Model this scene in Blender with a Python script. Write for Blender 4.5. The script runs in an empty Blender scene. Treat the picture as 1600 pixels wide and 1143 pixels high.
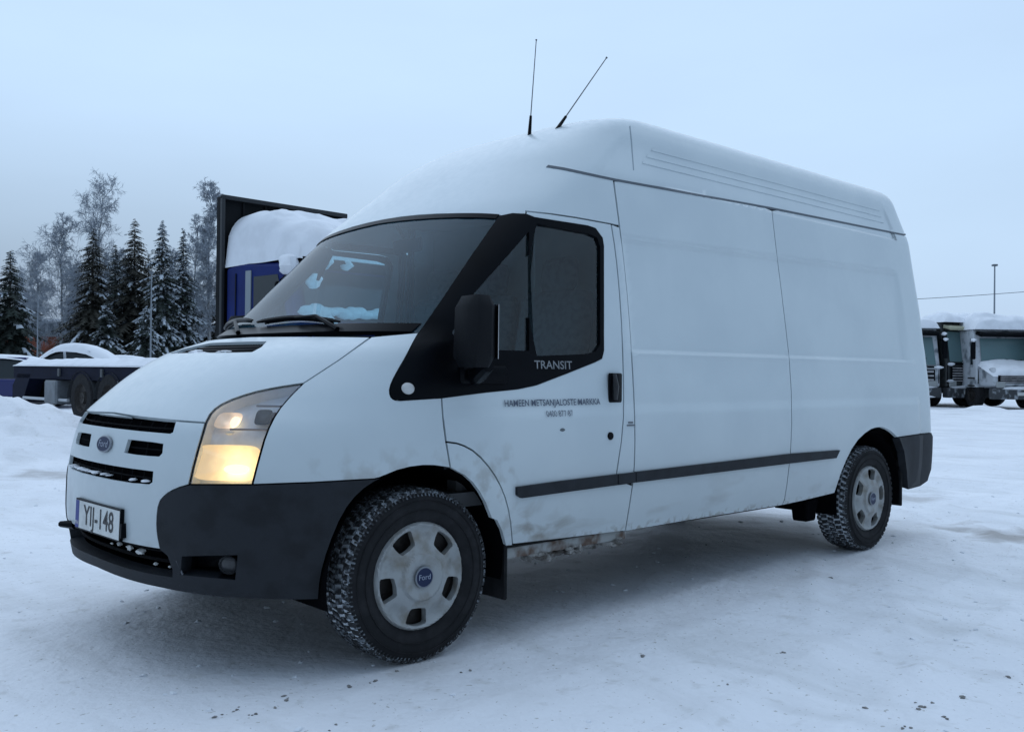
import bpy, math, random
import numpy as np
from mathutils import Vector, Matrix
from mathutils.geometry import delaunay_2d_cdt
random.seed(7); np.random.seed(7)
SC = bpy.context.scene
COL = SC.collection

# ------------------------------------------------------------------ camera, sky, sun, exposure
CAMP = (-2.3491, -3.9669, 1.1601); YAW, PITCH, ROLL = 0.818086, 0.005938, 0.011042
Fv = Vector((math.cos(PITCH)*math.cos(YAW), math.cos(PITCH)*math.sin(YAW), math.sin(PITCH)))
R0 = Fv.cross(Vector((0, 0, 1))).normalized(); U0 = R0.cross(Fv)
Rv = R0*math.cos(ROLL)+U0*math.sin(ROLL); Uv = U0*math.cos(ROLL)-R0*math.sin(ROLL)
cd = bpy.data.cameras.new('camera'); cam = bpy.data.objects.new('camera', cd); COL.objects.link(cam)
cam.matrix_world = Matrix(((Rv.x, Uv.x, -Fv.x, CAMP[0]), (Rv.y, Uv.y, -Fv.y, CAMP[1]), (Rv.z, Uv.z, -Fv.z, CAMP[2]), (0, 0, 0, 1)))
cd.sensor_width = 36; cd.lens = 36*1496.66/1600; cd.clip_start = 0.05; cd.clip_end = 3000
SC.camera = cam

world = bpy.data.worlds.new('World'); SC.world = world; world.use_nodes = True
nt = world.node_tree; bg = nt.nodes['Background']
sky = nt.nodes.new('ShaderNodeTexSky'); sky.sky_type = 'NISHITA'; sky.sun_disc = False
SUN_EL, SUN_AZ = math.radians(58), math.radians(55)       # direction the light comes from (measured from +X)
sky.sun_elevation = SUN_EL; sky.sun_rotation = math.radians(90)-SUN_AZ
sky.air_density = 1.0; sky.dust_density = 2.0
mixn = nt.nodes.new('ShaderNodeMix'); mixn.data_type = 'RGBA'; mixn.inputs[0].default_value = 0.93
# overcast layer: thin, even winter cloud, a little darker towards the left horizon haze
tc = nt.nodes.new('ShaderNodeTexCoord')
sep = nt.nodes.new('ShaderNodeSeparateXYZ'); nt.links.new(tc.outputs['Generated'], sep.inputs[0])
ramp = nt.nodes.new('ShaderNodeValToRGB'); nt.links.new(sep.outputs[2], ramp.inputs[0])
SKYK = 10.0
def skc(r, g, b): return (r, g, b, 1)
el = ramp.color_ramp.elements
el[0].position = 0.0; el[0].color = skc(.51, .66, .88)
el[1].position = 1.0; el[1].color = skc(.70, .92, 1.22)
for p_, c_ in ((0.04, skc(.545, .715, .95)), (0.12, skc(.575, .765, 1.0)), (0.25, skc(.565, .76, 1.0)), (0.42, skc(.55, .74, .99)), (0.75, skc(.62, .85, 1.18))):
    e_ = el.new(p_); e_.color = c_
noi = nt.nodes.new('ShaderNodeTexNoise'); noi.inputs['Scale'].default_value = 2.2; noi.inputs['Detail'].default_value = 4
mp = nt.nodes.new('ShaderNodeMapping'); mp.inputs['Scale'].default_value = (1, 1, 4); nt.links.new(tc.outputs['Generated'], mp.inputs[0]); nt.links.new(mp.outputs[0], noi.inputs[0])
mr = nt.nodes.new('ShaderNodeMapRange'); nt.links.new(noi.outputs[0], mr.inputs[0])
mr.inputs[1].default_value = .3; mr.inputs[2].default_value = .7; mr.inputs[3].default_value = .955; mr.inputs[4].default_value = 1.03
# the brighter half of the sky is the one the camera looks at (the low winter sun stands behind that cloud)
dot = nt.nodes.new('ShaderNodeVectorMath'); dot.operation = 'DOT_PRODUCT'; nt.links.new(tc.outputs['Generated'], dot.inputs[0])
dot.inputs[1].default_value = (math.cos(SUN_AZ)*.72, math.sin(SUN_AZ)*.72, .69)
mr2 = nt.nodes.new('ShaderNodeMapRange'); nt.links.new(dot.outputs['Value'], mr2.inputs[0])
mr2.inputs[1].default_value = -1; mr2.inputs[2].default_value = 1; mr2.inputs[3].default_value = .10; mr2.inputs[4].default_value = 1.10
mm = nt.nodes.new('ShaderNodeMath'); mm.operation = 'MULTIPLY'; nt.links.new(mr.outputs[0], mm.inputs[0]); nt.links.new(mr2.outputs[0], mm.inputs[1])
# a duller bank of cloud low on the left
dl = nt.nodes.new('ShaderNodeVectorMath'); dl.operation = 'DOT_PRODUCT'; nt.links.new(tc.outputs['Generated'], dl.inputs[0]); dl.inputs[1].default_value = (math.cos(YAW+.75), math.sin(YAW+.75), 0)
ml = nt.nodes.new('ShaderNodeMapRange'); ml.interpolation_type = 'SMOOTHSTEP'; nt.links.new(dl.outputs['Value'], ml.inputs[0]); ml.inputs[1].default_value = .50; ml.inputs[2].default_value = 1.0
mz = nt.nodes.new('ShaderNodeMapRange'); mz.interpolation_type = 'SMOOTHSTEP'; nt.links.new(sep.outputs[2], mz.inputs[0]); mz.inputs[1].default_value = .30; mz.inputs[2].default_value = .02
mb1 = nt.nodes.new('ShaderNodeMath'); mb1.operation = 'MULTIPLY'; nt.links.new(ml.outputs[0], mb1.inputs[0]); nt.links.new(mz.outputs[0], mb1.inputs[1])
mb2 = nt.nodes.new('ShaderNodeMath'); mb2.operation = 'MULTIPLY_ADD'; nt.links.new(mb1.outputs[0], mb2.inputs[0]); mb2.inputs[1].default_value = -.44; mb2.inputs[2].default_value = 1.0
mb3 = nt.nodes.new('ShaderNodeMath'); mb3.operation = 'MULTIPLY'; nt.links.new(mm.outputs[0], mb3.inputs[0]); nt.links.new(mb2.outputs[0], mb3.inputs[1]); mm = mb3
mk = nt.nodes.new('ShaderNodeMath'); mk.operation = 'MULTIPLY'; nt.links.new(mm.outputs[0], mk.inputs[0]); mk.inputs[1].default_value = SKYK
vs = nt.nodes.new('ShaderNodeVectorMath'); vs.operation = 'SCALE'; nt.links.new(ramp.outputs[0], vs.inputs[0]); nt.links.new(mk.outputs[0], vs.inputs['Scale'])
nt.links.new(sky.outputs[0], mixn.inputs[6]); nt.links.new(vs.outputs[0], mixn.inputs[7])
nt.links.new(mixn.outputs[2], bg.inputs[0]); bg.inputs[1].default_value = 0.10
sl = bpy.data.lights.new('sun', 'SUN'); sun = bpy.data.objects.new('sun', sl); COL.objects.link(sun)
sl.energy = 0.5; sl.angle = math.radians(110); sl.color = (1.0, .99, .97)
sd = Vector((math.cos(SUN_EL)*math.cos(SUN_AZ), math.cos(SUN_EL)*math.sin(SUN_AZ), math.sin(SUN_EL)))
sun.rotation_euler = sd.to_track_quat('Z', 'Y').to_euler()
SC.view_settings.view_transform = 'Standard'; SC.view_settings.look = 'None'
SC.view_settings.exposure = 0.07; SC.view_settings.gamma = 1.0; SC.view_settings.use_curve_mapping = False

# ------------------------------------------------------------------ helpers
def at(u, v, depth):
    """a point of the place found from where the photograph shows it and how far off it stands"""
    d = Fv+Rv*((u-800)/1496.66)-Uv*((v-571.5)/1496.66)
    return Vector(CAMP)+d*depth
def gat(u, depth, z=0.0):
    p = at(u, 571.5, depth); p.z = z; return p
MATS = {}
def mat(name, col, rough=.6, metal=0.0, var=0.0, scale=6.0, bump=0.0, bscale=None, col2=None, thr=(.45, .62), coat=0.0, spec=.5, emit=None, estr=0.0):
    if name in MATS: return MATS[name]
    m = bpy.data.materials.new(name); m.use_nodes = True; t = m.node_tree; b = t.nodes['Principled BSDF']
    b.inputs['Base Color'].default_value = (*col, 1); b.inputs['Roughness'].default_value = rough
    b.inputs['Metallic'].default_value = metal; b.inputs['Coat Weight'].default_value = coat; b.inputs['Specular IOR Level'].default_value = spec
    g = t.nodes.new('ShaderNodeTexCoord')
    if var or col2:
        n = t.nodes.new('ShaderNodeTexNoise'); n.inputs['Scale'].default_value = scale; n.inputs['Detail'].default_value = 5
        t.links.new(g.outputs['Object'], n.inputs['Vector'])
        r = t.nodes.new('ShaderNodeMapRange'); r.inputs[1].default_value = thr[0]; r.inputs[2].default_value = thr[1]
        t.links.new(n.outputs[0], r.inputs[0])
        x = t.nodes.new('ShaderNodeMix'); x.data_type = 'RGBA'; t.links.new(r.outputs[0], x.inputs[0])
        c2 = col2 if col2 else tuple(c*(1-var) for c in col)
        x.inputs[6].default_value = (*col, 1); x.inputs[7].default_value = (*c2, 1)
        t.links.new(x.outputs[2], b.inputs['Base Color'])
    if bump:
        n2 = t.nodes.new('ShaderNodeTexNoise'); n2.inputs['Scale'].default_value = bscale or scale*4; n2.inputs['Detail'].default_value = 6
        t.links.new(g.outputs['Object'], n2.inputs['Vector'])
        bp = t.nodes.new('ShaderNodeBump'); bp.inputs['Strength'].default_value = bump; bp.inputs['Distance'].default_value = .02
        t.links.new(n2.outputs[0], bp.inputs['Height']); t.links.new(bp.outputs[0], b.inputs['Normal'])
    if emit: b.inputs['Emission Color'].default_value = (*emit, 1); b.inputs['Emission Strength'].default_value = estr
    MATS[name] = m; return m
def glass(name, tint, alpha, rough=.02, refl=1.0, film=(.52, .60, .62)):
    """thin pane: a clear tinted layer under a Fresnel reflection"""
    m = bpy.data.materials.new(name); m.use_nodes = True; t = m.node_tree; t.nodes.clear()
    o = t.nodes.new('ShaderNodeOutputMaterial'); tr = t.nodes.new('ShaderNodeBsdfTransparent'); tr.inputs[0].default_value = (*tint, 1)
    gl = t.nodes.new('ShaderNodeBsdfGlossy'); gl.inputs['Roughness'].default_value = rough; gl.inputs[0].default_value = (refl, refl, refl, 1)
    fr = t.nodes.new('ShaderNodeFresnel'); fr.inputs[0].default_value = 1.52
    mx = t.nodes.new('ShaderNodeMixShader'); t.links.new(fr.outputs[0], mx.inputs[0]); t.links.new(tr.outputs[0], mx.inputs[1]); t.links.new(gl.outputs[0], mx.inputs[2])
    # a film of frost and road salt on the pane
    df = t.nodes.new('ShaderNodeBsdfDiffuse'); df.inputs[0].default_value = (*film, 1)
    g = t.nodes.new('ShaderNodeTexCoord'); n = t.nodes.new('ShaderNodeTexNoise'); n.inputs['Scale'].default_value = 3.0; n.inputs['Detail'].default_value = 6
    t.links.new(g.outputs['Object'], n.inputs[0]); r = t.nodes.new('ShaderNodeMapRange'); t.links.new(n.outputs[0], r.inputs[0])
    r.inputs[1].default_value = .3; r.inputs[2].default_value = .75; r.inputs[3].default_value = alpha*.7; r.inputs[4].default_value = alpha*1.3
    m2 = t.nodes.new('ShaderNodeMixShader'); t.links.new(r.outputs[0], m2.inputs[0]); t.links.new(mx.outputs[0], m2.inputs[1]); t.links.new(df.outputs[0], m2.inputs[2])
    t.links.new(m2.outputs[0], o.inputs[0]); MATS[name] = m; return m

def tag(o, label=None, cat=None, group=None, kind=None):
    if label: o['label'] = label
    if cat: o['category'] = cat
    if group: o['group'] = group
    if kind: o['kind'] = kind
    return o
def empty(name, loc=(0, 0, 0), rz=0.0, **kw):
    o = bpy.data.objects.new(name, None); COL.objects.link(o); o.location = loc; o.rotation_euler = (0, 0, rz); o.empty_display_size = .2
    return tag(o, **kw)
class MB:
    def __init__(s): s.v = []; s.f = []; s.m = []; s.mi = 0
    def add(s, vs, fs):
        k = len(s.v); s.v += [tuple(p) for p in vs]; s.f += [tuple(i+k for i in f) for f in fs]; s.m += [s.mi]*len(fs)
    def box(s, c, d, rot=None, taper=1.0, bev=0.0):
        x, y, z = (q/2 for q in d); c = Vector(c)
        if bev <= 0:
            P = [(-x, -y, -z), (x, -y, -z), (x, y, -z), (-x, y, -z), (-x*taper, -y*taper, z), (x*taper, -y*taper, z), (x*taper, y*taper, z), (-x*taper, y*taper, z)]
            Fs = [(0, 3, 2, 1), (4, 5, 6, 7), (0, 1, 5, 4), (1, 2, 6, 5), (2, 3, 7, 6), (3, 0, 4, 7)]
        else:
            e = min(bev, x*.9, y*.9, z*.9); P = []; Fs = []
            def ring(zz, k, tp): 
                a, b = x*tp, y*tp; return [(-a+e, -b+k, zz), (a-e, -b+k, zz), (a-k, -b+e, zz), (a-k, b-e, zz), (a-e, b-k, zz), (-a+e, b-k, zz), (-a+k, b-e, zz), (-a+k, -b+e, zz)]
            rs = [ring(-z, e*.6, 1), ring(-z+e, 0, 1), ring(z-e, 0, taper), ring(z, e*.6, taper)]
            for r in rs: P += r
            for i in range(3):
                for j in range(8): Fs.append((i*8+j, i*8+(j+1) % 8, (i+1)*8+(j+1) % 8, (i+1)*8+j))
            Fs += [tuple(range(7, -1, -1)), tuple(range(24, 32))]
        M = rot if rot else Matrix.Identity(3)
        s.add([M @ Vector(p)+c for p in P], Fs)
    def tube(s, pts, r, n=8, caps=True):
        pts = [Vector(p) for p in pts]; rr = r if isinstance(r, (list, tuple)) else [r]*len(pts); V = []; Fs = []
        for i, p in enumerate(pts):
            t = (pts[min(i+1, len(pts)-1)]-pts[max(i-1, 0)]); t = t.normalized() if t.length > 1e-9 else Vector((0, 0, 1))
            a = t.cross(Vector((0, 0, 1)) if abs(t.z) < .9 else Vector((1, 0, 0))).normalized(); b = t.cross(a)
            for k in range(n):
                w = 2*math.pi*k/n; V.append(p+(a*math.cos(w)+b*math.sin(w))*rr[i])
        for i in range(len(pts)-1):
            for k in range(n): Fs.append((i*n+k, i*n+(k+1) % n, (i+1)*n+(k+1) % n, (i+1)*n+k))
        if caps: Fs += [tuple(range(n-1, -1, -1)), tuple((len(pts)-1)*n+k for k in range(n))]
        s.add(V, Fs)
    def lathe(s, prof, n=48, c=(0, 0, 0), axis='Y', closed=False):
        """prof: (radius, along-axis)"""
        V = []; Fs = []; c = Vector(c); m = len(prof)
        for k in range(n):
            w = 2*math.pi*k/n
            for r, h in prof:
                if axis == 'Y': V.append(c+Vector((r*math.cos(w), h, r*math.sin(w))))
                elif axis == 'X': V.append(c+Vector((h, r*math.cos(w), r*math.sin(w))))
                else: V.append(c+Vector((r*math.cos(w), r*math.sin(w), h)))
        for k in range(n):
            for j in range(m-1 if not closed else m):
                a, b = k*m+j, k*m+(j+1) % m; c2, d2 = ((k+1) % n)*m+j, ((k+1) % n)*m+(j+1) % m
                Fs.append((a, b, d2, c2))
        s.add(V, Fs)
    def blob(s, c, r, seed=0, n=10, amp=.18, flat=0.0):
        """an uneven lump (snow, ice)"""
        rnd = random.Random(seed); c = Vector(c); ph = [rnd.uniform(0, 6.28) for _ in range(6)]; V = []; Fs = []; m = n//2+1
        for i in range(m+1):
            th = math.pi*i/m
            for k in range(n):
                w = 2*math.pi*k/n; q = 1+amp*(math.sin(2*w+ph[0]+th*2)+.6*math.sin(3*w+ph[1]-th*3)+.5*math.sin(5*th+ph[2]+w)*math.sin(th))
                z = math.cos(th)
                if flat and z < 0: z *= (1-flat)
                V.append(c+Vector((r[0]*math.sin(th)*math.cos(w)*q, r[1]*math.sin(th)*math.sin(w)*q, r[2]*z*(1+amp*.6*math.sin(w*2+ph[3])*math.sin(th)))))
        for i in range(m):
            for k in range(n): Fs.append((i*n+k, (i+1)*n+k, (i+1)*n+(k+1) % n, i*n+(k+1) % n))
        s.add(V, Fs)
    def build(s, name, mats, parent=None, smooth=35, loc=None, kind=None):
        me = bpy.data.meshes.new(name); me.from_pydata(s.v, [], s.f)
        for m in (mats if isinstance(mats, (list, tuple)) else [mats]): me.materials.append(m)
        if any(s.m): me.polygons.foreach_set('material_index', s.m)
        me.validate(); me.update()
        if smooth:
            me.shade_smooth(); me.set_sharp_from_angle(angle=math.radians(smooth))
        o = bpy.data.objects.new(name, me); COL.objects.link(o)
        if parent: o.parent = parent
        if loc is not None: o.location = loc
        if kind: o['kind'] = kind
        return o
def copy_tree(o, parent=None, **kw):
    c = o.copy(); COL.objects.link(c); c.parent = parent
    for ch in list(o.children): copy_tree(ch, c)
    return tag(c, **kw)

# ------------------------------------------------------------------ body surface of the van
# ---- body surface: every horizontal slice of the van is a plan curve P(s, v); s=0 front centre, 1 end of the
# front corner, 2 start of the rear corner, 3 rear centre; negative s is the kerb side; v is height (metres) up to
# the gutter and runs on over the roof shoulder to the crown at v=3.
#        v     z     Xf     Xs     W     n    bow   Xe
KN = np.array([
 [0.15, 0.15,-0.84, 0.00, 0.890, 3.0, 0.10, 4.72],
 [0.25, 0.25,-0.89, 0.00, 0.925, 3.0, 0.10, 4.76],
 [0.40, 0.40,-0.920,0.00, 0.955, 3.1, 0.10, 4.78],
 [0.55, 0.55,-0.935,0.00, 0.970, 3.2, 0.10, 4.78],
 [0.70, 0.70,-0.93, 0.00, 0.975, 3.2, 0.10, 4.78],
 [0.85, 0.85,-0.91, 0.03, 0.970, 3.1, 0.10, 4.78],
 [0.95, 0.95,-0.88, 0.07, 0.966, 2.95, 0.10, 4.78],
 [1.02, 1.02,-0.81, 0.12, 0.960, 2.8, 0.10, 4.78],
 [1.08, 1.08,-0.74, 0.16, 0.955, 2.8, 0.10, 4.78],
 [1.16, 1.16,-0.63, 0.24, 0.945, 2.8, 0.10, 4.78],
 [1.24, 1.24,-0.47, 0.33, 0.938, 2.9, 0.10, 4.77],
 [1.31, 1.31,-0.22, 0.42, 0.930, 3.0, 0.10, 4.77],
 [1.40, 1.40,-0.08, 0.47, 0.920, 3.2, 0.10, 4.76],
 [1.60, 1.60, 0.14, 0.63, 0.898, 3.3, 0.10, 4.75],
 [1.80, 1.80, 0.35, 0.80, 0.872, 3.3, 0.10, 4.73],
 [1.92, 1.92, 0.47, 0.92, 0.855, 3.2, 0.10, 4.72],
 [2.02, 2.02, 0.59, 1.04, 0.842, 3.0, 0.10, 4.71],
 [2.14, 2.14, 0.74, 1.20, 0.825, 2.9, 0.08, 4.70],
 [2.25, 2.25, 0.89, 1.32, 0.790, 3.3, 0.06, 4.68],
 [2.35, 2.35, 1.05, 1.45, 0.757, 3.7, 0.04, 4.66],
 [2.43, 2.43, 1.20, 1.56, 0.730, 4.0, 0.02, 4.65],
 [2.49, 2.487, 1.33, 1.66, 0.702, 4.0, 0.00, 4.63],
 [2.54, 2.522, 1.46, 1.76, 0.655, 3.8, 0.00, 4.59],
 [2.62, 2.550, 1.65, 1.98, 0.560, 2.8, 0.00, 4.54],
 [2.75, 2.575, 1.95, 2.30, 0.400, 2.5, 0.00, 4.44],
 [3.00, 2.60, 2.60, 2.80, 0.030, 2.2, 0.00, 4.00],
])
def _pchip(x, y):
    h = np.diff(x); d = np.diff(y)/h; m = np.zeros(len(x))
    for i in range(1, len(x)-1):
        if d[i-1]*d[i] > 0:
            w1 = 2*h[i]+h[i-1]; w2 = h[i]+2*h[i-1]
            m[i] = (w1+w2)/(w1/d[i-1]+w2/d[i])
    m[0] = d[0]; m[-1] = d[-1]
    def f(q):
        q = np.clip(q, x[0], x[-1]); i = np.clip(np.searchsorted(x, q)-1, 0, len(x)-2)
        t = (q-x[i])/h[i]
        return ((2*t**3-3*t**2+1)*y[i]+(t**3-2*t**2+t)*h[i]*m[i]+(-2*t**3+3*t**2)*y[i+1]+(t**3-t**2)*h[i]*m[i+1])
    return f
def _smooth(f, w=0.03):   # a little averaging takes the tangent kinks out of the loft
    return lambda q: sum(f(q+o)*k for o, k in ((-w, .17), (-w/2, .2), (0, .26), (w/2, .2), (w, .17)))
_vv = KN[:, 0]
FZ, FXf, FXs, FW, Fn, Fb, FXe = [_smooth(_pchip(_vv, KN[:, c])) for c in range(1, 8)]
def sstep(a, b, x):
    t = np.clip((x-a)/(b-a), 0, 1); return t*t*(3-2*t)
def relief(x, z, v):
    """outward relief of the side: recessed panels, belt crease, lower swage, flared arches"""
    r = np.zeros_like(x)
    # window-blank recess of the load side
    top = 1.835+0.022*(x-1.2)
    ins = sstep(1.27, 1.33, x)*(1-sstep(4.28, 4.36, x))*sstep(1.258, 1.276, z)*(1-sstep(top-0.026, top-.002, z))
    r -= 0.015*ins
    r -= 0.006*np.exp(-((z-top)/0.008)**2)*sstep(1.26, 1.34, x)*(1-sstep(4.26, 4.36, x))
    r += 0.005*np.exp(-((z-1.257)/0.010)**2)*sstep(1.26, 1.30, x)*(1-sstep(4.45, 4.5, x))
    # lower swage
    r += 0.016*sstep(1.02, 0.95, z)*sstep(-0.1, 0.3, x)*sstep(0.30, 0.55, z)
    # arch flares
    for cx, R in ((0.0, 0.43), (3.75, 0.42)):
        d = np.sqrt((x-cx)**2+(z-0.36)**2)
        r += 0.016*np.exp(-np.clip(d-R, 0, 9)**2/0.004)*sstep(0.2, 0.5, z)
    # step between side and roof below the gutter
    r += -0.012*sstep(2.135, 2.15, v)*sstep(0.85, 1.05, x)*(1-sstep(2.30, 2.42, v))
    return r
def P(s, v, off=0.0):
    s = np.asarray(s, float); v = np.asarray(v, float)
    s, v = np.broadcast_arrays(s, v)
    sg = np.where(s < 0, 1.0, -1.0); a = np.abs(s)
    z = FZ(v); Xf = FXf(v); Xs = FXs(v); W = FW(v); n = Fn(v); b = Fb(v); Xe = FXe(v)
    Xr = Xe-0.32
    # front
    th = np.clip(a, 0, 1)*np.pi/2
    c = np.abs(np.cos(th))+1e-9; q = np.abs(np.sin(th))+1e-9
    r = (c**n+q**n)**(-1/n); xl = c*r; yl = q*r
    xf = Xs-(Xs-Xf)*xl*(1-b*yl*yl); yf = W*yl
    # side
    u = np.clip(a-1, 0, 1); xm = Xs+u*(Xr-Xs); ym = W*np.ones_like(u)
    # rear
    th = np.clip(a-2, 0, 1)*np.pi/2; nr = 7.0
    c = np.abs(np.cos(th))+1e-9; q = np.abs(np.sin(th))+1e-9
    r = (c**nr+q**nr)**(-1/nr); xr = Xr+(Xe-Xr)*q*r; yr = W*c*r
    x = np.where(a <= 1, xf, np.where(a <= 2, xm, xr)); y = np.where(a <= 1, yf, np.where(a <= 2, ym, yr))
    fade = sstep(0.86, 1.0, a)*(1-sstep(2.0, 2.03, a))
    y = y+relief(x, z, v)*fade
    # tail tapers in plan a little
    y = y*(1-0.012*sstep(2.6, 4.7, x))
    return np.stack([x, sg*y, z], -1)
def N(s, v):
    s = np.asarray(s, float); v = np.asarray(v, float)
    e = 1e-4; f = 1e-3
    du = P(s+e, v)-P(s-e, v)
    # across s=0 and the |s| branch the difference stays valid: both sides mirror
    dv = P(s, v+f)-P(s, v-f)
    n = np.cross(du, dv); L = np.linalg.norm(n, axis=-1, keepdims=True); n = n/np.maximum(L, 1e-12)
    p = P(s, v); out = np.stack([p[..., 0]-2.2, p[..., 1], p[..., 2]*0+0.0], -1)
    sg = np.sign((n*out).sum(-1, keepdims=True)); sg[sg == 0] = 1
    return n*sg

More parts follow.
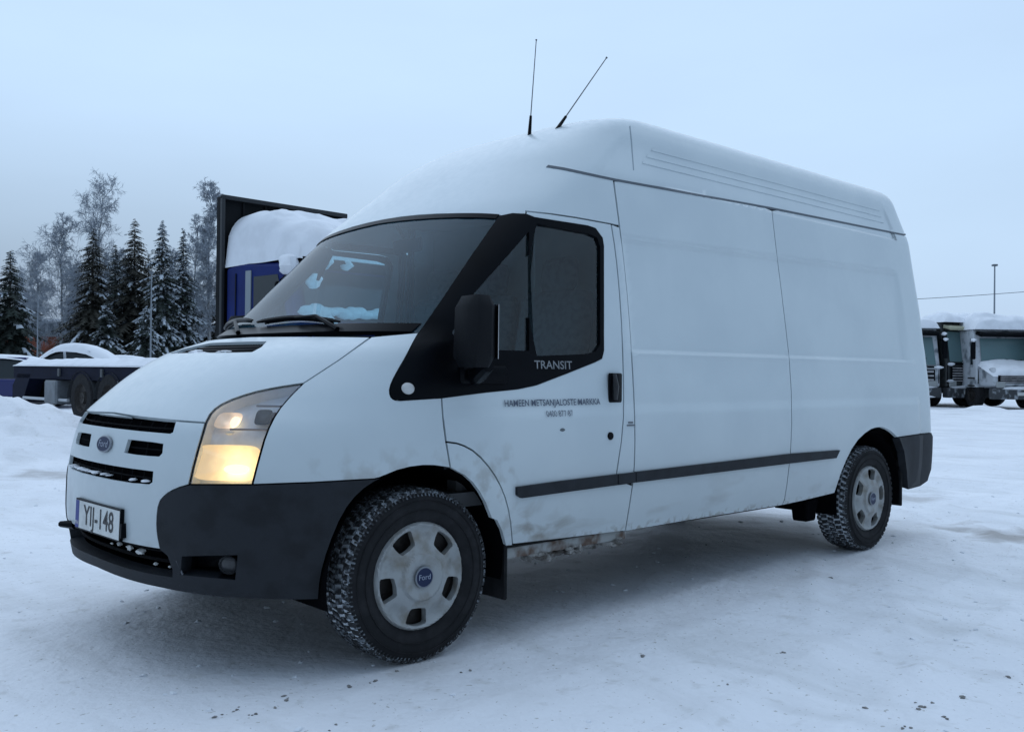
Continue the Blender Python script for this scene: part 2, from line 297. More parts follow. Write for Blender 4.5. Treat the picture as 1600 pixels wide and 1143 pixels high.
# outlines of the panels on that surface (s, v)
D = {
 'headlamp': [(0.3842,0.7355),(0.3855,0.7563),(0.3865,0.7771),(0.3872,0.7978),(0.3884,0.8209),(0.3893,0.8439),(0.3898,0.867),(0.3902,0.8854),(0.39,0.9038),(0.3892,0.9222),(0.3871,0.9406),(0.3832,0.9588),(0.3814,0.9697),(0.3789,0.9805),(0.3758,0.9914),(0.3754,1.001),(0.375,1.0106),(0.3777,1.019),(0.3805,1.0273),(0.3848,1.033),(0.3892,1.0387),(0.3936,1.0443),(0.3987,1.0487),(0.4038,1.053),(0.4089,1.0573),(0.4139,1.0616),(0.421,1.0662),(0.4281,1.0708),(0.4352,1.0754),(0.4427,1.0787),(0.4501,1.0821),(0.4576,1.0855),(0.4659,1.0886),(0.4742,1.0917),(0.4824,1.0948),(0.4893,1.0969),(0.4962,1.099),(0.503,1.1011),(0.5099,1.1032),(0.5168,1.1052),(0.5236,1.1073),(0.5235,1.0943),(0.5232,1.0857),(0.5228,1.0771),(0.5223,1.0685),(0.5221,1.0595),(0.5219,1.0505),(0.5217,1.0415),(0.5219,1.0321),(0.522,1.0228),(0.5222,1.0134),(0.5237,1.0027),(0.525,0.9919),(0.526,0.9813),(0.5277,0.9691),(0.5287,0.957),(0.5291,0.9449),(0.5296,0.9308),(0.5296,0.9168),(0.5291,0.9027),(0.5291,0.8908),(0.529,0.8788),(0.5286,0.8669),(0.5282,0.8549),(0.5276,0.8396),(0.5269,0.8242),(0.5261,0.8089),(0.5253,0.7942),(0.5245,0.7795),(0.5236,0.7647),(0.5228,0.7537),(0.5219,0.7426),(0.51,0.7424),(0.4982,0.7422),(0.4862,0.7418),(0.4742,0.7414),(0.4621,0.7409),(0.4497,0.7402),(0.4372,0.7395),(0.4245,0.7387),(0.4114,0.7377),(0.398,0.7367)],
 'hood': [(0,0.974),(0.0383,0.9725),(0.0766,0.971),(0.115,0.9694),(0.1533,0.9679),(0.1916,0.9664),(0.2299,0.9649),(0.2682,0.9634),(0.3066,0.9618),(0.3449,0.9603),(0.3832,0.9588),(0.3814,0.9697),(0.3789,0.9805),(0.3758,0.9914),(0.3754,1.001),(0.375,1.0106),(0.3777,1.019),(0.3805,1.0273),(0.3848,1.033),(0.3892,1.0387),(0.3936,1.0443),(0.3987,1.0487),(0.4038,1.053),(0.4089,1.0573),(0.4139,1.0616),(0.421,1.0662),(0.4281,1.0708),(0.4352,1.0754),(0.4427,1.0787),(0.4501,1.0821),(0.4576,1.0855),(0.4659,1.0886),(0.4742,1.0917),(0.4824,1.0948),(0.4893,1.0969),(0.4962,1.099),(0.503,1.1011),(0.5099,1.1032),(0.5168,1.1052),(0.5236,1.1073),(0.5275,1.1201),(0.531,1.1329),(0.5341,1.1459),(0.5368,1.1589),(0.539,1.172),(0.5407,1.1852),(0.5417,1.1985),(0.5406,1.2118),(0.538,1.2251),(0.5332,1.2387),(0.5257,1.2525),(0.5156,1.2665),(0.5043,1.2809),(0.4938,1.2954),(0.4526,1.2963),(0.4115,1.2972),(0.3704,1.2981),(0.3292,1.2989),(0.2881,1.2998),(0.2469,1.3007),(0.2058,1.3016),(0.1646,1.3025),(0.1235,1.3034),(0.0823,1.3042),(0.0412,1.3051),(0,1.306),(-0.0412,1.3051),(-0.0823,1.3042),(-0.1235,1.3034),(-0.1646,1.3025),(-0.2058,1.3016),(-0.2469,1.3007),(-0.2881,1.2998),(-0.3292,1.2989),(-0.3704,1.2981),(-0.4115,1.2972),(-0.4526,1.2963),(-0.4938,1.2954),(-0.5043,1.2809),(-0.5156,1.2665),(-0.5257,1.2525),(-0.5332,1.2387),(-0.538,1.2251),(-0.5406,1.2118),(-0.5417,1.1985),(-0.5407,1.1852),(-0.539,1.172),(-0.5368,1.1589),(-0.5341,1.1459),(-0.531,1.1329),(-0.5275,1.1201),(-0.5236,1.1073),(-0.5168,1.1052),(-0.5099,1.1032),(-0.503,1.1011),(-0.4962,1.099),(-0.4893,1.0969),(-0.4824,1.0948),(-0.4742,1.0917),(-0.4659,1.0886),(-0.4576,1.0855),(-0.4501,1.0821),(-0.4427,1.0787),(-0.4352,1.0754),(-0.4281,1.0708),(-0.421,1.0662),(-0.4139,1.0616),(-0.4089,1.0573),(-0.4038,1.053),(-0.3987,1.0487),(-0.3936,1.0443),(-0.3892,1.0387),(-0.3848,1.033),(-0.3805,1.0273),(-0.3777,1.019),(-0.375,1.0106),(-0.3754,1.001),(-0.3758,0.9914),(-0.3789,0.9805),(-0.3814,0.9697),(-0.3832,0.9588),(-0.3449,0.9603),(-0.3066,0.9618),(-0.2682,0.9634),(-0.2299,0.9649),(-0.1916,0.9664),(-0.1533,0.9679),(-0.115,0.9694),(-0.0766,0.971),(-0.0383,0.9725)],
 'vent': [(0,1.226),(0.1,1.226),(0.2,1.226),(0.262,1.228),(0.245,1.25),(0.18,1.278),(0.1,1.279),(0,1.279),(-0.1,1.279),(-0.18,1.278),(-0.245,1.25),(-0.262,1.228),(-0.2,1.226),(-0.1,1.226)],
 'front_panel': [(0,0.492),(0.0394,0.4917),(0.0788,0.4914),(0.1182,0.4911),(0.1575,0.4908),(0.1969,0.4905),(0.2363,0.4902),(0.2757,0.4899),(0.3151,0.4896),(0.3135,0.5038),(0.3116,0.5179),(0.3094,0.5319),(0.308,0.5453),(0.3064,0.5587),(0.3056,0.5716),(0.3047,0.5845),(0.3047,0.599),(0.3046,0.6135),(0.3054,0.6296),(0.3061,0.6456),(0.3089,0.6578),(0.3117,0.6699),(0.3213,0.6864),(0.3329,0.7007),(0.3397,0.7067),(0.3463,0.7127),(0.3537,0.7178),(0.3609,0.7229),(0.3688,0.7272),(0.3766,0.7314),(0.3842,0.7355),(0.3855,0.7563),(0.3865,0.7771),(0.3872,0.7978),(0.3884,0.8209),(0.3893,0.8439),(0.3898,0.867),(0.3902,0.8854),(0.39,0.9038),(0.3892,0.9222),(0.3871,0.9406),(0.3832,0.9588),(0.3449,0.9603),(0.3066,0.9618),(0.2682,0.9634),(0.2299,0.9649),(0.1916,0.9664),(0.1533,0.9679),(0.115,0.9694),(0.0766,0.971),(0.0383,0.9725),(0,0.974),(-0.0383,0.9725),(-0.0766,0.971),(-0.115,0.9694),(-0.1533,0.9679),(-0.1916,0.9664),(-0.2299,0.9649),(-0.2682,0.9634),(-0.3066,0.9618),(-0.3449,0.9603),(-0.3832,0.9588),(-0.3871,0.9406),(-0.3892,0.9222),(-0.39,0.9038),(-0.3902,0.8854),(-0.3898,0.867),(-0.3893,0.8439),(-0.3884,0.8209),(-0.3872,0.7978),(-0.3865,0.7771),(-0.3855,0.7563),(-0.3842,0.7355),(-0.3766,0.7314),(-0.3688,0.7272),(-0.3609,0.7229),(-0.3537,0.7178),(-0.3463,0.7127),(-0.3397,0.7067),(-0.3329,0.7007),(-0.3213,0.6864),(-0.3117,0.6699),(-0.3089,0.6578),(-0.3061,0.6456),(-0.3054,0.6296),(-0.3046,0.6135),(-0.3047,0.599),(-0.3047,0.5845),(-0.3056,0.5716),(-0.3064,0.5587),(-0.308,0.5453),(-0.3094,0.5319),(-0.3116,0.5179),(-0.3135,0.5038),(-0.3151,0.4896),(-0.2757,0.4899),(-0.2363,0.4902),(-0.1969,0.4905),(-0.1575,0.4908),(-0.1182,0.4911),(-0.0788,0.4914),(-0.0394,0.4917)],
 'slot_top': [(0,0.917),(0.1,0.917),(0.2,0.916),(0.305,0.914),(0.312,0.92),(0.303,0.962),(0.297,0.966),(0.2,0.966),(0.1,0.966),(0,0.966),(-0.1,0.966),(-0.2,0.966),(-0.297,0.966),(-0.303,0.962),(-0.312,0.92),(-0.305,0.914),(-0.2,0.916),(-0.1,0.917)],
 'slot_mid': [(0.15,0.83),(0.2,0.828),(0.25,0.828),(0.29,0.829),(0.298,0.842),(0.294,0.877),(0.25,0.881),(0.2,0.882),(0.155,0.882)],
 'slot_mid_left': [(-0.085,0.882),(-0.13,0.882),(-0.18,0.881),(-0.224,0.877),(-0.228,0.842),(-0.22,0.829),(-0.18,0.828),(-0.13,0.828),(-0.08,0.83)],
 'slot_low': [(0,0.72),(0.1,0.72),(0.2,0.721),(0.272,0.725),(0.282,0.734),(0.28,0.774),(0.2,0.775),(0.1,0.775),(0,0.775),(-0.1,0.775),(-0.2,0.775),(-0.28,0.774),(-0.282,0.734),(-0.272,0.725),(-0.2,0.721),(-0.1,0.72)],
 'bumper': [(0,0.352),(0.0375,0.3509),(0.075,0.3498),(0.1125,0.3486),(0.15,0.3475),(0.1875,0.3464),(0.225,0.3453),(0.2625,0.3441),(0.3,0.343),(0.3468,0.3391),(0.3936,0.3353),(0.4404,0.3314),(0.4872,0.3276),(0.534,0.3237),(0.5808,0.3198),(0.6276,0.316),(0.6744,0.3121),(0.675,0.334),(0.6754,0.3484),(0.6758,0.3628),(0.6763,0.3772),(0.6779,0.3933),(0.6795,0.4094),(0.6811,0.4255),(0.6839,0.4434),(0.6868,0.4612),(0.6896,0.479),(0.6927,0.4937),(0.6959,0.5084),(0.6991,0.5229),(0.7022,0.5375),(0.7064,0.5534),(0.7106,0.5692),(0.7148,0.5851),(0.719,0.6009),(0.7236,0.6134),(0.7282,0.6258),(0.7329,0.6382),(0.7376,0.6507),(0.7444,0.6627),(0.7514,0.6747),(0.7584,0.6867),(0.7667,0.6967),(0.7752,0.7066),(0.7837,0.7166),(0.7936,0.7244),(0.8036,0.7323),(0.8137,0.7402),(0.8291,0.752),(0.8135,0.7485),(0.7967,0.7487),(0.7804,0.7489),(0.7646,0.749),(0.7493,0.749),(0.7344,0.749),(0.7199,0.7489),(0.7058,0.7487),(0.692,0.7485),(0.6786,0.7482),(0.6655,0.7478),(0.6527,0.7474),(0.6399,0.7473),(0.6275,0.7472),(0.6152,0.747),(0.6031,0.7467),(0.5912,0.7463),(0.5794,0.7459),(0.5678,0.7454),(0.5562,0.7448),(0.5447,0.7441),(0.5333,0.7434),(0.5219,0.7426),(0.51,0.7424),(0.4982,0.7422),(0.4862,0.7418),(0.4742,0.7414),(0.4621,0.7409),(0.4497,0.7402),(0.4372,0.7395),(0.4245,0.7387),(0.4114,0.7377),(0.398,0.7367),(0.3842,0.7355),(0.3766,0.7314),(0.3688,0.7272),(0.3609,0.7229),(0.3537,0.7178),(0.3463,0.7127),(0.3397,0.7067),(0.3329,0.7007),(0.3213,0.6864),(0.3117,0.6699),(0.3089,0.6578),(0.3061,0.6456),(0.3054,0.6296),(0.3046,0.6135),(0.3047,0.599),(0.3047,0.5845),(0.3056,0.5716),(0.3064,0.5587),(0.308,0.5453),(0.3094,0.5319),(0.3116,0.5179),(0.3135,0.5038),(0.3151,0.4896),(0.335,0.47),(0.345,0.42),(0.343,0.392),(0.3049,0.3927),(0.2668,0.3933),(0.2287,0.394),(0.1906,0.3947),(0.1524,0.3953),(0.1143,0.396),(0.0762,0.3967),(0.0381,0.3973),(0,0.398),(-0.0381,0.3973),(-0.0762,0.3967),(-0.1143,0.396),(-0.1524,0.3953),(-0.1906,0.3947),(-0.2287,0.394),(-0.2668,0.3933),(-0.3049,0.3927),(-0.343,0.392),(-0.345,0.42),(-0.335,0.47),(-0.3151,0.4896),(-0.3135,0.5038),(-0.3116,0.5179),(-0.3094,0.5319),(-0.308,0.5453),(-0.3064,0.5587),(-0.3056,0.5716),(-0.3047,0.5845),(-0.3047,0.599),(-0.3046,0.6135),(-0.3054,0.6296),(-0.3061,0.6456),(-0.3089,0.6578),(-0.3117,0.6699),(-0.3213,0.6864),(-0.3329,0.7007),(-0.3397,0.7067),(-0.3463,0.7127),(-0.3537,0.7178),(-0.3609,0.7229),(-0.3688,0.7272),(-0.3766,0.7314),(-0.3842,0.7355),(-0.398,0.7367),(-0.4114,0.7377),(-0.4245,0.7387),(-0.4372,0.7395),(-0.4497,0.7402),(-0.4621,0.7409),(-0.4742,0.7414),(-0.4862,0.7418),(-0.4982,0.7422),(-0.51,0.7424),(-0.5219,0.7426),(-0.5333,0.7434),(-0.5447,0.7441),(-0.5562,0.7448),(-0.5678,0.7454),(-0.5794,0.7459),(-0.5912,0.7463),(-0.6031,0.7467),(-0.6152,0.747),(-0.6275,0.7472),(-0.6399,0.7473),(-0.6527,0.7474),(-0.6655,0.7478),(-0.6786,0.7482),(-0.692,0.7485),(-0.7058,0.7487),(-0.7199,0.7489),(-0.7344,0.749),(-0.7493,0.749),(-0.7646,0.749),(-0.7804,0.7489),(-0.7967,0.7487),(-0.8135,0.7485),(-0.8291,0.752),(-0.8137,0.7402),(-0.8036,0.7323),(-0.7936,0.7244),(-0.7837,0.7166),(-0.7752,0.7066),(-0.7667,0.6967),(-0.7584,0.6867),(-0.7514,0.6747),(-0.7444,0.6627),(-0.7376,0.6507),(-0.7329,0.6382),(-0.7282,0.6258),(-0.7236,0.6134),(-0.719,0.6009),(-0.7148,0.5851),(-0.7106,0.5692),(-0.7064,0.5534),(-0.7022,0.5375),(-0.6991,0.5229),(-0.6959,0.5084),(-0.6927,0.4937),(-0.6896,0.479),(-0.6868,0.4612),(-0.6839,0.4434),(-0.6811,0.4255),(-0.6795,0.4094),(-0.6779,0.3933),(-0.6763,0.3772),(-0.6758,0.3628),(-0.6754,0.3484),(-0.675,0.334),(-0.6744,0.3121),(-0.6276,0.316),(-0.5808,0.3198),(-0.534,0.3237),(-0.4872,0.3276),(-0.4404,0.3314),(-0.3936,0.3353),(-0.3468,0.3391),(-0.3,0.343),(-0.2625,0.3441),(-0.225,0.3453),(-0.1875,0.3464),(-0.15,0.3475),(-0.1125,0.3486),(-0.075,0.3498),(-0.0375,0.3509)],
 'fog_recess': [(0.3739,0.4748),(0.3879,0.4772),(0.4014,0.4794),(0.4145,0.4813),(0.4272,0.4831),(0.4397,0.4848),(0.4519,0.4862),(0.4639,0.4875),(0.4758,0.4887),(0.4875,0.4897),(0.4991,0.4905),(0.4973,0.4672),(0.4953,0.4438),(0.4933,0.4202),(0.4913,0.3966),(0.4784,0.3982),(0.4654,0.3996),(0.4522,0.4008),(0.4388,0.4018),(0.425,0.4025),(0.411,0.4031),(0.3965,0.4034),(0.3816,0.4035),(0.3661,0.4034)],
 'fender': [(0.5219,0.7426),(0.5228,0.7537),(0.5236,0.7647),(0.5245,0.7795),(0.5253,0.7942),(0.5261,0.8089),(0.5269,0.8242),(0.5276,0.8396),(0.5282,0.8549),(0.5286,0.8669),(0.529,0.8788),(0.5291,0.8908),(0.5291,0.9027),(0.5296,0.9168),(0.5296,0.9308),(0.5291,0.9449),(0.5287,0.957),(0.5277,0.9691),(0.526,0.9813),(0.525,0.9919),(0.5237,1.0027),(0.5222,1.0134),(0.522,1.0228),(0.5219,1.0321),(0.5217,1.0415),(0.5219,1.0505),(0.5221,1.0595),(0.5223,1.0685),(0.5228,1.0771),(0.5232,1.0857),(0.5235,1.0943),(0.5236,1.1073),(0.5275,1.1201),(0.531,1.1329),(0.5341,1.1459),(0.5368,1.1589),(0.539,1.172),(0.5407,1.1852),(0.5417,1.1985),(0.5406,1.2118),(0.538,1.2251),(0.5332,1.2387),(0.5257,1.2525),(0.5156,1.2665),(0.5043,1.2809),(0.4938,1.2954),(0.5072,1.298),(0.5209,1.3006),(0.5349,1.3032),(0.5494,1.3059),(0.5643,1.3086),(0.5797,1.3113),(0.5958,1.314),(0.6124,1.3168),(0.6217,1.3051),(0.6331,1.2934),(0.6459,1.2818),(0.6592,1.2703),(0.6721,1.2589),(0.6836,1.2476),(0.6931,1.2368),(0.7012,1.226),(0.7079,1.2153),(0.7137,1.2046),(0.7184,1.1943),(0.7227,1.1841),(0.7265,1.1739),(0.73,1.1637),(0.7339,1.1528),(0.7374,1.1418),(0.7406,1.131),(0.7448,1.1185),(0.7486,1.1061),(0.753,1.0959),(0.7572,1.0857),(0.7671,1.0696),(0.7767,1.0579),(0.7864,1.0505),(0.7961,1.0461),(0.8058,1.0448),(0.8107,1.0441),(0.7913,1.0468),(0.8107,1.0441),(0.8252,1.045),(0.8401,1.0459),(0.8554,1.0469),(0.8711,1.0478),(0.8872,1.0487),(0.9036,1.0496),(0.9205,1.0505),(0.9378,1.0514),(0.9554,1.0523),(0.9659,1.0336),(0.9763,1.015),(0.986,0.9965),(0.9948,0.978),(1.0016,0.9576),(1.0047,0.9371),(1.0075,0.9165),(1.01,0.8959),(1.0121,0.8754),(1.0142,0.8544),(1.0158,0.8336),(1.0172,0.8129),(1.0187,0.7921),(1.0206,0.771),(1.0144,0.7757),(1.0082,0.7803),(1.0021,0.7849),(0.9924,0.7859),(0.9784,0.7869),(0.9648,0.7877),(0.9506,0.7866),(0.9367,0.7854),(0.9229,0.7842),(0.91,0.781),(0.8971,0.7778),(0.8841,0.7747),(0.8719,0.7695),(0.8595,0.7645),(0.8472,0.7595),(0.8291,0.752),(0.8135,0.7485),(0.7967,0.7487),(0.7804,0.7489),(0.7646,0.749),(0.7493,0.749),(0.7344,0.749),(0.7199,0.7489),(0.7058,0.7487),(0.692,0.7485),(0.6786,0.7482),(0.6655,0.7478),(0.6527,0.7474),(0.6399,0.7473),(0.6275,0.7472),(0.6152,0.747),(0.6031,0.7467),(0.5912,0.7463),(0.5794,0.7459),(0.5678,0.7454),(0.5562,0.7448),(0.5447,0.7441),(0.5333,0.7434)],
 'window_surround': [(0.8107,1.0441),(0.8058,1.0448),(0.7961,1.0461),(0.7864,1.0505),(0.7767,1.0579),(0.7671,1.0696),(0.7572,1.0857),(0.753,1.0959),(0.7486,1.1061),(0.7448,1.1185),(0.7406,1.131),(0.7374,1.1418),(0.7339,1.1528),(0.73,1.1637),(0.7265,1.1739),(0.7227,1.1841),(0.7184,1.1943),(0.7137,1.2046),(0.7079,1.2153),(0.7012,1.226),(0.6931,1.2368),(0.6836,1.2476),(0.6721,1.2589),(0.6592,1.2703),(0.6459,1.2818),(0.6331,1.2934),(0.6217,1.3051),(0.6124,1.3168),(0.6048,1.334),(0.6005,1.3512),(0.5977,1.3685),(0.5957,1.3859),(0.594,1.4034),(0.5923,1.421),(0.5906,1.4387),(0.5892,1.4566),(0.5873,1.4758),(0.5857,1.4952),(0.5842,1.5147),(0.5828,1.5344),(0.5814,1.5542),(0.58,1.5742),(0.5786,1.5943),(0.5771,1.6146),(0.5757,1.6351),(0.5742,1.6557),(0.5734,1.6755),(0.5726,1.6955),(0.5718,1.7157),(0.571,1.736),(0.5702,1.7564),(0.5693,1.777),(0.5684,1.7978),(0.5677,1.8188),(0.5671,1.8399),(0.5666,1.8613),(0.5825,1.8657),(0.5988,1.8703),(0.6158,1.8751),(0.6395,1.8746),(0.6646,1.8744),(0.6914,1.8746),(0.7231,1.8681),(0.7574,1.862),(0.792,1.8609),(0.8294,1.8602),(0.8697,1.8599),(0.9126,1.8598),(0.9576,1.8599),(1.0007,1.86),(1.009,1.8602),(1.0175,1.8604),(1.026,1.8606),(1.0346,1.8608),(1.0433,1.861),(1.052,1.8612),(1.0605,1.858),(1.0689,1.8548),(1.0767,1.8407),(1.0843,1.8266),(1.0919,1.8125),(1.0971,1.7922),(1.1021,1.7719),(1.1059,1.7502),(1.1096,1.7285),(1.1132,1.7069),(1.1166,1.6853),(1.12,1.6637),(1.1234,1.6422),(1.1267,1.6208),(1.13,1.5994),(1.1334,1.578),(1.1368,1.5567),(1.1402,1.5354),(1.1435,1.5143),(1.1468,1.4933),(1.1499,1.4723),(1.1528,1.4513),(1.1556,1.4303),(1.158,1.4094),(1.16,1.3885),(1.1617,1.3676),(1.1633,1.3467),(1.1653,1.3259),(1.1682,1.3051),(1.1723,1.2844),(1.1771,1.2636),(1.1799,1.2452),(1.1823,1.2268),(1.1785,1.2188),(1.1747,1.2109),(1.1694,1.2027),(1.1642,1.1946),(1.159,1.1866),(1.1539,1.1786),(1.1488,1.1708),(1.1438,1.163),(1.1389,1.1552),(1.1336,1.1476),(1.1285,1.14),(1.1234,1.1324),(1.1183,1.125),(1.1133,1.1176),(1.1083,1.1103),(1.1033,1.103),(1.0975,1.0989),(1.0918,1.0947),(1.0861,1.0906),(1.0805,1.0866),(1.0745,1.0847),(1.0685,1.0829),(1.0626,1.081),(1.0567,1.0792),(1.0508,1.0774),(1.0451,1.0757),(1.0393,1.0739),(1.0339,1.0717),(1.0284,1.0694),(1.023,1.0672),(1.0177,1.065),(1.0124,1.0629),(1.0072,1.0607),(1.002,1.0586),(0.9893,1.0565),(0.9722,1.0544),(0.9554,1.0523),(0.9378,1.0514),(0.9205,1.0505),(0.9036,1.0496),(0.8872,1.0487),(0.8711,1.0478),(0.8554,1.0469),(0.8401,1.0459),(0.8252,1.045),(0.8107,1.0441),(0.7913,1.0468)],
 'quarter_glass': [(0.7847,1.791),(0.8098,1.7664),(0.8352,1.7421),(0.8608,1.7181),(0.8864,1.6942),(0.912,1.6704),(0.9374,1.6468),(0.9625,1.6232),(0.9875,1.5997),(1.0023,1.5762),(1.0068,1.5528),(1.0114,1.5295),(1.0158,1.5062),(1.0201,1.4829),(1.0242,1.4597),(1.028,1.4365),(1.0314,1.4133),(1.0344,1.3902),(1.0368,1.3671),(1.0392,1.3441),(1.0422,1.3211),(1.0465,1.2981),(1.0524,1.2752),(1.0588,1.2523),(1.0514,1.2522),(1.044,1.2521),(1.0367,1.252),(1.0295,1.2519),(1.0223,1.2518),(1.0152,1.2517),(1.0082,1.2516),(1.0012,1.2515),(0.9786,1.2514),(0.9532,1.2513),(0.9282,1.2512),(0.904,1.2511),(0.8805,1.2511),(0.8578,1.2511),(0.8161,1.273),(0.7735,1.295),(0.7358,1.3172),(0.7271,1.3368),(0.7224,1.3564),(0.7191,1.3761),(0.7161,1.3959),(0.7128,1.4159),(0.709,1.4361),(0.7052,1.4563),(0.7013,1.4767)],
 'door_glass': [(0.8027,1.8318),(0.8479,1.8303),(0.897,1.8292),(0.9491,1.8284),(1.0006,1.8277),(1.0103,1.827),(1.0201,1.8262),(1.03,1.8255),(1.04,1.8248),(1.0501,1.824),(1.0603,1.8233),(1.0704,1.8173),(1.0805,1.8112),(1.0878,1.7902),(1.0949,1.7691),(1.0995,1.7436),(1.1038,1.7181),(1.108,1.6927),(1.112,1.6673),(1.116,1.642),(1.12,1.6168),(1.124,1.5916),(1.128,1.5665),(1.1321,1.5415),(1.1361,1.5165),(1.14,1.4916),(1.1437,1.4667),(1.1471,1.4418),(1.1502,1.417),(1.1527,1.3922),(1.1548,1.3675),(1.1568,1.3428),(1.1595,1.3181),(1.1636,1.2935),(1.1635,1.2763),(1.1638,1.2593),(1.1578,1.2525),(1.1518,1.2459),(1.1439,1.2443),(1.136,1.2427),(1.1282,1.2411),(1.1206,1.2395),(1.113,1.238),(1.1054,1.2365),(1.098,1.235),(1.0907,1.2335),(1.0834,1.232),(1.0762,1.2306)],
 'cab_door': [(0.9554,1.0523),(0.9659,1.0336),(0.9763,1.015),(0.986,0.9965),(0.9948,0.978),(1.0016,0.9576),(1.0047,0.9371),(1.0075,0.9165),(1.01,0.8959),(1.0121,0.8754),(1.0165,0.8728),(1.0208,0.8701),(1.0252,0.8674),(1.03,0.8612),(1.0348,0.8548),(1.0401,0.8448),(1.0454,0.8348),(1.0509,0.8197),(1.0565,0.8045),(1.0603,0.7911),(1.0642,0.7775),(1.068,0.7639),(1.0712,0.7497),(1.0744,0.7355),(1.0774,0.7211),(1.0798,0.7062),(1.0822,0.6913),(1.0845,0.6762),(1.0863,0.6602),(1.0882,0.644),(1.0901,0.6278),(1.0915,0.6107),(1.093,0.5934),(1.0945,0.5761),(1.0955,0.5572),(1.0967,0.5381),(1.0981,0.5187),(1.0992,0.4975),(1.1007,0.4759),(1.1024,0.4539),(1.1039,0.4371),(1.1055,0.4202),(1.1143,0.4176),(1.1223,0.4159),(1.1301,0.4147),(1.1379,0.4135),(1.1458,0.4123),(1.1537,0.4111),(1.1618,0.4099),(1.17,0.4087),(1.1782,0.4074),(1.1866,0.4064),(1.1951,0.4054),(1.2036,0.4044),(1.2123,0.4034),(1.2211,0.4023),(1.23,0.4013),(1.239,0.4002),(1.2481,0.3991),(1.2573,0.398),(1.2667,0.3969),(1.2761,0.3958),(1.2763,0.3925),(1.2759,0.4349),(1.2757,0.463),(1.2758,0.4908),(1.2762,0.5184),(1.2768,0.5418),(1.2776,0.565),(1.2784,0.5883),(1.2795,0.6174),(1.2512,0.657),(1.2526,0.6862),(1.2539,0.7154),(1.2549,0.7446),(1.2557,0.7738),(1.2563,0.8031),(1.2568,0.8324),(1.2564,0.8604),(1.2558,0.8885),(1.2549,0.9167),(1.2537,0.9448),(1.2523,0.9713),(1.252,0.9976),(1.2504,1.0243),(1.2478,1.0513),(1.2446,1.0802),(1.2408,1.1092),(1.2363,1.1382),(1.2313,1.1673),(1.2256,1.1984),(1.2193,1.2295),(1.2121,1.2606),(1.205,1.2918),(1.2001,1.3202),(1.197,1.3485),(1.1945,1.3769),(1.1916,1.4054),(1.1883,1.4309),(1.1845,1.4564),(1.1804,1.482),(1.1761,1.5076),(1.1702,1.5404),(1.1642,1.5732),(1.1582,1.6061),(1.1523,1.6377),(1.1464,1.6693),(1.1403,1.701),(1.1345,1.7286),(1.1286,1.7564),(1.1224,1.7841),(1.1166,1.8078),(1.1105,1.8315),(1.1042,1.8552),(1.0942,1.8909),(1.0835,1.8911),(1.0729,1.8914),(1.0624,1.8916),(1.0521,1.8918),(1.0419,1.8921),(1.0317,1.8923),(1.0217,1.8926),(1.0118,1.892),(1.002,1.8915),(0.9575,1.8909),(0.9057,1.8905),(0.8568,1.8904),(0.815,1.8896),(0.7764,1.8892),(0.7409,1.8893),(0.7083,1.8899),(0.6781,1.8909),(0.6914,1.8746),(0.7231,1.8681),(0.7574,1.862),(0.792,1.8609),(0.8294,1.8602),(0.8697,1.8599),(0.9126,1.8598),(0.9576,1.8599),(1.0007,1.86),(1.009,1.8602),(1.0175,1.8604),(1.026,1.8606),(1.0346,1.8608),(1.0433,1.861),(1.052,1.8612),(1.0605,1.858),(1.0689,1.8548),(1.0767,1.8407),(1.0843,1.8266),(1.0919,1.8125),(1.0971,1.7922),(1.1021,1.7719),(1.1059,1.7502),(1.1096,1.7285),(1.1132,1.7069),(1.1166,1.6853),(1.12,1.6637),(1.1234,1.6422),(1.1267,1.6208),(1.13,1.5994),(1.1334,1.578),(1.1368,1.5567),(1.1402,1.5354),(1.1435,1.5143),(1.1468,1.4933),(1.1499,1.4723),(1.1528,1.4513),(1.1556,1.4303),(1.158,1.4094),(1.16,1.3885),(1.1617,1.3676),(1.1633,1.3467),(1.1653,1.3259),(1.1682,1.3051),(1.1723,1.2844),(1.1771,1.2636),(1.1799,1.2452),(1.1823,1.2268),(1.1785,1.2188),(1.1747,1.2109),(1.1694,1.2027),(1.1642,1.1946),(1.159,1.1866),(1.1539,1.1786),(1.1488,1.1708),(1.1438,1.163),(1.1389,1.1552),(1.1336,1.1476),(1.1285,1.14),(1.1234,1.1324),(1.1183,1.125),(1.1133,1.1176),(1.1083,1.1103),(1.1033,1.103),(1.0975,1.0989),(1.0918,1.0947),(1.0861,1.0906),(1.0805,1.0866),(1.0745,1.0847),(1.0685,1.0829),(1.0626,1.081),(1.0567,1.0792),(1.0508,1.0774),(1.0451,1.0757),(1.0393,1.0739),(1.0339,1.0717),(1.0284,1.0694),(1.023,1.0672),(1.0177,1.065),(1.0124,1.0629),(1.0072,1.0607),(1.002,1.0586),(0.9893,1.0565),(0.9722,1.0544)],
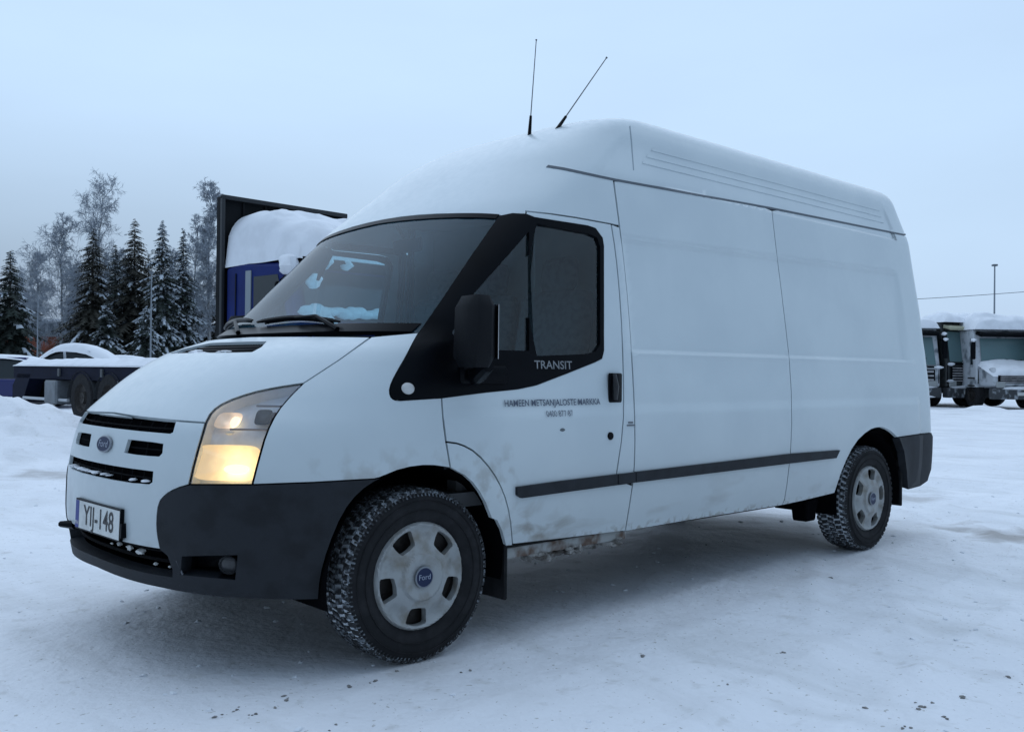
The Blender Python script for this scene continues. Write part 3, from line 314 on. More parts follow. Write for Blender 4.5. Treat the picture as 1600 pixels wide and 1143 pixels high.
 'arch_panel': [(1.0121,0.8754),(1.0142,0.8544),(1.0158,0.8336),(1.0172,0.8129),(1.0187,0.7921),(1.0206,0.771),(1.0263,0.7595),(1.0319,0.7478),(1.0375,0.7361),(1.0425,0.7205),(1.0473,0.7049),(1.0514,0.6853),(1.0556,0.6656),(1.0579,0.651),(1.0603,0.6363),(1.0627,0.6215),(1.0647,0.6052),(1.0668,0.5889),(1.0689,0.5725),(1.072,0.5477),(1.0787,0.5368),(1.0812,0.5203),(1.0839,0.5036),(1.0867,0.4867),(1.0894,0.4641),(1.0923,0.4411),(1.0953,0.4179),(1.1003,0.4164),(1.1059,0.4143),(1.1055,0.4202),(1.1039,0.4371),(1.1024,0.4539),(1.1007,0.4759),(1.0992,0.4975),(1.0981,0.5187),(1.0967,0.5381),(1.0955,0.5572),(1.0945,0.5761),(1.093,0.5934),(1.0915,0.6107),(1.0901,0.6278),(1.0882,0.644),(1.0863,0.6602),(1.0845,0.6762),(1.0822,0.6913),(1.0798,0.7062),(1.0774,0.7211),(1.0744,0.7355),(1.0712,0.7497),(1.068,0.7639),(1.0642,0.7775),(1.0603,0.7911),(1.0565,0.8045),(1.0509,0.8197),(1.0454,0.8348),(1.0401,0.8448),(1.0348,0.8548),(1.03,0.8612),(1.0252,0.8674),(1.0208,0.8701),(1.0165,0.8728)],
 'b_pillar': [(1.0942,1.8909),(1.1042,1.8552),(1.1105,1.8315),(1.1166,1.8078),(1.1224,1.7841),(1.1286,1.7564),(1.1345,1.7286),(1.1403,1.701),(1.1464,1.6693),(1.1523,1.6377),(1.1582,1.6061),(1.1642,1.5732),(1.1702,1.5404),(1.1761,1.5076),(1.1804,1.482),(1.1845,1.4564),(1.1883,1.4309),(1.1916,1.4054),(1.1945,1.3769),(1.197,1.3485),(1.2001,1.3202),(1.205,1.2918),(1.2121,1.2606),(1.2193,1.2295),(1.2256,1.1984),(1.2313,1.1673),(1.2363,1.1382),(1.2408,1.1092),(1.2446,1.0802),(1.2478,1.0513),(1.2504,1.0243),(1.252,0.9976),(1.2523,0.9713),(1.2537,0.9448),(1.2549,0.9167),(1.2558,0.8885),(1.2564,0.8604),(1.2568,0.8324),(1.2563,0.8031),(1.2557,0.7738),(1.2549,0.7446),(1.2539,0.7154),(1.2526,0.6862),(1.2512,0.657),(1.281,0.6735),(1.2814,0.7004),(1.2817,0.7273),(1.2814,0.7531),(1.2809,0.7789),(1.2803,0.8047),(1.2795,0.8305),(1.2782,0.8603),(1.2766,0.8901),(1.2746,0.9199),(1.2723,0.9497),(1.271,0.9763),(1.2703,1.0029),(1.2679,1.0299),(1.2649,1.057),(1.2617,1.0842),(1.2572,1.1142),(1.2522,1.1442),(1.2467,1.1743),(1.2409,1.2044),(1.2346,1.2346),(1.2272,1.262),(1.2241,1.29),(1.2191,1.3177),(1.2159,1.3454),(1.2134,1.3732),(1.2106,1.4009),(1.2067,1.4303),(1.2022,1.4596),(1.1973,1.489),(1.1921,1.5184),(1.1868,1.5478),(1.1806,1.5796),(1.1746,1.6113),(1.1686,1.6432),(1.1626,1.6751),(1.1576,1.7004),(1.1524,1.7257),(1.1472,1.751),(1.1417,1.7764),(1.1358,1.8014),(1.1289,1.8258),(1.1224,1.8506),(1.1143,1.8819)],
 'side_panel': [(1.0324,2.1133),(1.044,2.085),(1.0556,2.0569),(1.0667,2.0288),(1.0771,2.0007),(1.0868,1.9726),(1.0961,1.9445),(1.1056,1.9132),(1.1143,1.8819),(1.1224,1.8506),(1.1289,1.8258),(1.1358,1.8014),(1.1417,1.7764),(1.1472,1.751),(1.1524,1.7257),(1.1576,1.7004),(1.1626,1.6751),(1.1686,1.6432),(1.1746,1.6113),(1.1806,1.5796),(1.1868,1.5478),(1.1921,1.5184),(1.1973,1.489),(1.2022,1.4596),(1.2067,1.4303),(1.2106,1.4009),(1.2134,1.3732),(1.2159,1.3454),(1.2191,1.3177),(1.2241,1.29),(1.2272,1.262),(1.2346,1.2346),(1.2409,1.2044),(1.2467,1.1743),(1.2522,1.1442),(1.2572,1.1142),(1.2617,1.0842),(1.2649,1.057),(1.2679,1.0299),(1.2703,1.0029),(1.271,0.9763),(1.2723,0.9497),(1.2746,0.9199),(1.2766,0.8901),(1.2782,0.8603),(1.2795,0.8305),(1.2803,0.8047),(1.2809,0.7789),(1.2814,0.7531),(1.2817,0.7273),(1.2814,0.7004),(1.281,0.6735),(1.2806,0.6465),(1.2795,0.6174),(1.2784,0.5883),(1.2776,0.565),(1.2768,0.5418),(1.2762,0.5184),(1.2758,0.4908),(1.2757,0.463),(1.2759,0.4349),(1.2763,0.3925),(1.2887,0.393),(1.3012,0.3934),(1.3139,0.3938),(1.3269,0.3943),(1.34,0.3948),(1.3534,0.3952),(1.367,0.3957),(1.3809,0.3962),(1.395,0.3967),(1.4098,0.3967),(1.425,0.3967),(1.4404,0.3967),(1.4561,0.3966),(1.4721,0.3966),(1.4884,0.3966),(1.505,0.3966),(1.5219,0.3966),(1.5392,0.3965),(1.5568,0.3965),(1.5748,0.3965),(1.5931,0.3965),(1.5941,0.4066),(1.5962,0.4269),(1.5956,0.4587),(1.5954,0.4902),(1.5956,0.5214),(1.5962,0.5543),(1.5971,0.5871),(1.5981,0.6198),(1.5992,0.6525),(1.6005,0.6852),(1.601,0.7212),(1.6015,0.7571),(1.6019,0.793),(1.6021,0.8289),(1.6023,0.8649),(1.6014,0.8977),(1.6003,0.9306),(1.5996,0.9633),(1.6022,0.9955),(1.6026,1.0283),(1.6012,1.0614),(1.5991,1.0946),(1.5966,1.1279),(1.5938,1.1613),(1.5909,1.1947),(1.5877,1.2282),(1.5829,1.2616),(1.5855,1.2959),(1.5824,1.3298),(1.5806,1.3636),(1.5788,1.3975),(1.5764,1.4314),(1.5734,1.4653),(1.5699,1.5008),(1.5663,1.5363),(1.5626,1.5719),(1.5591,1.6075),(1.5558,1.6431),(1.5522,1.6812),(1.5486,1.7194),(1.5448,1.7576),(1.5407,1.7959),(1.5367,1.8324),(1.5282,1.8667),(1.521,1.9018),(1.5158,1.9382),(1.5104,1.9727),(1.5046,2.0072),(1.4983,2.0417),(1.4913,2.0763),(1.4845,2.1111),(1.4849,2.1506),(1.4561,2.162),(1.4307,2.1597),(1.4058,2.1576),(1.3815,2.1554),(1.3576,2.1533),(1.3343,2.1512),(1.3114,2.1492),(1.2885,2.1468),(1.2654,2.1438),(1.2426,2.1407),(1.2206,2.1379),(1.1997,2.1357),(1.1795,2.1339),(1.1598,2.1322),(1.1404,2.1305),(1.1214,2.1288),(1.1027,2.1271),(1.0844,2.1255),(1.0665,2.1239),(1.0488,2.1223)],
 'rear_panel': [(1.4849,2.1506),(1.4845,2.1111),(1.4913,2.0763),(1.4983,2.0417),(1.5046,2.0072),(1.5104,1.9727),(1.5158,1.9382),(1.521,1.9018),(1.5282,1.8667),(1.5367,1.8324),(1.5407,1.7959),(1.5448,1.7576),(1.5486,1.7194),(1.5522,1.6812),(1.5558,1.6431),(1.5591,1.6075),(1.5626,1.5719),(1.5663,1.5363),(1.5699,1.5008),(1.5734,1.4653),(1.5764,1.4314),(1.5788,1.3975),(1.5806,1.3636),(1.5824,1.3298),(1.5855,1.2959),(1.5829,1.2616),(1.5877,1.2282),(1.5909,1.1947),(1.5938,1.1613),(1.5966,1.1279),(1.5991,1.0946),(1.6012,1.0614),(1.6026,1.0283),(1.6022,0.9955),(1.5996,0.9633),(1.6003,0.9306),(1.6014,0.8977),(1.6023,0.8649),(1.6021,0.8289),(1.6019,0.793),(1.6015,0.7571),(1.601,0.7212),(1.6005,0.6852),(1.5992,0.6525),(1.5981,0.6198),(1.5971,0.5871),(1.5962,0.5543),(1.5956,0.5214),(1.5954,0.4902),(1.5956,0.4587),(1.5962,0.4269),(1.5941,0.4066),(1.5931,0.3965),(1.6103,0.3987),(1.6278,0.4008),(1.6458,0.403),(1.6619,0.4064),(1.6784,0.4097),(1.6951,0.4131),(1.7122,0.4166),(1.7286,0.4206),(1.7296,0.4419),(1.7308,0.463),(1.7321,0.484),(1.7338,0.5049),(1.7357,0.5257),(1.738,0.5463),(1.7409,0.5652),(1.7439,0.5842),(1.747,0.6032),(1.7501,0.6222),(1.755,0.6455),(1.76,0.6687),(1.7654,0.6921),(1.771,0.71),(1.777,0.7279),(1.7831,0.7459),(1.7928,0.7648),(1.8031,0.7838),(1.8127,0.7958),(1.8227,0.8078),(1.8319,0.8127),(1.8416,0.8176),(1.8599,0.815),(1.8774,0.7995),(1.8926,0.7788),(1.9051,0.7528),(1.9116,0.7396),(1.9303,0.741),(1.9475,0.7429),(1.9648,0.7449),(1.9824,0.7469),(2.0741,0.7468),(2.1952,0.7479),(2.3104,0.7489),(2.3569,0.7489),(2.4035,0.7489),(2.45,0.7489),(2.45,0.77),(2.45,0.8395),(2.45,0.909),(2.45,0.9785),(2.45,1.048),(2.45,1.1175),(2.45,1.187),(2.45,1.2565),(2.45,1.326),(2.45,1.3955),(2.45,1.465),(2.45,1.5345),(2.45,1.604),(2.45,1.6735),(2.45,1.743),(2.45,1.8125),(2.45,1.882),(2.45,1.9515),(2.45,2.021),(2.45,2.0905),(2.45,2.16),(2.45,2.2),(2.3143,2.1941),(2.093,2.1914),(1.9864,2.1937),(1.949,2.1915),(1.9124,2.1894),(1.8768,2.1873),(1.8419,2.1853),(1.8079,2.1833),(1.7746,2.1813),(1.7422,2.1794),(1.7105,2.1775),(1.6796,2.1756),(1.6494,2.1739),(1.6199,2.1721),(1.591,2.1705),(1.5629,2.1688),(1.5354,2.1673),(1.5085,2.1658)],
 'rear_bumper': [(1.9116,0.7396),(1.9166,0.7066),(1.9224,0.6733),(1.9291,0.6395),(1.9309,0.606),(1.9333,0.5723),(1.9365,0.5381),(1.942,0.5028),(1.9477,0.4682),(1.954,0.433),(1.9599,0.3977),(1.9659,0.3624),(2.1,0.37),(2.3,0.4),(2.45,0.42),(2.7,0.43),(2.995,0.43),(2.995,0.74),(2.7,0.745),(2.45,0.7489),(2.3104,0.7489),(2.1952,0.7479),(2.0741,0.7468),(1.9824,0.7469),(1.9648,0.7449),(1.9475,0.7429),(1.9303,0.741)],
 'rear_door': [(2.46,0.77),(2.5492,0.77),(2.6383,0.77),(2.7275,0.77),(2.8167,0.77),(2.9058,0.77),(2.995,0.77),(2.995,0.8714),(2.995,0.9729),(2.995,1.0743),(2.995,1.1757),(2.995,1.2771),(2.995,1.3786),(2.995,1.48),(2.995,1.5814),(2.995,1.6829),(2.995,1.7843),(2.995,1.8857),(2.995,1.9871),(2.995,2.0886),(2.995,2.19),(2.9058,2.19),(2.8167,2.19),(2.7275,2.19),(2.6383,2.19),(2.5492,2.19),(2.46,2.19),(2.46,2.0886),(2.46,1.9871),(2.46,1.8857),(2.46,1.7843),(2.46,1.6829),(2.46,1.5814),(2.46,1.48),(2.46,1.3786),(2.46,1.2771),(2.46,1.1757),(2.46,1.0743),(2.46,0.9729),(2.46,0.8714)],
 'windscreen': [(0,1.322),(0.07,1.322),(0.14,1.322),(0.21,1.322),(0.28,1.322),(0.35,1.322),(0.42,1.322),(0.49,1.322),(0.56,1.322),(0.6124,1.3168),(0.6048,1.334),(0.6005,1.3512),(0.5977,1.3685),(0.5957,1.3859),(0.594,1.4034),(0.5923,1.421),(0.5906,1.4387),(0.5892,1.4566),(0.5873,1.4758),(0.5857,1.4952),(0.5842,1.5147),(0.5828,1.5344),(0.5814,1.5542),(0.58,1.5742),(0.5786,1.5943),(0.5771,1.6146),(0.5757,1.6351),(0.5742,1.6557),(0.5734,1.6755),(0.5726,1.6955),(0.5718,1.7157),(0.571,1.736),(0.5702,1.7564),(0.5693,1.777),(0.5684,1.7978),(0.5677,1.8188),(0.5671,1.8399),(0.5666,1.8613),(0.5666,1.8653),(0.5,1.874),(0.4,1.886),(0.3,1.898),(0.2,1.908),(0.1,1.914),(0,1.916),(-0.1,1.914),(-0.2,1.908),(-0.3,1.898),(-0.4,1.886),(-0.5,1.874),(-0.5666,1.8653),(-0.5666,1.8613),(-0.5671,1.8399),(-0.5677,1.8188),(-0.5684,1.7978),(-0.5693,1.777),(-0.5702,1.7564),(-0.571,1.736),(-0.5718,1.7157),(-0.5726,1.6955),(-0.5734,1.6755),(-0.5742,1.6557),(-0.5757,1.6351),(-0.5771,1.6146),(-0.5786,1.5943),(-0.58,1.5742),(-0.5814,1.5542),(-0.5828,1.5344),(-0.5842,1.5147),(-0.5857,1.4952),(-0.5873,1.4758),(-0.5892,1.4566),(-0.5906,1.4387),(-0.5923,1.421),(-0.594,1.4034),(-0.5957,1.3859),(-0.5977,1.3685),(-0.6005,1.3512),(-0.6048,1.334),(-0.6124,1.3168),(-0.56,1.322),(-0.49,1.322),(-0.42,1.322),(-0.35,1.322),(-0.28,1.322),(-0.21,1.322),(-0.14,1.322),(-0.07,1.322)],
 'roof': [(-2.995,2.205),(-2.7,2.205),(-2.45,2.205),(-2.3143,2.1941),(-2.093,2.1914),(-1.9864,2.1937),(-1.949,2.1915),(-1.9124,2.1894),(-1.8768,2.1873),(-1.8419,2.1853),(-1.8079,2.1833),(-1.7746,2.1813),(-1.7422,2.1794),(-1.7105,2.1775),(-1.6796,2.1756),(-1.6494,2.1739),(-1.6199,2.1721),(-1.591,2.1705),(-1.5629,2.1688),(-1.5354,2.1673),(-1.5085,2.1658),(-1.4822,2.1643),(-1.4561,2.162),(-1.4307,2.1597),(-1.4058,2.1576),(-1.3815,2.1554),(-1.3576,2.1533),(-1.3343,2.1512),(-1.3114,2.1492),(-1.2885,2.1468),(-1.2654,2.1438),(-1.2426,2.1407),(-1.2206,2.1379),(-1.1997,2.1357),(-1.1795,2.1339),(-1.1598,2.1322),(-1.1404,2.1305),(-1.1214,2.1288),(-1.1027,2.1271),(-1.0844,2.1255),(-1.0665,2.1239),(-1.0488,2.1223),(-1.0324,2.1133),(-1.044,2.085),(-1.0556,2.0569),(-1.0667,2.0288),(-1.0771,2.0007),(-1.0868,1.9726),(-1.0961,1.9445),(-1.1056,1.9132),(-1.1126,1.8883),(-1.0942,1.8909),(-1.0835,1.8911),(-1.0729,1.8914),(-1.0624,1.8916),(-1.0521,1.8918),(-1.0419,1.8921),(-1.0317,1.8923),(-1.0217,1.8926),(-1.0118,1.892),(-1.002,1.8915),(-0.9575,1.8909),(-0.9057,1.8905),(-0.8568,1.8904),(-0.815,1.8896),(-0.7764,1.8892),(-0.7409,1.8893),(-0.7083,1.8899),(-0.6781,1.8909),(-0.6914,1.8746),(-0.6646,1.8744),(-0.6395,1.8746),(-0.6158,1.8751),(-0.5988,1.8703),(-0.5825,1.8657),(-0.5666,1.8613),(-0.5666,1.8653),(-0.5,1.874),(-0.4,1.886),(-0.3,1.898),(-0.2,1.908),(-0.1,1.914),(0,1.916),(0.1,1.914),(0.2,1.908),(0.3,1.898),(0.4,1.886),(0.5,1.874),(0.5666,1.8653),(0.5666,1.8613),(0.5825,1.8657),(0.5988,1.8703),(0.6158,1.8751),(0.6395,1.8746),(0.6646,1.8744),(0.6914,1.8746),(0.6781,1.8909),(0.7083,1.8899),(0.7409,1.8893),(0.7764,1.8892),(0.815,1.8896),(0.8568,1.8904),(0.9057,1.8905),(0.9575,1.8909),(1.002,1.8915),(1.0118,1.892),(1.0217,1.8926),(1.0317,1.8923),(1.0419,1.8921),(1.0521,1.8918),(1.0624,1.8916),(1.0729,1.8914),(1.0835,1.8911),(1.0942,1.8909),(1.1126,1.8883),(1.1056,1.9132),(1.0961,1.9445),(1.0868,1.9726),(1.0771,2.0007),(1.0667,2.0288),(1.0556,2.0569),(1.044,2.085),(1.0324,2.1133),(1.0488,2.1223),(1.0665,2.1239),(1.0844,2.1255),(1.1027,2.1271),(1.1214,2.1288),(1.1404,2.1305),(1.1598,2.1322),(1.1795,2.1339),(1.1997,2.1357),(1.2206,2.1379),(1.2426,2.1407),(1.2654,2.1438),(1.2885,2.1468),(1.3114,2.1492),(1.3343,2.1512),(1.3576,2.1533),(1.3815,2.1554),(1.4058,2.1576),(1.4307,2.1597),(1.4561,2.162),(1.4822,2.1643),(1.5085,2.1658),(1.5354,2.1673),(1.5629,2.1688),(1.591,2.1705),(1.6199,2.1721),(1.6494,2.1739),(1.6796,2.1756),(1.7105,2.1775),(1.7422,2.1794),(1.7746,2.1813),(1.8079,2.1833),(1.8419,2.1853),(1.8768,2.1873),(1.9124,2.1894),(1.949,2.1915),(1.9864,2.1937),(2.093,2.1914),(2.3143,2.1941),(2.45,2.205),(2.7,2.205),(2.995,2.205),(2.995,2.2835),(2.995,2.362),(2.995,2.4405),(2.995,2.519),(2.995,2.5975),(2.995,2.676),(2.995,2.7545),(2.995,2.833),(2.995,2.9115),(2.995,2.99),(2.99,2.995),(2.889,2.995),(2.787,2.995),(2.686,2.995),(2.585,2.995),(2.483,2.995),(2.382,2.995),(2.281,2.995),(2.179,2.995),(2.078,2.995),(1.976,2.995),(1.875,2.995),(1.774,2.995),(1.672,2.995),(1.571,2.995),(1.47,2.995),(1.368,2.995),(1.267,2.995),(1.166,2.995),(1.064,2.995),(0.963,2.995),(0.862,2.995),(0.76,2.995),(0.659,2.995),(0.557,2.995),(0.456,2.995),(0.355,2.995),(0.253,2.995),(0.152,2.995),(0.051,2.995),(-0.051,2.995),(-0.152,2.995),(-0.253,2.995),(-0.355,2.995),(-0.456,2.995),(-0.557,2.995),(-0.659,2.995),(-0.76,2.995),(-0.862,2.995),(-0.963,2.995),(-1.064,2.995),(-1.166,2.995),(-1.267,2.995),(-1.368,2.995),(-1.47,2.995),(-1.571,2.995),(-1.672,2.995),(-1.774,2.995),(-1.875,2.995),(-1.976,2.995),(-2.078,2.995),(-2.179,2.995),(-2.281,2.995),(-2.382,2.995),(-2.483,2.995),(-2.585,2.995),(-2.686,2.995),(-2.787,2.995),(-2.889,2.995),(-2.99,2.995),(-2.995,2.99),(-2.995,2.9115),(-2.995,2.833),(-2.995,2.7545),(-2.995,2.676),(-2.995,2.5975),(-2.995,2.519),(-2.995,2.4405),(-2.995,2.362),(-2.995,2.2835)],
 'gutter': [(0.5749,2.1485),(0.6197,2.141),(0.668,2.135),(0.7183,2.1288),(0.7746,2.1242),(0.8382,2.1214),(0.9098,2.1202),(0.9884,2.1202),(1.0144,2.1205),(1.0315,2.1208),(1.0488,2.1223),(1.0665,2.1239),(1.0844,2.1255),(1.1027,2.1271),(1.1214,2.1288),(1.1404,2.1305),(1.1598,2.1322),(1.1795,2.1339),(1.1997,2.1357),(1.2206,2.1379),(1.2426,2.1407),(1.2654,2.1438),(1.2885,2.1468),(1.3114,2.1492),(1.3343,2.1512),(1.3576,2.1533),(1.3815,2.1554),(1.4058,2.1576),(1.4307,2.1597),(1.4561,2.162),(1.4822,2.1643),(1.5085,2.1658),(1.5354,2.1673),(1.5629,2.1688),(1.591,2.1705),(1.6199,2.1721),(1.6494,2.1739),(1.6796,2.1756),(1.7105,2.1775),(1.7422,2.1794),(1.7746,2.1813),(1.8079,2.1833),(1.8419,2.1853),(1.8768,2.1873),(1.9124,2.1894),(1.949,2.1915),(1.9864,2.1937),(2.093,2.1914),(2.3143,2.1941),(2.4,2.205)],
 'moulding_door': [(1.1043,0.6691),(1.1154,0.6704),(1.1266,0.6718),(1.138,0.6731),(1.1496,0.6745),(1.1614,0.6759),(1.172,0.6766),(1.1828,0.6772),(1.1937,0.6779),(1.2048,0.6786),(1.2161,0.6792),(1.2276,0.6799),(1.2392,0.6806),(1.251,0.6814),(1.2516,0.6295),(1.2397,0.6287),(1.2281,0.6278),(1.2166,0.627),(1.2053,0.6261),(1.1942,0.6253),(1.1833,0.6245),(1.1725,0.6237),(1.1619,0.6229),(1.1514,0.622),(1.141,0.6212),(1.1308,0.6204),(1.1207,0.6196),(1.1107,0.6188),(1.1045,0.6335)],
 'moulding_mid': [(1.2521,0.6811),(1.2615,0.6814),(1.271,0.6817),(1.2807,0.6821),(1.2812,0.6323),(1.2715,0.6313),(1.262,0.6302),(1.2526,0.6292)],
 'moulding_panel': [(1.2817,0.6833),(1.2965,0.6841),(1.3116,0.6849),(1.327,0.6857),(1.3426,0.6865),(1.3586,0.6874),(1.375,0.6882),(1.3916,0.6891),(1.4086,0.69),(1.426,0.6909),(1.4438,0.6919),(1.4619,0.6928),(1.4804,0.6938),(1.4993,0.6948),(1.5187,0.6958),(1.5385,0.6969),(1.5587,0.6979),(1.5794,0.699),(1.6006,0.7001),(1.6247,0.6989),(1.6496,0.6976),(1.6751,0.6962),(1.7015,0.6948),(1.7286,0.6933),(1.7182,0.6457),(1.6935,0.6453),(1.6695,0.6449),(1.6461,0.6446),(1.6234,0.6442),(1.6012,0.6438),(1.58,0.643),(1.5593,0.6422),(1.539,0.6415),(1.5193,0.6407),(1.4999,0.64),(1.481,0.6393),(1.4624,0.6386),(1.4443,0.638),(1.4266,0.6373),(1.4092,0.6367),(1.3922,0.6361),(1.3755,0.6354),(1.3592,0.6348),(1.3432,0.6342),(1.3275,0.6337),(1.3121,0.6331),(1.297,0.6325),(1.2822,0.632)],
 'cap_seam': [(1.0634,2.2022),(1.0579,2.2259),(1.0519,2.2497),(1.045,2.2736),(1.0374,2.2974),(1.0294,2.3201),(1.0206,2.3422),(1.0113,2.3639),(1.0018,2.3858),(0.9611,2.4072),(0.9114,2.4299),(0.8567,2.454)],
 'L2': [(1.0324,2.1133),(1.044,2.085),(1.0556,2.0569),(1.0667,2.0288),(1.0771,2.0007),(1.0868,1.9726),(1.0961,1.9445),(1.1056,1.9132),(1.1143,1.8819),(1.1224,1.8506),(1.1289,1.8258),(1.1358,1.8014),(1.1417,1.7764),(1.1472,1.751),(1.1524,1.7257),(1.1576,1.7004),(1.1626,1.6751),(1.1686,1.6432),(1.1746,1.6113),(1.1806,1.5796),(1.1868,1.5478),(1.1921,1.5184),(1.1973,1.489),(1.2022,1.4596),(1.2067,1.4303),(1.2106,1.4009),(1.2134,1.3732),(1.2159,1.3454),(1.2191,1.3177),(1.2241,1.29),(1.2272,1.262),(1.2346,1.2346),(1.2409,1.2044),(1.2467,1.1743),(1.2522,1.1442),(1.2572,1.1142),(1.2617,1.0842),(1.2649,1.057),(1.2679,1.0299),(1.2703,1.0029),(1.271,0.9763),(1.2723,0.9497),(1.2746,0.9199),(1.2766,0.8901),(1.2782,0.8603),(1.2795,0.8305),(1.2803,0.8047),(1.2809,0.7789),(1.2814,0.7531),(1.2817,0.7273),(1.2814,0.7004),(1.281,0.6735),(1.2806,0.6465),(1.2795,0.6174),(1.2784,0.5883),(1.2776,0.565),(1.2768,0.5418),(1.2762,0.5184),(1.2758,0.4908),(1.2757,0.463),(1.2759,0.4349),(1.2763,0.3925)],
 'L3': [(1.4849,2.1506),(1.4845,2.1111),(1.4913,2.0763),(1.4983,2.0417),(1.5046,2.0072),(1.5104,1.9727),(1.5158,1.9382),(1.521,1.9018),(1.5282,1.8667),(1.5367,1.8324),(1.5407,1.7959),(1.5448,1.7576),(1.5486,1.7194),(1.5522,1.6812),(1.5558,1.6431),(1.5591,1.6075),(1.5626,1.5719),(1.5663,1.5363),(1.5699,1.5008),(1.5734,1.4653),(1.5764,1.4314),(1.5788,1.3975),(1.5806,1.3636),(1.5824,1.3298),(1.5855,1.2959),(1.5829,1.2616),(1.5877,1.2282),(1.5909,1.1947),(1.5938,1.1613),(1.5966,1.1279),(1.5991,1.0946),(1.6012,1.0614),(1.6026,1.0283),(1.6022,0.9955),(1.5996,0.9633),(1.6003,0.9306),(1.6014,0.8977),(1.6023,0.8649),(1.6021,0.8289),(1.6019,0.793),(1.6015,0.7571),(1.601,0.7212),(1.6005,0.6852),(1.5992,0.6525),(1.5981,0.6198),(1.5971,0.5871),(1.5962,0.5543),(1.5956,0.5214),(1.5954,0.4902),(1.5956,0.4587),(1.5962,0.4269),(1.5941,0.4066),(1.5931,0.3965)],
 'L1': [(1.0942,1.8909),(1.1042,1.8552),(1.1105,1.8315),(1.1166,1.8078),(1.1224,1.7841),(1.1286,1.7564),(1.1345,1.7286),(1.1403,1.701),(1.1464,1.6693),(1.1523,1.6377),(1.1582,1.6061),(1.1642,1.5732),(1.1702,1.5404),(1.1761,1.5076),(1.1804,1.482),(1.1845,1.4564),(1.1883,1.4309),(1.1916,1.4054),(1.1945,1.3769),(1.197,1.3485),(1.2001,1.3202),(1.205,1.2918),(1.2121,1.2606),(1.2193,1.2295),(1.2256,1.1984),(1.2313,1.1673),(1.2363,1.1382),(1.2408,1.1092),(1.2446,1.0802),(1.2478,1.0513),(1.2504,1.0243),(1.252,0.9976),(1.2523,0.9713),(1.2537,0.9448),(1.2549,0.9167),(1.2558,0.8885),(1.2564,0.8604),(1.2568,0.8324),(1.2563,0.8031),(1.2557,0.7738),(1.2549,0.7446),(1.2539,0.7154),(1.2526,0.6862),(1.2512,0.657)],
 'doorF': [(0.9554,1.0523),(0.9659,1.0336),(0.9763,1.015),(0.986,0.9965),(0.9948,0.978),(1.0016,0.9576),(1.0047,0.9371),(1.0075,0.9165),(1.01,0.8959),(1.0121,0.8754),(1.0142,0.8544),(1.0158,0.8336),(1.0172,0.8129),(1.0187,0.7921),(1.0206,0.771)],
 'curve': [(1.0121,0.8754),(1.0165,0.8728),(1.0208,0.8701),(1.0252,0.8674),(1.03,0.8612),(1.0348,0.8548),(1.0401,0.8448),(1.0454,0.8348),(1.0509,0.8197),(1.0565,0.8045),(1.0603,0.7911),(1.0642,0.7775),(1.068,0.7639),(1.0712,0.7497),(1.0744,0.7355),(1.0774,0.7211),(1.0798,0.7062),(1.0822,0.6913),(1.0845,0.6762),(1.0863,0.6602),(1.0882,0.644),(1.0901,0.6278),(1.0915,0.6107),(1.093,0.5934),(1.0945,0.5761),(1.0955,0.5572),(1.0967,0.5381),(1.0981,0.5187),(1.0992,0.4975),(1.1007,0.4759),(1.1024,0.4539),(1.1039,0.4371),(1.1055,0.4202)],
 'hoodside': [(0.5236,1.1073),(0.5275,1.1201),(0.531,1.1329),(0.5341,1.1459),(0.5368,1.1589),(0.539,1.172),(0.5407,1.1852),(0.5417,1.1985),(0.5406,1.2118),(0.538,1.2251),(0.5332,1.2387),(0.5257,1.2525),(0.5156,1.2665),(0.5043,1.2809),(0.4938,1.2954)],
 'dtop': [(0.6781,1.8909),(0.7083,1.8899),(0.7409,1.8893),(0.7764,1.8892),(0.815,1.8896),(0.8568,1.8904),(0.9057,1.8905),(0.9575,1.8909),(1.002,1.8915),(1.0118,1.892),(1.0217,1.8926),(1.0317,1.8923),(1.0419,1.8921),(1.0521,1.8918),(1.0624,1.8916),(1.0729,1.8914),(1.0835,1.8911),(1.0942,1.8909)],
 'bmp_top': [(0.3842,0.7355),(0.398,0.7367),(0.4114,0.7377),(0.4245,0.7387),(0.4372,0.7395),(0.4497,0.7402),(0.4621,0.7409),(0.4742,0.7414),(0.4862,0.7418),(0.4982,0.7422),(0.51,0.7424),(0.5219,0.7426),(0.5333,0.7434),(0.5447,0.7441),(0.5562,0.7448),(0.5678,0.7454),(0.5794,0.7459),(0.5912,0.7463),(0.6031,0.7467),(0.6152,0.747),(0.6275,0.7472),(0.6399,0.7473),(0.6527,0.7474),(0.6655,0.7478),(0.6786,0.7482),(0.692,0.7485),(0.7058,0.7487),(0.7199,0.7489),(0.7344,0.749),(0.7493,0.749),(0.7646,0.749),(0.7804,0.7489),(0.7967,0.7487),(0.8135,0.7485),(0.8291,0.752)],
}

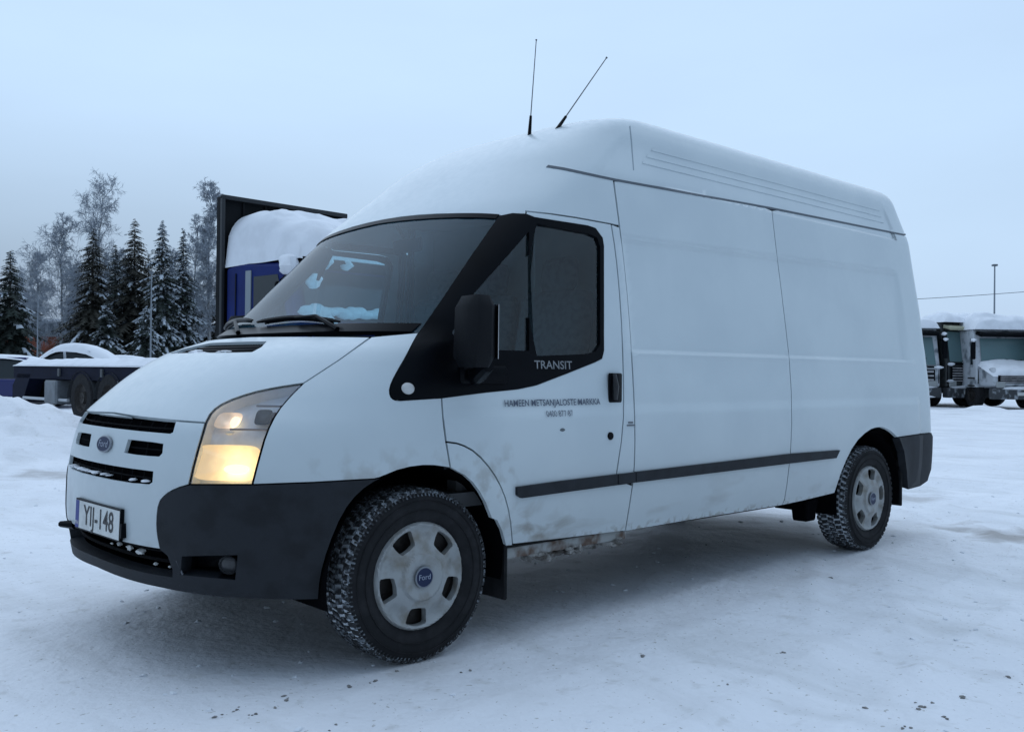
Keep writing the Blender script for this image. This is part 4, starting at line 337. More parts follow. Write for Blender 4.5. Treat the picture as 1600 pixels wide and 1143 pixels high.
# ------------------------------------------------------------------ panels cut out of the body surface
KS = ((1.35, 3.5, 1.2))
def s2u(s):
    a = np.abs(s); u = np.where(a < 1, a*KS[0], np.where(a < 2, KS[0]+(a-1)*KS[1], KS[0]+KS[1]+(a-2)*KS[2])); return np.sign(s)*u
def u2s(u):
    a = np.abs(u); s = np.where(a < KS[0], a/KS[0], np.where(a < KS[0]+KS[1], 1+(a-KS[0])/KS[1], 2+(a-KS[0]-KS[1])/KS[2])); return np.sign(u)*s
def inside(poly, pts):
    x, y = pts[:, 0], pts[:, 1]; r = np.zeros(len(pts), bool); p = np.asarray(poly); q = np.roll(p, -1, 0)
    for (x1, y1), (x2, y2) in zip(p, q):
        if y1 == y2: continue
        c = (y1 > y) != (y2 > y)
        r ^= c & (x < (x2-x1)*(y-y1)/(y2-y1)+x1)
    return r
def segdist(poly, pts):
    p = np.asarray(poly); q = np.roll(p, -1, 0); d = np.full(len(pts), 1e9)
    for a, b in zip(p, q):
        ab = b-a; L = ab@ab
        if L < 1e-14: continue
        t = np.clip(((pts-a)@ab)/L, 0, 1); d = np.minimum(d, np.hypot(*(pts-a-t[:, None]*ab).T))
    return d
def shrink(poly, e):
    p = np.asarray(poly, float); ar = 0.5*np.sum(p[:, 0]*np.roll(p[:, 1], -1)-np.roll(p[:, 0], -1)*p[:, 1])
    if ar < 0: p = p[::-1]
    t = np.roll(p, -1, 0)-p; t /= np.maximum(np.linalg.norm(t, axis=1, keepdims=True), 1e-12)
    n = np.stack([-t[:, 1], t[:, 0]], -1); m = n+np.roll(n, 1, 0); L = (m*m).sum(1, keepdims=True)
    m = np.where(L > .25, m*2/np.maximum(L, .25), n)
    return p+m*e
def fill2d(outer, holes, h):
    """triangles inside outline, with an even inner lattice; returns 2d verts and tris"""
    outer = np.asarray(outer, float); V = [tuple(p) for p in outer]; E = [(i, (i+1) % len(outer)) for i in range(len(outer))]
    for ho in holes:
        k = len(V); V += [tuple(p) for p in ho]; E += [(k+i, k+(i+1) % len(ho)) for i in range(len(ho))]
    hx, hy = h if isinstance(h, tuple) else (h, h)
    lo, hi = outer.min(0), outer.max(0)
    gx, gy = np.meshgrid(np.arange(math.floor(lo[0]/hx)*hx, hi[0], hx), np.arange(math.floor(lo[1]/hy)*hy, hi[1], hy))
    G = np.stack([gx.ravel(), gy.ravel()], -1)
    G = G[inside(outer, G)]
    if len(G):
        d = segdist(outer, G)
        for ho in holes: d = np.where(inside(ho, G), -1, np.minimum(d, segdist(ho, G)))
        G = G[d > .35*min(hx, hy)]
    V += [tuple(p) for p in G]
    r = delaunay_2d_cdt([Vector(p) for p in V], E, [], 0, 1e-7)
    v2 = np.array([tuple(p) for p in r[0]]); T = np.array([f for f in r[2] if len(f) == 3])
    c = v2[T].mean(1); k = inside(outer, c)
    for ho in holes: k &= ~inside(ho, c)
    a = v2[T]; A = (a[:, 1, 0]-a[:, 0, 0])*(a[:, 2, 1]-a[:, 0, 1])-(a[:, 2, 0]-a[:, 0, 0])*(a[:, 1, 1]-a[:, 0, 1])
    return v2, T[k & (np.abs(A) > 1e-10)]
def panel(name, outer, m, parent, holes=(), off=0.0, gap=.0034, depth=.018, h=.04, mirror=False, sub=None, inner=0.0):
    """a body panel: outline (s, v) laid on the body surface with edges turned inwards"""
    o = np.array(outer, float); o[:, 0] = s2u(o[:, 0]); o = shrink(o, gap)
    hs = []
    for q in holes:
        q = np.array(q, float); q[:, 0] = s2u(q[:, 0]); hs.append(shrink(q, 0.0))
    v2, T = fill2d(o, hs, h)
    S = u2s(v2[:, 0]); Vv = v2[:, 1]
    P0 = P(S, Vv); Nn = N(S, Vv); P1 = P0+Nn*off
    # orient
    a = P1[T]; fn = np.cross(a[:, 1]-a[:, 0], a[:, 2]-a[:, 0]); flip = (fn*Nn[T].mean(1)).sum(1) < 0
    T = T.copy(); T[flip] = T[flip][:, ::-1]
    verts = P1.tolist(); faces = T.tolist(); nl = [tuple(Nn[i]) for f in T for i in f]
    if depth:
        from collections import Counter
        ec = Counter()
        for f in faces:
            for i in range(3): ec[tuple(sorted((f[i], f[(i+1) % 3])))] += 1
        cnt = len(verts); mp_ = {}
        for f in T.tolist():
            for i in range(3):
                a_, b_ = f[i], f[(i+1) % 3]
                if ec[tuple(sorted((a_, b_)))] == 1:
                    q = [len(verts), len(verts)+1, len(verts)+2, len(verts)+3]
                    verts += [P1[b_].tolist(), P1[a_].tolist(), (P1[a_]-Nn[a_]*depth).tolist(), (P1[b_]-Nn[b_]*depth).tolist()]
                    faces.append(q)
                    n_ = np.cross(P1[a_]-P1[b_], -Nn[a_]); L = np.linalg.norm(n_); n_ = n_/L if L > 1e-12 else Nn[a_]
                    nl += [tuple(n_)]*4
    def mk(nm, vv, ff, nn):
        me = bpy.data.meshes.new(nm); me.from_pydata(vv, [], ff); me.materials.append(m); me.update()
        me.shade_smooth(); me.normals_split_custom_set(nn)
        ob = bpy.data.objects.new(nm, me); COL.objects.link(ob)
        if parent is not None: ob.parent = parent if not isinstance(parent, (list, tuple)) else parent[0]
        return ob
    ob = mk(name, verts, faces, nl)
    if mirror:
        vv = [(x, -y, z) for x, y, z in verts]; ff = [f[::-1] for f in faces]; nn = []; k = 0
        for f in faces:
            g = nl[k:k+len(f)]; k += len(f); nn += [(x, -y, z) for x, y, z in g[::-1]]
        ob2 = mk(name, vv, ff, nn)
        if isinstance(parent, (list, tuple)): ob2.parent = parent[1]
        return ob, ob2
    return ob
def strip(line, w, off, m, name, parent, mirror=False, depth=.004):
    """a narrow band along a line of the body surface"""
    L = np.array(line, float); uv = L.copy(); uv[:, 0] = s2u(uv[:, 0]); t = np.gradient(uv, axis=0); t /= np.maximum(np.linalg.norm(t, axis=1, keepdims=True), 1e-9)
    n = np.stack([-t[:, 1], t[:, 0]], -1); outs = []
    a, b = uv+n*w/2, uv-n*w/2
    A = P(u2s(a[:, 0]), a[:, 1])+N(u2s(a[:, 0]), a[:, 1])*off; B = P(u2s(b[:, 0]), b[:, 1])+N(u2s(b[:, 0]), b[:, 1])*off
    A2 = A-N(u2s(a[:, 0]), a[:, 1])*depth; B2 = B-N(u2s(b[:, 0]), b[:, 1])*depth
    k = len(L)
    for sg in ((1,) if not mirror else (1, -1)):
        mb = MB(); f = np.array((1, sg, 1)); mb.add(np.concatenate([A*f, B*f, A2*f, B2*f]).tolist(), [q for i in range(k-1) for q in ((i, i+1, k+i+1, k+i), (i, 2*k+i, 2*k+i+1, i+1), (k+i, k+i+1, 3*k+i+1, 3*k+i))]+[(0, k, 3*k, 2*k), (k-1, 3*k-1, 4*k-1, 2*k-1)])
        outs.append(mb.build(name, m, parent[0 if sg == 1 else 1] if isinstance(parent, (list, tuple)) else parent, smooth=40))
    return outs
def text_mesh(body, size, name, m, parent, place, ext=.0, bold=0.0):
    cu = bpy.data.curves.new(name, 'FONT'); cu.body = body; cu.size = size; cu.align_x = 'CENTER'; cu.align_y = 'CENTER'; cu.offset = bold; cu.resolution_u = 3
    ob = bpy.data.objects.new(name+'_tmp', cu); COL.objects.link(ob); bpy.context.view_layer.update()
    me = bpy.data.meshes.new_from_object(ob); bpy.data.objects.remove(ob); bpy.data.curves.remove(cu)
    for v in me.vertices: v.co = place(v.co.x, v.co.y)
    me.materials.clear(); me.materials.append(m); me.name = name
    o = bpy.data.objects.new(name, me); COL.objects.link(o); o.parent = parent; return o
def side_pt(x, z, off=0.0, sg=-1):
    s = 1+(x-FXs(z))/(FXe(z)-.32-FXs(z)); p = P(s, z)+N(s, z)*off; return Vector((p[0], p[1]*(1 if sg < 0 else -1), p[2]))

# ------------------------------------------------------------------ van materials
def paint():
    m = bpy.data.materials.new('white_paint'); m.use_nodes = True; t = m.node_tree; b = t.nodes['Principled BSDF']
    g = t.nodes.new('ShaderNodeNewGeometry'); sp = t.nodes.new('ShaderNodeSeparateXYZ'); t.links.new(g.outputs['Position'], sp.inputs[0])
    def N_(scale, det=6, dist=0.0, st=None):
        n = t.nodes.new('ShaderNodeTexNoise'); n.inputs['Scale'].default_value = scale; n.inputs['Detail'].default_value = det; n.inputs['Distortion'].default_value = dist
        if st:
            mp = t.nodes.new('ShaderNodeMapping'); mp.inputs['Scale'].default_value = st; t.links.new(g.outputs['Position'], mp.inputs[0]); t.links.new(mp.outputs[0], n.inputs[0])
        else: t.links.new(g.outputs['Position'], n.inputs[0])
        return n.outputs[0]
    def MR(i, a, b_, c=0.0, d=1.0):
        r = t.nodes.new('ShaderNodeMapRange'); r.interpolation_type = 'SMOOTHSTEP'; t.links.new(i, r.inputs[0])
        for k, q in enumerate((a, b_, c, d)): r.inputs[k+1].default_value = q
        return r.outputs[0]
    def OP(op, a, b_=None):
        n = t.nodes.new('ShaderNodeMath'); n.operation = op; n.use_clamp = False
        for k, q in enumerate((a, b_)):
            if q is None: continue
            if isinstance(q, (int, float)): n.inputs[k].default_value = q
            else: t.links.new(q, n.inputs[k])
        return n.outputs[0]
    z = sp.outputs[2]; x = sp.outputs[0]
    low = MR(z, .95, .36)                                   # road dirt gathers low on the body
    nse = MR(N_(5, 9, .3, (.45, 1, 1.5)), .34, .78)
    dirt = OP('MULTIPLY', low, nse)
    film = OP('MULTIPLY', MR(z, 1.15, .40), .24)
    dx = OP('ABSOLUTE', OP('SUBTRACT', x, .62)); spot = OP('MULTIPLY', OP('MULTIPLY', MR(dx, .5, .05), MR(z, .72, .42)), MR(N_(8, 9, .5, (.6, 1, 1)), .34, .70))
    fr = OP('MULTIPLY', OP('MULTIPLY', MR(OP('ABSOLUTE', x), .62, .40), MR(z, .95, .70)), OP('MULTIPLY', MR(N_(13, 8), .35, .7), .55))
    edge = OP('MULTIPLY', MR(z, .47, .39), MR(N_(24, 8, .4), .42, .62))
    tot = OP('MAXIMUM', OP('MAXIMUM', OP('MULTIPLY', dirt, .55), spot), OP('MAXIMUM', OP('MULTIPLY', edge, .8), OP('MAXIMUM', film, fr)))
    tot = OP('MINIMUM', tot, .92)
    mx = t.nodes.new('ShaderNodeMix'); mx.data_type = 'RGBA'; t.links.new(tot, mx.inputs[0])
    cl = t.nodes.new('ShaderNodeMix'); cl.data_type = 'RGBA'; t.links.new(MR(N_(1.7, 5), .35, .65), cl.inputs[0])
    cl.inputs[6].default_value = (.60, .675, .70, 1); cl.inputs[7].default_value = (.555, .63, .66, 1)
    t.links.new(cl.outputs[2], mx.inputs[6]); mx.inputs[7].default_value = (.245, .225, .19, 1)
    t.links.new(mx.outputs[2], b.inputs['Base Color'])
    rg = OP('ADD', MR(N_(30, 6), .3, .7, .30, .46), OP('MULTIPLY', tot, .35)); t.links.new(rg, b.inputs['Roughness'])
    b.inputs['Coat Weight'].default_value = .35; b.inputs['Coat Roughness'].default_value = .16; b.inputs['Specular IOR Level'].default_value = .45
    bp = t.nodes.new('ShaderNodeBump'); bp.inputs['Strength'].default_value = .06; bp.inputs['Distance'].default_value = .02
    t.links.new(N_(2.3, 2), bp.inputs['Height']); t.links.new(bp.outputs[0], b.inputs['Normal'])
    return m
PAINT = paint()
PLAST = mat('grey_plastic', (.017, .020, .025), .6, var=.35, scale=9, bump=.12, bscale=260, spec=.25)
BLACK = mat('black_trim', (.004, .005, .007), .3, var=.3, scale=5, spec=.06)
DARK = mat('dark_cavity', (.004, .004, .005), 1.0, spec=.02)
RUB = mat('tyre_rubber', (.010, .0105, .012), .85, spec=.3, var=.35, scale=14, col2=(.018, .018, .020), bump=.1, bscale=60)
TREADSN = mat('snow_packed_tread', (.70, .75, .80), .9, scale=38, col2=(.05, .05, .055), thr=(.54, .66), bump=.5, bscale=90)
SNOW = mat('snow', (.80, .83, .87), .75, var=.08, scale=3, bump=.35, bscale=9)
ICE = mat('dirty_ice', (.35, .34, .32), .6, scale=18, col2=(.07, .06, .05), thr=(.42, .6), bump=.6, bscale=40)
CAPM = mat('wheel_cover_silver', (.33, .345, .345), .45, metal=.2, scale=13, col2=(.20, .185, .155), thr=(.45, .72), bump=.1, bscale=70)
STEEL = mat('dark_steel', (.05, .045, .042), .6, metal=.5, var=.4, scale=20)
CHR = mat('chrome', (.62, .63, .65), .16, metal=1.0)
GREYP = mat('interior_grey', (.10, .105, .11), .8, var=.2, scale=6)
SEATM = mat('seat_fabric', (.10, .115, .13), .95, var=.3, scale=30)
LINING = mat('cab_lining', (.30, .31, .32), .85, var=.12, scale=4)
GLS_W = glass('windscreen_glass', (.50, .78, .84), .08, refl=.6, film=(.10, .34, .50))
GLS_S = glass('side_glass', (.80, .96, 1.0), .02, refl=1.0, film=(.12, .24, .30))
LENS = glass('headlamp_lens', (.96, .97, .98), .06, .03)
BLUE = mat('badge_blue', (.008, .018, .060), .45, spec=.3)
SILV = mat('badge_silver', (.22, .24, .27), .4, metal=.6)
GAPM = mat('shadow_gap', (.008, .008, .009), 1.0)

def lamp_glow(name, c, col, lo_, hi_, rad):
    # a lit reflector: brightest round its bulb, fading to the rim of the bowl
    m = mat(name+('' if c.y < 0 else '_kerb'), (.7, .62, .5), .3, metal=.3, emit=col, estr=1.0); t = m.node_tree; b = t.nodes['Principled BSDF']
    g = t.nodes.new('ShaderNodeNewGeometry'); d = t.nodes.new('ShaderNodeVectorMath'); d.operation = 'DISTANCE'; t.links.new(g.outputs['Position'], d.inputs[0]); d.inputs[1].default_value = c
    n = t.nodes.new('ShaderNodeTexNoise'); n.inputs['Scale'].default_value = 26; t.links.new(g.outputs['Position'], n.inputs[0])
    a = t.nodes.new('ShaderNodeMath'); a.operation = 'MULTIPLY_ADD'; t.links.new(n.outputs[0], a.inputs[0]); a.inputs[1].default_value = .05; t.links.new(d.outputs['Value'], a.inputs[2])
    r = t.nodes.new('ShaderNodeMapRange'); r.interpolation_type = 'SMOOTHSTEP'; t.links.new(a.outputs[0], r.inputs[0]); r.inputs[1].default_value = .03; r.inputs[2].default_value = rad+.03; r.inputs[3].default_value = hi_; r.inputs[4].default_value = lo_
    t.links.new(r.outputs[0], b.inputs['Emission Strength']); return m
van = empty('delivery_van', label='white high-roofed panel van parked on the packed snow with its headlamp lit', cat='van')

# ---- painted panels (near side and kerb side)
cell = .035
front = panel('front_panel', D['front_panel'], PAINT, van, [D['slot_top'], D['slot_mid'], D['slot_mid_left'], D['slot_low']], depth=.014, h=cell)
hood = panel('bonnet', D['hood'], PAINT, van, [D['vent']], depth=.02, h=cell)
fender = panel('fender', D['fender'], PAINT, van, depth=.02, h=cell, mirror=True)
arch = panel('wheel_arch_panel', D['arch_panel'], PAINT, van, depth=.02, h=.03, mirror=True)
door = panel('cab_door', D['cab_door'], PAINT, van, depth=.02, h=(.05, .016), mirror=True)
pill = panel('door_pillar', D['b_pillar'], PAINT, van, depth=.02, h=.04, mirror=True)
sidep = panel('side_panel', D['side_panel'], PAINT, van, depth=.02, h=(.045, .0105), mirror=True)
rear = panel('rear_side_panel', D['rear_panel'], PAINT, van, depth=.02, h=(.045, .0105), mirror=True)
rdoor = panel('rear_door', D['rear_door'], PAINT, van, depth=.02, h=.08, mirror=True)
rbmp = panel('rear_bumper', D['rear_bumper'], PLAST, van, off=.012, depth=.05, h=.06, mirror=True)
roof = panel('roof', D['roof'], PAINT, van, depth=.02, h=(.05, .03), gap=.004)
bump = panel('front_bumper', D['bumper'], PLAST, van, [D['fog_recess'], [(-s, v) for s, v in D['fog_recess']][::-1]], off=.004, depth=.06, h=.035, gap=.002)
surr = panel('window_surround', D['window_surround'], BLACK, van, [D['quarter_glass'], D['door_glass']], off=.0035, depth=.03, h=.04, gap=.0, mirror=True)
for nm in ('quarter_glass', 'door_glass'): panel(nm, D[nm], GLS_S, surr, off=-.008, depth=0, h=.08, gap=-.003, mirror=True)
wind = panel('windscreen', D['windscreen'], GLS_W, van, off=-.003, depth=0, h=.06, gap=.0)
# black frit band along the lower edge and the header of the windscreen
cw = [(s, v) for s, v in [(x/20*.585, 1.337) for x in range(-20, 21)]]
strip(cw, .036, .002, BLACK, 'cowl', van, depth=.02)
hdl = [(s, 1.905-.045*abs(s/.56)**1.4) for s in [x/20*.56 for x in range(-20, 21)]]
strip(hdl, .022, .002, BLACK, 'header_seal', van, depth=.01)
# dark strips added behind the panel gaps to block light
for nm, key in (('door_gap_blocker', 'L1'), ('door_gap_blocker', 'L2'), ('panel_gap_blocker', 'L3'), ('door_gap_blocker', 'doorF'), ('arch_gap_blocker', 'curve'), ('bonnet_gap_blocker', 'hoodside'), ('door_gap_blocker', 'dtop')):
    strip(D[key], .035, -.012, GAPM, nm, van, mirror=True, depth=.002)
strip([(q[0], q[1]) for q in D['gutter']], .012, .003, mat('gutter_dark', (.10, .12, .14), .7), 'roof_gutter', van, mirror=True, depth=.015)  # dark strip laid slightly proud along the gutter line
for k in ('moulding_door', 'moulding_mid', 'moulding_panel'):
    panel('side_moulding', D[k], PLAST, van, off=.014, depth=.016, h=.05, gap=.0005, mirror=True)
# roof ribs and the weld line behind the cab dome
for vv in (2.262, 2.305, 2.350):
    strip([(s/40, vv) for s in range(43, 80)], .016, .004, PAINT, 'roof_rib', van, mirror=True, depth=.006)

strip(D['cap_seam'], .006, .0012, mat('seam_pale', (.30, .36, .40), .7), 'roof_seam', van, mirror=True, depth=.003)

# ---- grille: slots with bars, emblem, number plate
mb = MB()
for key, n in (('slot_top', 1), ('slot_mid', 1), ('slot_mid_left', 1), ('slot_low', 1)):
    L = D[key]; s0, s1 = min(p[0] for p in L), max(p[0] for p in L); v0, v1 = min(p[1] for p in L), max(p[1] for p in L)
    k = 24; s0 -= .07*(key == 'slot_mid_left'); dB = .016 if key == 'slot_mid_left' else .032; A = [P(s0-.055+(s1-s0+.11)*i/k, v0-.02)-N(s0-.055+(s1-s0+.11)*i/k, v0-.02)*dB for i in range(k+1)]
    B = [P(s0-.055+(s1-s0+.11)*i/k, v1+.02)-N(s0-.055+(s1-s0+.11)*i/k, v1+.02)*dB for i in range(k+1)]
    mb.add([tuple(p) for p in A+B], [(i, i+1, k+2+i, k+1+i) for i in range(k)])
gr = mb.build('grille_backing', DARK, front)
for key in ('slot_top', 'slot_mid', 'slot_mid_left', 'slot_low'):
    L = D[key]; s0, s1 = min(p[0] for p in L), max(p[0] for p in L); v0, v1 = min(p[1] for p in L), max(p[1] for p in L)
    mb = MB(); vm = (v0+v1)/2
    mb.tube([tuple(P(s0+(s1-s0)*i/20, vm)-N(s0+(s1-s0)*i/20, vm)*.020) for i in range(21)], .003, 6)
    n = max(2, int((s1-s0)/.05))
    for i in range(1, n):
        s = s0+(s1-s0)*i/n
        mb.tube([tuple(P(s, v0)-N(s, v0)*.023), tuple(P(s, v1)-N(s, v1)*.023)], .003, 5)
    mb.build('grille_bar', mat('grille_black', (.006, .006, .007), .8, spec=.08), front)
mb = MB()   # snow dust caught on the lower lips of the slots
for i in range(26):
    s = random.uniform(-.26, .27); mb.blob(tuple(P(s, .735)-N(s, .735)*random.uniform(.0, .02)), (random.uniform(.008, .022), random.uniform(.008, .02), random.uniform(.003, .007)), i, 8)
mb.build('snow_dusting', SNOW, front, kind='stuff')
def emblem(name, c, nrm, up, a, b, parent, word='Ford', bold=0.0, ts=1.25):
    nrm = Vector(nrm).normalized(); up = (Vector(up)-nrm*nrm.dot(Vector(up))).normalized(); rt = up.cross(nrm); c = Vector(c)
    def ring(ra, rb, h, n=36): return [c+rt*ra*math.cos(2*math.pi*i/n)+up*rb*math.sin(2*math.pi*i/n)+nrm*h for i in range(n)]
    mb = MB(); n = 36; R = ring(a, b, 0)+ring(a, b, .006)+ring(a*.9, b*.86, .008)
    mb.add(R, [(j*n+i, j*n+(i+1) % n, (j+1)*n+(i+1) % n, (j+1)*n+i) for j in range(2) for i in range(n)])
    mb.mi = 1; mb.add(ring(a*.9, b*.86, .0075), [tuple(range(n))])
    o = mb.build(name, [SILV, BLUE], parent, smooth=30)
    text_mesh(word, b*1.15, 'emblem_script', mat('emblem_script_silver', (.32, .36, .45), .35, metal=.3), o, lambda x, y: c+rt*x*ts+up*y*min(1, ts)+nrm*.0088, bold=bold)
    return o
lc = P(.034, .852); ln = N(.034, .852)
emblem('emblem', lc+ln*.002, ln, (0, 0, 1), .072, .034, van)

# number plate: 442 x 118 mm in a black holder
pc = Vector(P(.04, .556))+Vector(N(.04, .556))*.006; pn = Vector((-1, -.02, .03)).normalized(); pup = Vector((0, 0, 1)); pup = (pup-pn*pn.dot(pup)).normalized(); prt = pup.cross(pn)
if prt.y > 0: prt = -prt
def plq(a, b, h): return pc+prt*a+pup*b+pn*h
def pbox(mb, x0, x1, y0, y1, h0, h1):
    mb.add([plq(x0, y0, h0), plq(x1, y0, h0), plq(x1, y1, h0), plq(x0, y1, h0), plq(x0, y0, h1), plq(x1, y0, h1), plq(x1, y1, h1), plq(x0, y1, h1)],
           [(0, 1, 5, 4), (1, 2, 6, 5), (2, 3, 7, 6), (3, 0, 4, 7), (4, 5, 6, 7), (3, 2, 1, 0)])
mb = MB(); pbox(mb, -.227, .225, -.061, .063, -.012, .002)
plate = mb.build('number_plate', BLACK, van, smooth=0)
mb = MB(); pbox(mb, -.221, .221, -.055, .056, .0022, .004); mb.build('plate_face', mat('plate_white', (.62, .64, .62), .45, var=.15, scale=12), plate, smooth=0)
mb = MB(); pbox(mb, -.221, -.185, -.055, .056, .0042, .0048); mb.build('plate_band', mat('plate_blue', (.02, .035, .22), .5), plate, smooth=0)
INK = mat('plate_ink', (.01, .01, .012), .5)
text_mesh('YIJ-148', .112, 'plate_lettering', INK, plate, lambda x, y: plq(x*.93+.018, y, .0052), bold=.0012)
text_mesh('FIN', .022, 'plate_country_code', mat('plate_code_white', (.7, .7, .7), .5), plate, lambda x, y: plq(x-.203, y-.035, .0054))
mb = MB(); pbox(mb, .228, .238, -.045, .010, -.03, .002); mb.build('bracket', BLACK, plate)

# lower intake, lip, splash strip and road slush
mb = MB(); k = 30
for (va, vb, da, db) in ((.36, .52, .16, .16),):
    A = [P(-.4+.8*i/k, va)-N(-.4+.8*i/k, va)*da for i in range(k+1)]; B = [P(-.4+.8*i/k, vb)-N(-.4+.8*i/k, vb)*db for i in range(k+1)]
    mb.add([tuple(p) for p in A+B], [(i, i+1, k+2+i, k+1+i) for i in range(k)])
A = [P(-.4+.8*i/k, .365)-N(-.4+.8*i/k, .365)*.01 for i in range(k+1)]; B = [P(-.4+.8*i/k, .36)-N(-.4+.8*i/k, .36)*.2 for i in range(k+1)]
mb.add([tuple(p) for p in A+B], [(i, i+1, k+2+i, k+1+i) for i in range(k)])
mb.build('radiator_backing', DARK, bump)
for vv, d in ((.428, .05), (.462, .06)):
    mb = MB(); mb.tube([tuple(P(-.33+.66*i/24, vv)-N(-.33+.66*i/24, vv)*d) for i in range(25)], .007, 6); mb.build('intake_bar', mat('grille_black', (0, 0, 0)), bump)
mb = MB()
for i, (s, v, r) in enumerate([(.075, .452, .018), (.135, .446, .021), (.19, .442, .024), (.215, .425, .012), (.25, .405, .012), (.30, .402, .008), (.02, .44, .008)]):
    mb.blob(tuple(P(s, v)-N(s, v)*.055), (r*.6, r*.8, r*.55), i+50, 10, .3)
mb.build('snow_lump', mat('bright_ice', (.85, .86, .84), .3), bump, kind='stuff')
mb = MB(); q0 = P(-.2, .478)
mb.tube([tuple(P(-.20, .484)-N(-.2, .484)*.01), (q0[0]-.03, q0[1]+.05, .485), (q0[0]-.02, q0[1]+.09, .482)], [.02, .013, .006], 7)
mb.build('splash_strip', BLACK, bump)
# bumper step line and fog lamps
for sg in (1, -1):
    ff = np.array((1, sg, 1))
    mb = MB(); L = D['fog_recess']; ring = [P(s, v)*ff for s, v in L]; back = [(P(s, v)-N(s, v)*.09)*ff for s, v in L]; n = len(L); cen = np.mean(back, 0)
    mb.add([tuple(p) for p in ring+back]+[tuple(cen)], [(i, (i+1) % n, n+(i+1) % n, n+i) for i in range(n)]+[(n+i, n+(i+1) % n, 2*n) for i in range(n)])
    fr = mb.build('fog_lamp_recess', BLACK, bump, smooth=40)
    c = Vector((P(.470, .437)-N(.470, .437)*.03)*ff); nn = Vector(N(.470, .437)*ff)
    M = nn.to_track_quat('Z', 'Y').to_matrix()
    mb = MB(); mb.lathe([(.0, .004), (.020, .003), (.029, -.002), (.032, .004), (.037, .0), (.037, -.05)], 24, axis='Z'); mb.v = [tuple(M @ Vector(p)+c) for p in mb.v]
    mb.build('fog_lamp', mat('lamp_glass_dull', (.035, .038, .042), .25), fr, smooth=50)
    mb = MB(); mb.tube([tuple(P(.358, .455)*ff), tuple(P(.372, .395)*ff), tuple(P(.36, .36)*ff)], .004, 5); mb.build('bumper_seam', mat('seam_grey', (.12, .13, .15), .6), bump)
    # headlamp: housing, upper side lamp, projector, big lower reflector, bulbs, lens
    par = empty('headlight'); par.parent = van
    o = np.array(D['headlamp'], float)
    k = len(o)
    hb = MB(); o2 = o.copy(); o2[:, 0] = s2u(o2[:, 0]); o2 = shrink(o2, .004); o2[:, 0] = u2s(o2[:, 0])
    v2, T = fill2d(np.stack([s2u(o2[:, 0]), o2[:, 1]], -1), [], .02)
    S = u2s(v2[:, 0]); Vv = v2[:, 1]; Pp = P(S, Vv)-N(S, Vv)*.055
    hb.add((Pp*ff).tolist(), T.tolist())
    rim = [(P(s, v)-N(s, v)*.006)*ff for s, v in o2]; bot = [(P(s, v)-N(s, v)*.056)*ff for s, v in o2]
    hb.add([tuple(p) for p in rim+bot], [(i, (i+1) % k, k+(i+1) % k, k+i) for i in range(k)])
    hb.build('lamp_housing', mat('lamp_reflector', (.74, .80, .88), .5, metal=.0, var=.12, scale=18), par, smooth=60)
    lens = panel('lamp_lens', [(s*(1 if sg == 1 else -1), v) for s, v in D['headlamp']], LENS, par, off=.0, depth=0, h=.04, gap=.004)
    sl_ = strip([(s, v) for s, v in D['headlamp']]+[D['headlamp'][0]], .007, -.005, BLACK, 'lamp_seal', par, depth=.03) if sg == 1 else None
    if sg == -1:
        strip([(-s, v) for s, v in D['headlamp']]+[(-D['headlamp'][0][0], D['headlamp'][0][1])], .007, -.005, BLACK, 'lamp_seal', par, depth=.03)
    def lamp_at(s, v, d): p = (P(s, v)-N(s, v)*d)*ff; return Vector(p), Vector(N(s, v)*ff)
    lit = sg == 1
    def bowl(s, v, d, a, b, name, mt, dep=.03, n=28, pw=2.0):
        c, nn = lamp_at(s, v, d); up = (Vector((0, 0, 1))-nn*nn.z).normalized(); rt = up.cross(nn); V = []; Fs = []; m = 7
        for i in range(m+1):
            r = i/m
            for q in range(n):
                w = 2*math.pi*q/n; cx, sx = math.cos(w), math.sin(w); e = 2/ (pw*1.6)
                V.append(c+rt*a*r*math.copysign(abs(cx)**e, cx)+up*b*r*math.copysign(abs(sx)**e, sx)-nn*dep*(1-r*r))
        for i in range(m):
            for q in range(n): Fs.append((i*n+q, i*n+(q+1) % n, (i+1)*n+(q+1) % n, (i+1)*n+q))
        b_ = MB(); b_.add(V, Fs); return b_.build(name, mt, par, smooth=60)
    warm = (1.0, .74, .36)
    bowl(.455, .822, .026, .128, .066, 'low_beam_reflector', lamp_glow('low_beam_glow', lamp_at(.478, .800, .03)[0], (1.0, .68, .29), .44, 1.6, .13), dep=.028, pw=3.2)
    bowl(.418, .985, .026, .052, .040, 'side_lamp_reflector', lamp_glow('side_lamp_glow', lamp_at(.432, .985, .03)[0], (1.0, .70, .50), .20, 1.0, .055), dep=.02, pw=2.2)
    for s, v, a, b, nm, st in ((.478, .800, .050, .018, 'low_beam_bulb', 1.25), (.432, .985, .017, .024, 'side_lamp_bulb', 1.15)):
        c, nn = lamp_at(s, v, .034); mb = MB(); mb.blob((0, 0, 0), (a, .012, b), 3, 18, .05)
        up = (Vector((0, 0, 1))-nn*nn.z).normalized(); rt = up.cross(nn); mb.v = [tuple(c+rt*p[0]+nn*p[1]+up*p[2]) for p in mb.v]
        mb.build(nm, mat(f'bulb_glow_{st}', (1, .9, .7), .4, emit=(1.0, .84, .50), estr=st), par, smooth=60)
    bowl(.494, .995, .022, .031, .037, 'projector', mat('projector_dark', (.035, .028, .035), .25), dep=.012, pw=2.6)
    bowl(.517, .995, .020, .012, .022, 'indicator', mat('indicator_amber', (.16, .12, .13), .3), dep=.008)
